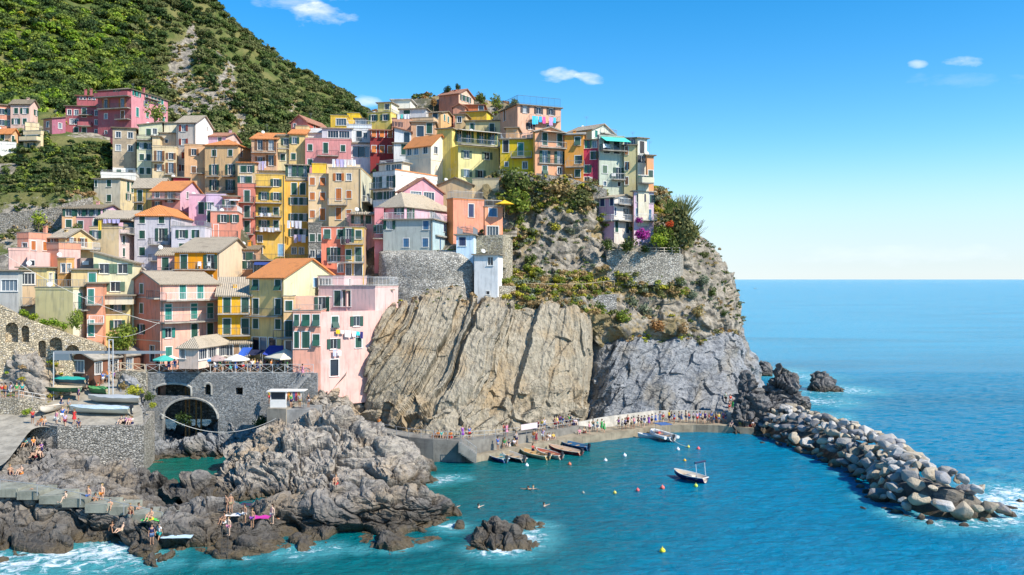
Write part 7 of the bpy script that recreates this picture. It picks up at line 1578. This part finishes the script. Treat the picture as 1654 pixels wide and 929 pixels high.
# blue terrace screens and bathing towels
for px, py, sx_, sy_, c, lb in ((104,812,1.6,.8,(.10,.62,.16),'bright green towel on the bathing platform'), (120,808,1.4,.8,(.02,.30,.34),'teal towel on the bathing platform'), (154,813,1.0,.8,(.2,.02,.35),'purple towel under the standing bathers on the platform'), (247,842,1.6,.9,(.10,.55,.10),'green towel at the lower right end of the bathing platform'),
    (422,838,1.7,1.0,(.50,.03,.28),'hot pink towel spread on the front rocks'), (288,870,2.6,1.2,(.45,.58,.66),'pale blue white cloth heap on the front rocks'), (380,836,1.4,.9,(.62,.60,.58),'white towel beside the dark bag on the front rocks'), (405,818,1.6,1.0,(.04,.03,.07),'dark towel behind the standing bathers')):
    p = hit(px, py, 3, (60, 95)); g = np.random.default_rng(int(px)); u = np.linspace(-.5, .5, 8); X, Y_ = np.meshgrid(u*sx_, u*sy_, indexing='ij'); Z = .07+.06*g.random(X.shape)+.10*perlin(np.stack([X*2, Y_*2, X*0+px], -1)); idx = np.arange(64).reshape(8, 8)
    o = np_mesh('towel', np.stack([X, Y_, Z], -1).reshape(-1, 3), np.stack([idx[:-1, :-1], idx[1:, :-1], idx[1:, 1:], idx[:-1, 1:]], -1).reshape(-1, 4), plain(c, .9, name='cloth')); o.location = p+Vector((0, -.2, .12)); tag(o, lb, 'towel')
# ---------------------------------------------------------------- people
BASE = dict(pel=(0,0,.93), sp=(0,0,1.10), ch=(0,-.01,1.30), nk=(0,0,1.46), hb=(0,-.01,1.54), hd=(0,-.02,1.62), ht=(0,0,1.70), no=(0,-.105,1.60),
    sL=(.17,0,1.40), eL=(.23,.02,1.13), wL=(.25,-.06,.89), sR=(-.17,0,1.40), eR=(-.23,.02,1.13), wR=(-.25,-.06,.89),
    hL=(.09,0,.90), kL=(.10,-.02,.50), aL=(.10,.02,.09), tL=(.12,-.13,.045), hR=(-.09,0,.90), kR=(-.10,-.02,.50), aR=(-.10,.02,.09), tR=(-.12,-.13,.045))
RAD = dict(pel=(.15,.11), sp=(.13,.09), ch=(.15,.105), nk=(.06,.06), hb=(.062,.07), hd=(.082,.10), ht=(.05,.06), no=(.018,.018), sL=(.062,.062), eL=(.042,.042), wL=(.028,.028), sR=(.062,.062), eR=(.042,.042), wR=(.028,.028),
    hL=(.10,.10), kL=(.062,.062), aL=(.038,.038), tL=(.035,.03), hR=(.10,.10), kR=(.062,.062), aR=(.038,.038), tR=(.035,.03))
EDG = [('pel','sp'),('sp','ch'),('ch','nk'),('nk','hb'),('hb','hd'),('hd','ht'),('hd','no'),('ch','sL'),('sL','eL'),('eL','wL'),('ch','sR'),('sR','eR'),('eR','wR'),('pel','hL'),('hL','kL'),('kL','aL'),('aL','tL'),('pel','hR'),('hR','kR'),('kR','aR'),('aR','tR')]
def P_off(d, dz): return {k: (v[0], v[1], v[2]+dz) for k, v in d.items()}
POSES = {'stand': {}, 'look': dict(eR=(-.30,-.12,1.20), wR=(-.10,-.24,1.42), kL=(.13,-.05,.50), aL=(.15,-.02,.09), tL=(.19,-.15,.045)),
    'walk': dict(kL=(.09,-.16,.52), aL=(.09,-.26,.12), tL=(.10,-.42,.07), kR=(-.09,.04,.50), aR=(-.09,.26,.13), tR=(-.10,.14,.045), wL=(.25,.10,.92), wR=(-.24,-.20,.95)),
    'hips': dict(eL=(.36,.04,1.16), wL=(.17,-.06,1.0), kR=(-.14,-.04,.5), aR=(-.17,0,.09), tR=(-.21,-.13,.045))}
sit = P_off({k: BASE[k] for k in ('pel','sp','ch','nk','hb','hd','ht','no','sL','sR')}, -.80); 
for k in ('ch','nk','hb','hd','ht','no','sL','sR'): sit[k] = (sit[k][0], sit[k][1]+.05, sit[k][2])
sit.update(hL=(.10,-.05,.12), hR=(-.10,-.05,.12), kL=(.14,-.38,.44), kR=(-.14,-.38,.44), aL=(.13,-.56,.08), aR=(-.13,-.56,.08), tL=(.14,-.72,.05), tR=(-.14,-.72,.05), eL=(.24,-.12,.42), wL=(.17,-.36,.50), eR=(-.24,-.12,.42), wR=(-.17,-.36,.50)); POSES['sit'] = sit
rec = dict(pel=(0,0,.13), sp=(0,.14,.22), ch=(0,.29,.36), nk=(0,.36,.50), hb=(0,.37,.57), hd=(0,.35,.66), ht=(0,.37,.74), no=(0,.26,.64), sL=(.17,.33,.45), sR=(-.17,.33,.45), eL=(.25,.46,.22), wL=(.26,.42,.05), eR=(-.25,.46,.22), wR=(-.26,.42,.05),
    hL=(.10,-.06,.12), hR=(-.10,-.06,.12), kL=(.13,-.46,.16), kR=(-.11,-.42,.30), aL=(.14,-.86,.08), aR=(-.12,-.70,.07), tL=(.16,-.93,.17), tR=(-.14,-.86,.06)); POSES['recline'] = rec
lie = dict(pel=(0,0,.12), sp=(0,.17,.12), ch=(0,.37,.13), nk=(0,.53,.13), hb=(0,.60,.13), hd=(0,.69,.14), ht=(0,.78,.14), no=(0,.68,.245), sL=(.17,.47,.12), sR=(-.17,.47,.12), eL=(.28,.26,.08), wL=(.27,.02,.06), eR=(-.34,.60,.08), wR=(-.16,.80,.08),
    hL=(.09,-.05,.12), hR=(-.09,-.05,.12), kL=(.12,-.44,.13), kR=(-.12,-.38,.36), aL=(.14,-.84,.07), aR=(-.12,-.60,.07), tL=(.2,-.90,.15), tR=(-.13,-.74,.05)); POSES['lie'] = lie
perch = P_off({k: BASE[k] for k in ('pel','sp','ch','nk','hb','hd','ht','no','sL','sR')}, -.45); perch.update(hL=(.10,-.05,.46), hR=(-.10,-.05,.46), kL=(.12,-.44,.46), kR=(-.12,-.44,.46), aL=(.12,-.46,.07), aR=(-.12,-.42,.07), tL=(.13,-.62,.04), tR=(-.13,-.58,.04), eL=(.24,.0,.68), wL=(.16,-.26,.55), eR=(-.24,.0,.68), wR=(-.16,-.26,.55)); POSES['perch'] = perch
swim = P_off({k: BASE[k] for k in ('pel','sp','ch','nk','hb','hd','ht','no','sL','sR')}, -1.42); swim.update(pel=(0,.2,-.5), hL=(.09,.25,-.55), hR=(-.09,.25,-.55), kL=(.12,.5,-.8), kR=(-.12,.55,-.8), aL=(.12,.9,-.9), aR=(-.12,.95,-.9), tL=(.12,1.0,-.95), tR=(-.12,1.05,-.95), eL=(.42,-.15,-.02), wL=(.60,-.32,.03), eR=(-.42,-.15,-.02), wR=(-.62,-.30,.03)); POSES['swim'] = swim
def skin_mesh(name, verts, edges, radii, roots, lv=1):
    me = bpy.data.meshes.new(name); me.from_pydata(verts, edges, []); o = bpy.data.objects.new(name, me); link(o)
    md = o.modifiers.new('s', 'SKIN'); md.use_smooth_shade = True; md.use_x_symmetry = False
    for i, r in enumerate(radii): me.skin_vertices[0].data[i].radius = r; me.skin_vertices[0].data[i].use_root = i in roots
    s = o.modifiers.new('u', 'SUBSURF'); s.levels = lv; dg = bpy.context.evaluated_depsgraph_get(); out = bpy.data.meshes.new_from_object(o.evaluated_get(dg)); out.name = name; bpy.data.objects.remove(o); out.materials.clear(); out.materials.append(None); return out
def person_meshes(pose):
    J = dict(BASE); J.update(POSES[pose]); ks = list(J); V = [J[k] for k in ks]; E = [(ks.index(a), ks.index(b)) for a, b in EDG]; Rr = [RAD[k] for k in ks]; roots = {ks.index('pel')}
    for s in 'LR':                                                       # hands: palm, four fingers, thumb; each finger its own chain rooted in the palm
        w_, e = Vector(J['w'+s]), Vector(J['e'+s]); d = (w_-e).normalized(); side = d.cross(Vector((0, 1, 0.2))).normalized(); n0 = len(V); V.append(tuple(w_+d*.06)); Rr.append((.036, .02)); E.append((ks.index('w'+s), n0))
        for f in range(4):
            a = w_+d*.05+side*(f-1.5)*.018; ln = (.065, .08, .075, .06)[f]; i = len(V); q1 = a+d*(.03+ln*.55); q2 = q1+(d*.75+Vector((0, -.5, 0))).normalized()*ln*.5; V += [tuple(a), tuple(q1), tuple(q2)]; Rr += [(.009, .009)]*2+[(.007, .007)]; E += [(i, i+1), (i+1, i+2)]; roots.add(i)
        a = w_+d*.02-side*.02; i = len(V); V += [tuple(a), tuple(a-side*.035+d*.03), tuple(a-side*.04+d*.06)]; Rr += [(.010, .010)]*2+[(.008, .008)]; E += [(i, i+1), (i+1, i+2)]; roots.add(i)
    out = dict(body=skin_mesh('person', V, E, Rr, roots))
    def sub(name, keys, grow, cutf={}):
        kk = list(keys); VV = []; EE = []; RR = []
        for k in kk: VV.append(Vector(J[k]) if k not in cutf else Vector(J[cutf[k][0]]).lerp(Vector(J[k]), cutf[k][1])); RR.append((RAD[k][0]+grow, RAD[k][1]+grow))
        for a, b in EDG:
            if a in kk and b in kk: EE.append((kk.index(a), kk.index(b)))
        return skin_mesh(name, [tuple(v) for v in VV], EE, RR, {0})
    out['top'] = sub('top', ['ch', 'sp', 'pel', 'sL', 'eL', 'sR', 'eR'], .022, dict(eL=('sL', .55), eR=('sR', .55), pel=('sp', .75)))
    out['shorts'] = sub('shorts', ['pel', 'hL', 'kL', 'hR', 'kR'], .026, dict(kL=('hL', .72), kR=('hR', .72)))
    out['trunks'] = sub('trunks', ['pel', 'hL', 'kL', 'hR', 'kR'], .02, dict(kL=('hL', .3), kR=('hR', .3)))
    hd, ht = Vector(J['hd']), Vector(J['ht']); up = (ht-hd).normalized(); back = (hd-Vector(J['no'])); back = (back-up*back.dot(up)).normalized(); c = hd+up*.035+back*.022
    out['hair'] = skin_mesh('hair', [tuple(c-up*.03+back*.03), tuple(c+up*.03), tuple(c+up*.07)], [(0, 1), (1, 2)], [(.085, .09), (.092, .098), (.06, .065)], {1})
    out['long'] = skin_mesh('hair', [tuple(c-up*.16+back*.05), tuple(c-up*.03+back*.03), tuple(c+up*.03), tuple(c+up*.07)], [(0, 1), (1, 2), (2, 3)], [(.07, .04), (.085, .09), (.092, .098), (.06, .065)], {2})
    m = MB()
    if pose in ('stand', 'look', 'walk', 'hips'): m.lathe([(.25, 0), (.20, .28), (.15, .45), (.16, .7), (.10, .83)], 12, (0, 0, .55)); 
    out['dress'] = m.mesh('dress', None, smooth=True) if m.v else out['shorts']
    m = MB(); n = Vector(J['no']); lat = up.cross(back)
    for s in (-1, 1): q = n+back*.028+up*.028+lat*.032*s; m.lathe([(.001, -.011), (.010, -.005), (.010, .005), (.001, .011)], 6, tuple(q))
    out['eyes'] = m.mesh('eyes', None); return out
PM = {p: person_meshes(p) for p in POSES}
CLC = dict(white=(.72,.72,.70), red=(.55,.03,.03), blue=(.03,.12,.45), navy=(.015,.02,.08), black=(.015,.015,.018), green=(.03,.30,.08), pink=(.70,.25,.35), yellow=(.70,.50,.04), orange=(.70,.22,.03), grey=(.30,.30,.31), teal=(.02,.32,.30), purple=(.22,.06,.35), beige=(.52,.42,.28), striped=(.55,.55,.62), lilac=(.5,.4,.6), khaki=(.26,.22,.12), denim=(.08,.14,.26), maroon=(.22,.02,.04))
SK = [(.52,.30,.19), (.60,.38,.26), (.42,.23,.14), (.34,.18,.10), (.64,.44,.32)]; HR = [(.02,.012,.008), (.06,.03,.015), (.16,.09,.03), (.35,.24,.10), (.18,.17,.16)]
pr = random.Random(21); used_l = {}
def person(loc, rz, pose, top, bot, place, verb=None, sc=None, group=None):
    M = PM[pose]; o = bpy.data.objects.new('person', M['body']); link(o); o.location = loc; o.rotation_euler = (0, 0, rz); s = sc or pr.uniform(.93, 1.06); o.scale = (s, s, s)
    def put(mesh, nm, c):
        q = bpy.data.objects.new(nm, mesh); link(q, o); q.material_slots[0].link = 'OBJECT'; q.material_slots[0].material = plain(c, .85, name='cloth_'+nm, nz=.08)
    o.material_slots[0].link = 'OBJECT'; o.material_slots[0].material = plain(SK[pr.randrange(5)], .6, name='skin', nz=.05)
    lg = pr.random() < .4; put(M['long' if lg else 'hair'], 'hair', HR[pr.randrange(5)]); put(M['eyes'], 'eyes', (.02, .02, .02))
    if bot == 'dress': put(M['top'], 'top', CLC[top]); put(M['dress'], 'skirt', CLC[top]); dsc = f'{top} dress'
    elif top is None: put(M['trunks'], 'swim_trunks', CLC[bot]); dsc = f'{bot} swimwear'
    else: put(M['top'], 'shirt', CLC[top]); put(M['shorts'], 'shorts', CLC[bot]); dsc = f'{top} top and {bot} shorts'
    v = verb or dict(stand='standing', look='raising a hand', walk='walking', hips='hand on hip', sit='sitting', recline='leaning back', lie='lying', perch='sitting', swim='swimming')[pose]
    lb = f'person in {dsc} {v} {place}' if pose != 'swim' else f'swimmer {place}'
    lb = ' '.join(lb.split()[:16]); used_l.setdefault(lb, []).append(o); tag(o, lb, 'person', group or 'people around the harbour'); return o
def combos(n, seed):
    g = random.Random(seed); a = [(t, b) for t in CLC for b in ('navy', 'denim', 'khaki', 'black', 'white', 'grey', 'red')]+[(t, 'dress') for t in CLC]; a = [c for c in a if c[0] != c[1]]; g.shuffle(a); return a[:n]
# quay crowd along the parapet
qx = [952,958,965,972,976,999,1005,1010,1014,1020,1024,1031,1036,1041,1048,1053,1059,1066,1071,1081,1085,1089,1097,1101,1108,1113,1120,1126,1131,1135,1139,1145,1149,1153,1157,1161,1165,1169,1172]
for i, (px, (t, b)) in enumerate(zip(qx, combos(len(qx), 1))):
    y = np.interp(px, [p[0] for p in QL], [p[1] for p in QL]); z = np.interp(px, [p[0] for p in QL], [p[2] for p in QL]); q = Vector(WS(px, float(y)-.5, float(z))); q.y += pr.uniform(.6, 2.8); q.x = (px-PX0)/F*q.y
    if px == 976: t, b = 'green', 'dress'
    person(q, pr.uniform(-2.5, 2.5), ('stand', 'look', 'hips', 'walk')[pr.randrange(4)], t, b, 'by the white quay parapet')
for i, (px, py) in enumerate(((1172,652),(1180,655),(1184,662),(1178,664),(1188,668),(1192,660))): t, b = combos(6, 2)[i]; q = hit(px, py, 3, (120, 150)); person(q, pr.uniform(-1, 1), 'stand' if i % 2 else 'look', t, b, 'on dark rocks at the quay end')
for i, px in enumerate((1196,1202,1207,1212,1216,1182)): t, b = combos(6, 3)[i]; q = Vector(WS(px, 691, 1.0)); q.y += 1.2; q.x = (px-PX0)/F*q.y; person(q, pr.uniform(-.8, .8), 'sit', t, b, 'at the far right end of the quay')
def upat(px, off=1.0): y = float(np.interp(px, [p[0] for p in UP], [p[1] for p in UP])); z = float(np.interp(px, [p[0] for p in UP], [p[2] for p in UP])); q = Vector(WS(px, y, z)); q.y += off; q.x = (px-PX0)/F*q.y; return q
ux = [747,758,814,818,869,875,879,896,900,904,909,915,919,922,926,930,612]
for i, (px, (t, b)) in enumerate(zip(ux, combos(20, 4))): person(upat(px, pr.uniform(.5, 1.5)), pr.uniform(-2, 2), ('stand', 'hips', 'look', 'walk')[i % 4] if px not in (926, 930) else 'sit', t, b, 'on the railed cliff path')
for i, px in enumerate((702,708,713,720,728)): t, b = combos(5, 5)[i]; person(upat(px, 1.6), pr.uniform(-.7, .7), 'sit', t, b, 'on the cliff path bend')
for i, (px, py, ps) in enumerate(((804,727,'stand'),(815,723,'perch'),(822,721,'sit'),(831,720,'sit'),(834,719,'look'),(861,728,'sit'),(862,716,'stand'),(866,716,'look'),(877,713,'stand'),(884,711,'sit'),(888,710,'sit'),(894,709,'sit'),(936,702,'sit'),(944,700,'sit'))):
    t, b = combos(16, 6)[i]; person(Vector(WS(px, py, .92)), pr.uniform(-.9, .9), ps, t, b, 'beside the moored boats')
# terrace crowd
tx = [(px, pr.uniform(113.9, 118.0)) for px in list(range(254, 300, 9))+list(range(300, 505, 4))]; cb = combos(len(tx), 7)
for (px, Y), (t, b) in zip(tx, cb):
    if px > 372 and Y > 116.5 and px < 405: Y = 115
    person(Vector((*xy(px+pr.uniform(-1.5, 1.5), Y), ZP)), pr.uniform(-3, 3), ('stand', 'walk', 'look', 'hips')[pr.randrange(4)], t, b, 'on the bridge terrace')
person(Vector((*xy(489, 113.0), ZP-.4)), 2.2, 'walk', 'pink', 'dress', 'on the kiosk stair', 'stepping down')
for i, (px, py, Y, t, b) in enumerate(((430, 640, 111.3, 'navy', 'black'), (443, 630, 111.5, 'black', 'grey'))): pass
for i, px in enumerate((436, 470, 484, 498)): t, b = combos(4, 9)[i]; person(Vector((*xy(px, 109.0 if px > 460 else 112.2), zk)), pr.uniform(-1, 1), 'stand', t, b, 'by the beach kiosk')
# ramp
RM = [(53,684,'stand','red','navy','left end of ramp wall'),(66,686,'sit','orange','white','on the corner of the ramp wall'),(72,686,'sit','beige','denim','on the corner of the ramp wall'),(91,688,'stand','pink','white','on the ramp edge'),(101,682,'look','blue','white','mid ramp'),(104,691,'walk','lilac','maroon','at the ramp edge'),
  (111,668,'walk','grey','khaki','down the ramp'),(120,685,'walk','red','dress','before the striped boat'),(100,663,'stand','navy','denim','between two white boats'),(127,690,'sit','navy','grey','alone on the ramp edge'),(130,635,'stand','white','black','below the hoist'),(128,647,'stand','purple','navy','by the bow of the striped boat'),(140,627,'walk','maroon','black','near the shed'),(146,624,'stand','white','navy','near the shed'),(136,622,'walk','maroon','denim','near the shed'),
  (151,620,'look','grey','navy','near the hoist posts'),(165,620,'stand','blue','white','beside the hoist posts'),(175,618,'hips','orange','denim','under the hoist beam'),(184,620,'walk','purple','black','right of the hoist posts'),(159,631,'sit','red','green','beside the green dinghy'),(196,684,'sit','navy','black','at the right corner of the ramp'),(202,684,'sit','purple','black','at the right corner of the ramp'),(208,684,'sit','pink','navy','at the right corner of the ramp'),(213,685,'sit','white','navy','at the right corner of the ramp'),
  (43,722,'sit','teal','black','in the shade below the ramp wall'),(55,717,'sit','orange','navy','in the shade below the ramp wall'),(66,727,'sit','purple','navy','in the shade below the ramp wall'),(57,738,'sit',None,'maroon','in the shade below the ramp wall'),(63,740,'sit',None,'black','in the shade below the ramp wall'),(17,765,'sit',None,'navy','on the warm slab at the left edge'),(35,766,'sit',None,'orange','on the warm slab at the left edge')]
for px, py, ps, t, b, pl in RM: person(hit(px, py, 3, (80, 120)), pr.uniform(-1.2, 1.2), ps, t, b, pl)
for i, (px, t, b) in enumerate(((3,'red','khaki'),(8,'orange','navy'),(17,'lilac','white'),(27,'green','khaki'),(36,'teal','black'))): person(Vector((*xy(px, 104.4), 8.75)), pr.uniform(-1, 1), 'stand', t, b, 'behind the left edge railing')
# bathers
BT = [(6,788,'lie','navy','at the left edge of the bathing platform'),(45,796,'lie','red','on the upper step of the bathing platform'),(70,800,'recline','white','on the middle of the bathing platform'),(84,802,'lie','black','on the middle of the bathing platform'),(105,810,'sit','teal','beside the green towel'),(141,815,'stand','blue','on the bathing platform'),(154,814,'sit','purple','wrapped in purple on the bathing platform'),(165,814,'stand','orange','on the bathing platform'),
  (178,823,'sit','white','on the lower part of the bathing platform'),(197,822,'recline','pink','on the lower part of the bathing platform'),(211,831,'sit','maroon','near the lower end of the bathing platform'),(225,830,'sit','red','near the lower end of the bathing platform'),(244,840,'sit','yellow','on the green towel at the platform end'),(182,858,'recline','black','on the rock slope below the platform'),(196,858,'recline','beige','on the rock slope below the platform'),
  (373,829,'stand','khaki','on the front rocks by the inlet'),(366,829,'stand','black','on the front rocks by the inlet'),(361,846,'sit','white','on the front rocks by the inlet'),(370,866,'stand','pink','alone on the front rock edge above the ladder'),(395,845,'look','white','beside the dark towel'),(407,853,'stand','purple','in front of the pink towel'),(440,847,'stand','grey','right of the pink towel'),(448,842,'lie','orange','right of the pink towel'),(542,783,'sit','red','alone on the big central rock')]
for px, py, ps, b, pl in BT: person(hit(px, py, 3, (60, 112))+Vector((0, 0, .03)), pr.uniform(-.8, .8) if ps in ('stand', 'look') else pr.uniform(-.9, .9)+(1.3 if ps == 'lie' else 0), ps, None, b, pl)
person(hit(245, 880, 3, (60, 90)), .6, 'stand', 'navy', 'denim', 'low on the front rocks near the surf'); person(hit(258, 876, 3, (60, 90)), -.5, 'walk', 'white', 'teal', 'low on the front rocks near the surf')
for px, py, pl in ((687,820,'closest to the tip of the foreground rocks'),(733,820,'left of centre above the small cove rock'),(773,819,'directly above the small cove rock'),(853,790,'left one of the pair in the middle of the cove'),(861,789,'right one of the pair in the middle of the cove'),(879,817,'right of the small cove rock'),(700,800,'just off the central rock')):
    person(Vector(WS(px, py, .05)), pr.uniform(-2, 2), 'swim', None, 'black', pl, group='swimmers in the cove')
# make every repeated label single out one person
for lb, os_ in used_l.items():
    if len(os_) > 1:
        os_.sort(key=lambda o: o.location.x/o.location.y); n = len(os_)
        for i, o in enumerate(os_): o['label'] = ' '.join((lb+', '+('leftmost' if i == 0 else 'rightmost' if i == n-1 else 'middle')+' of them').split()[:16])
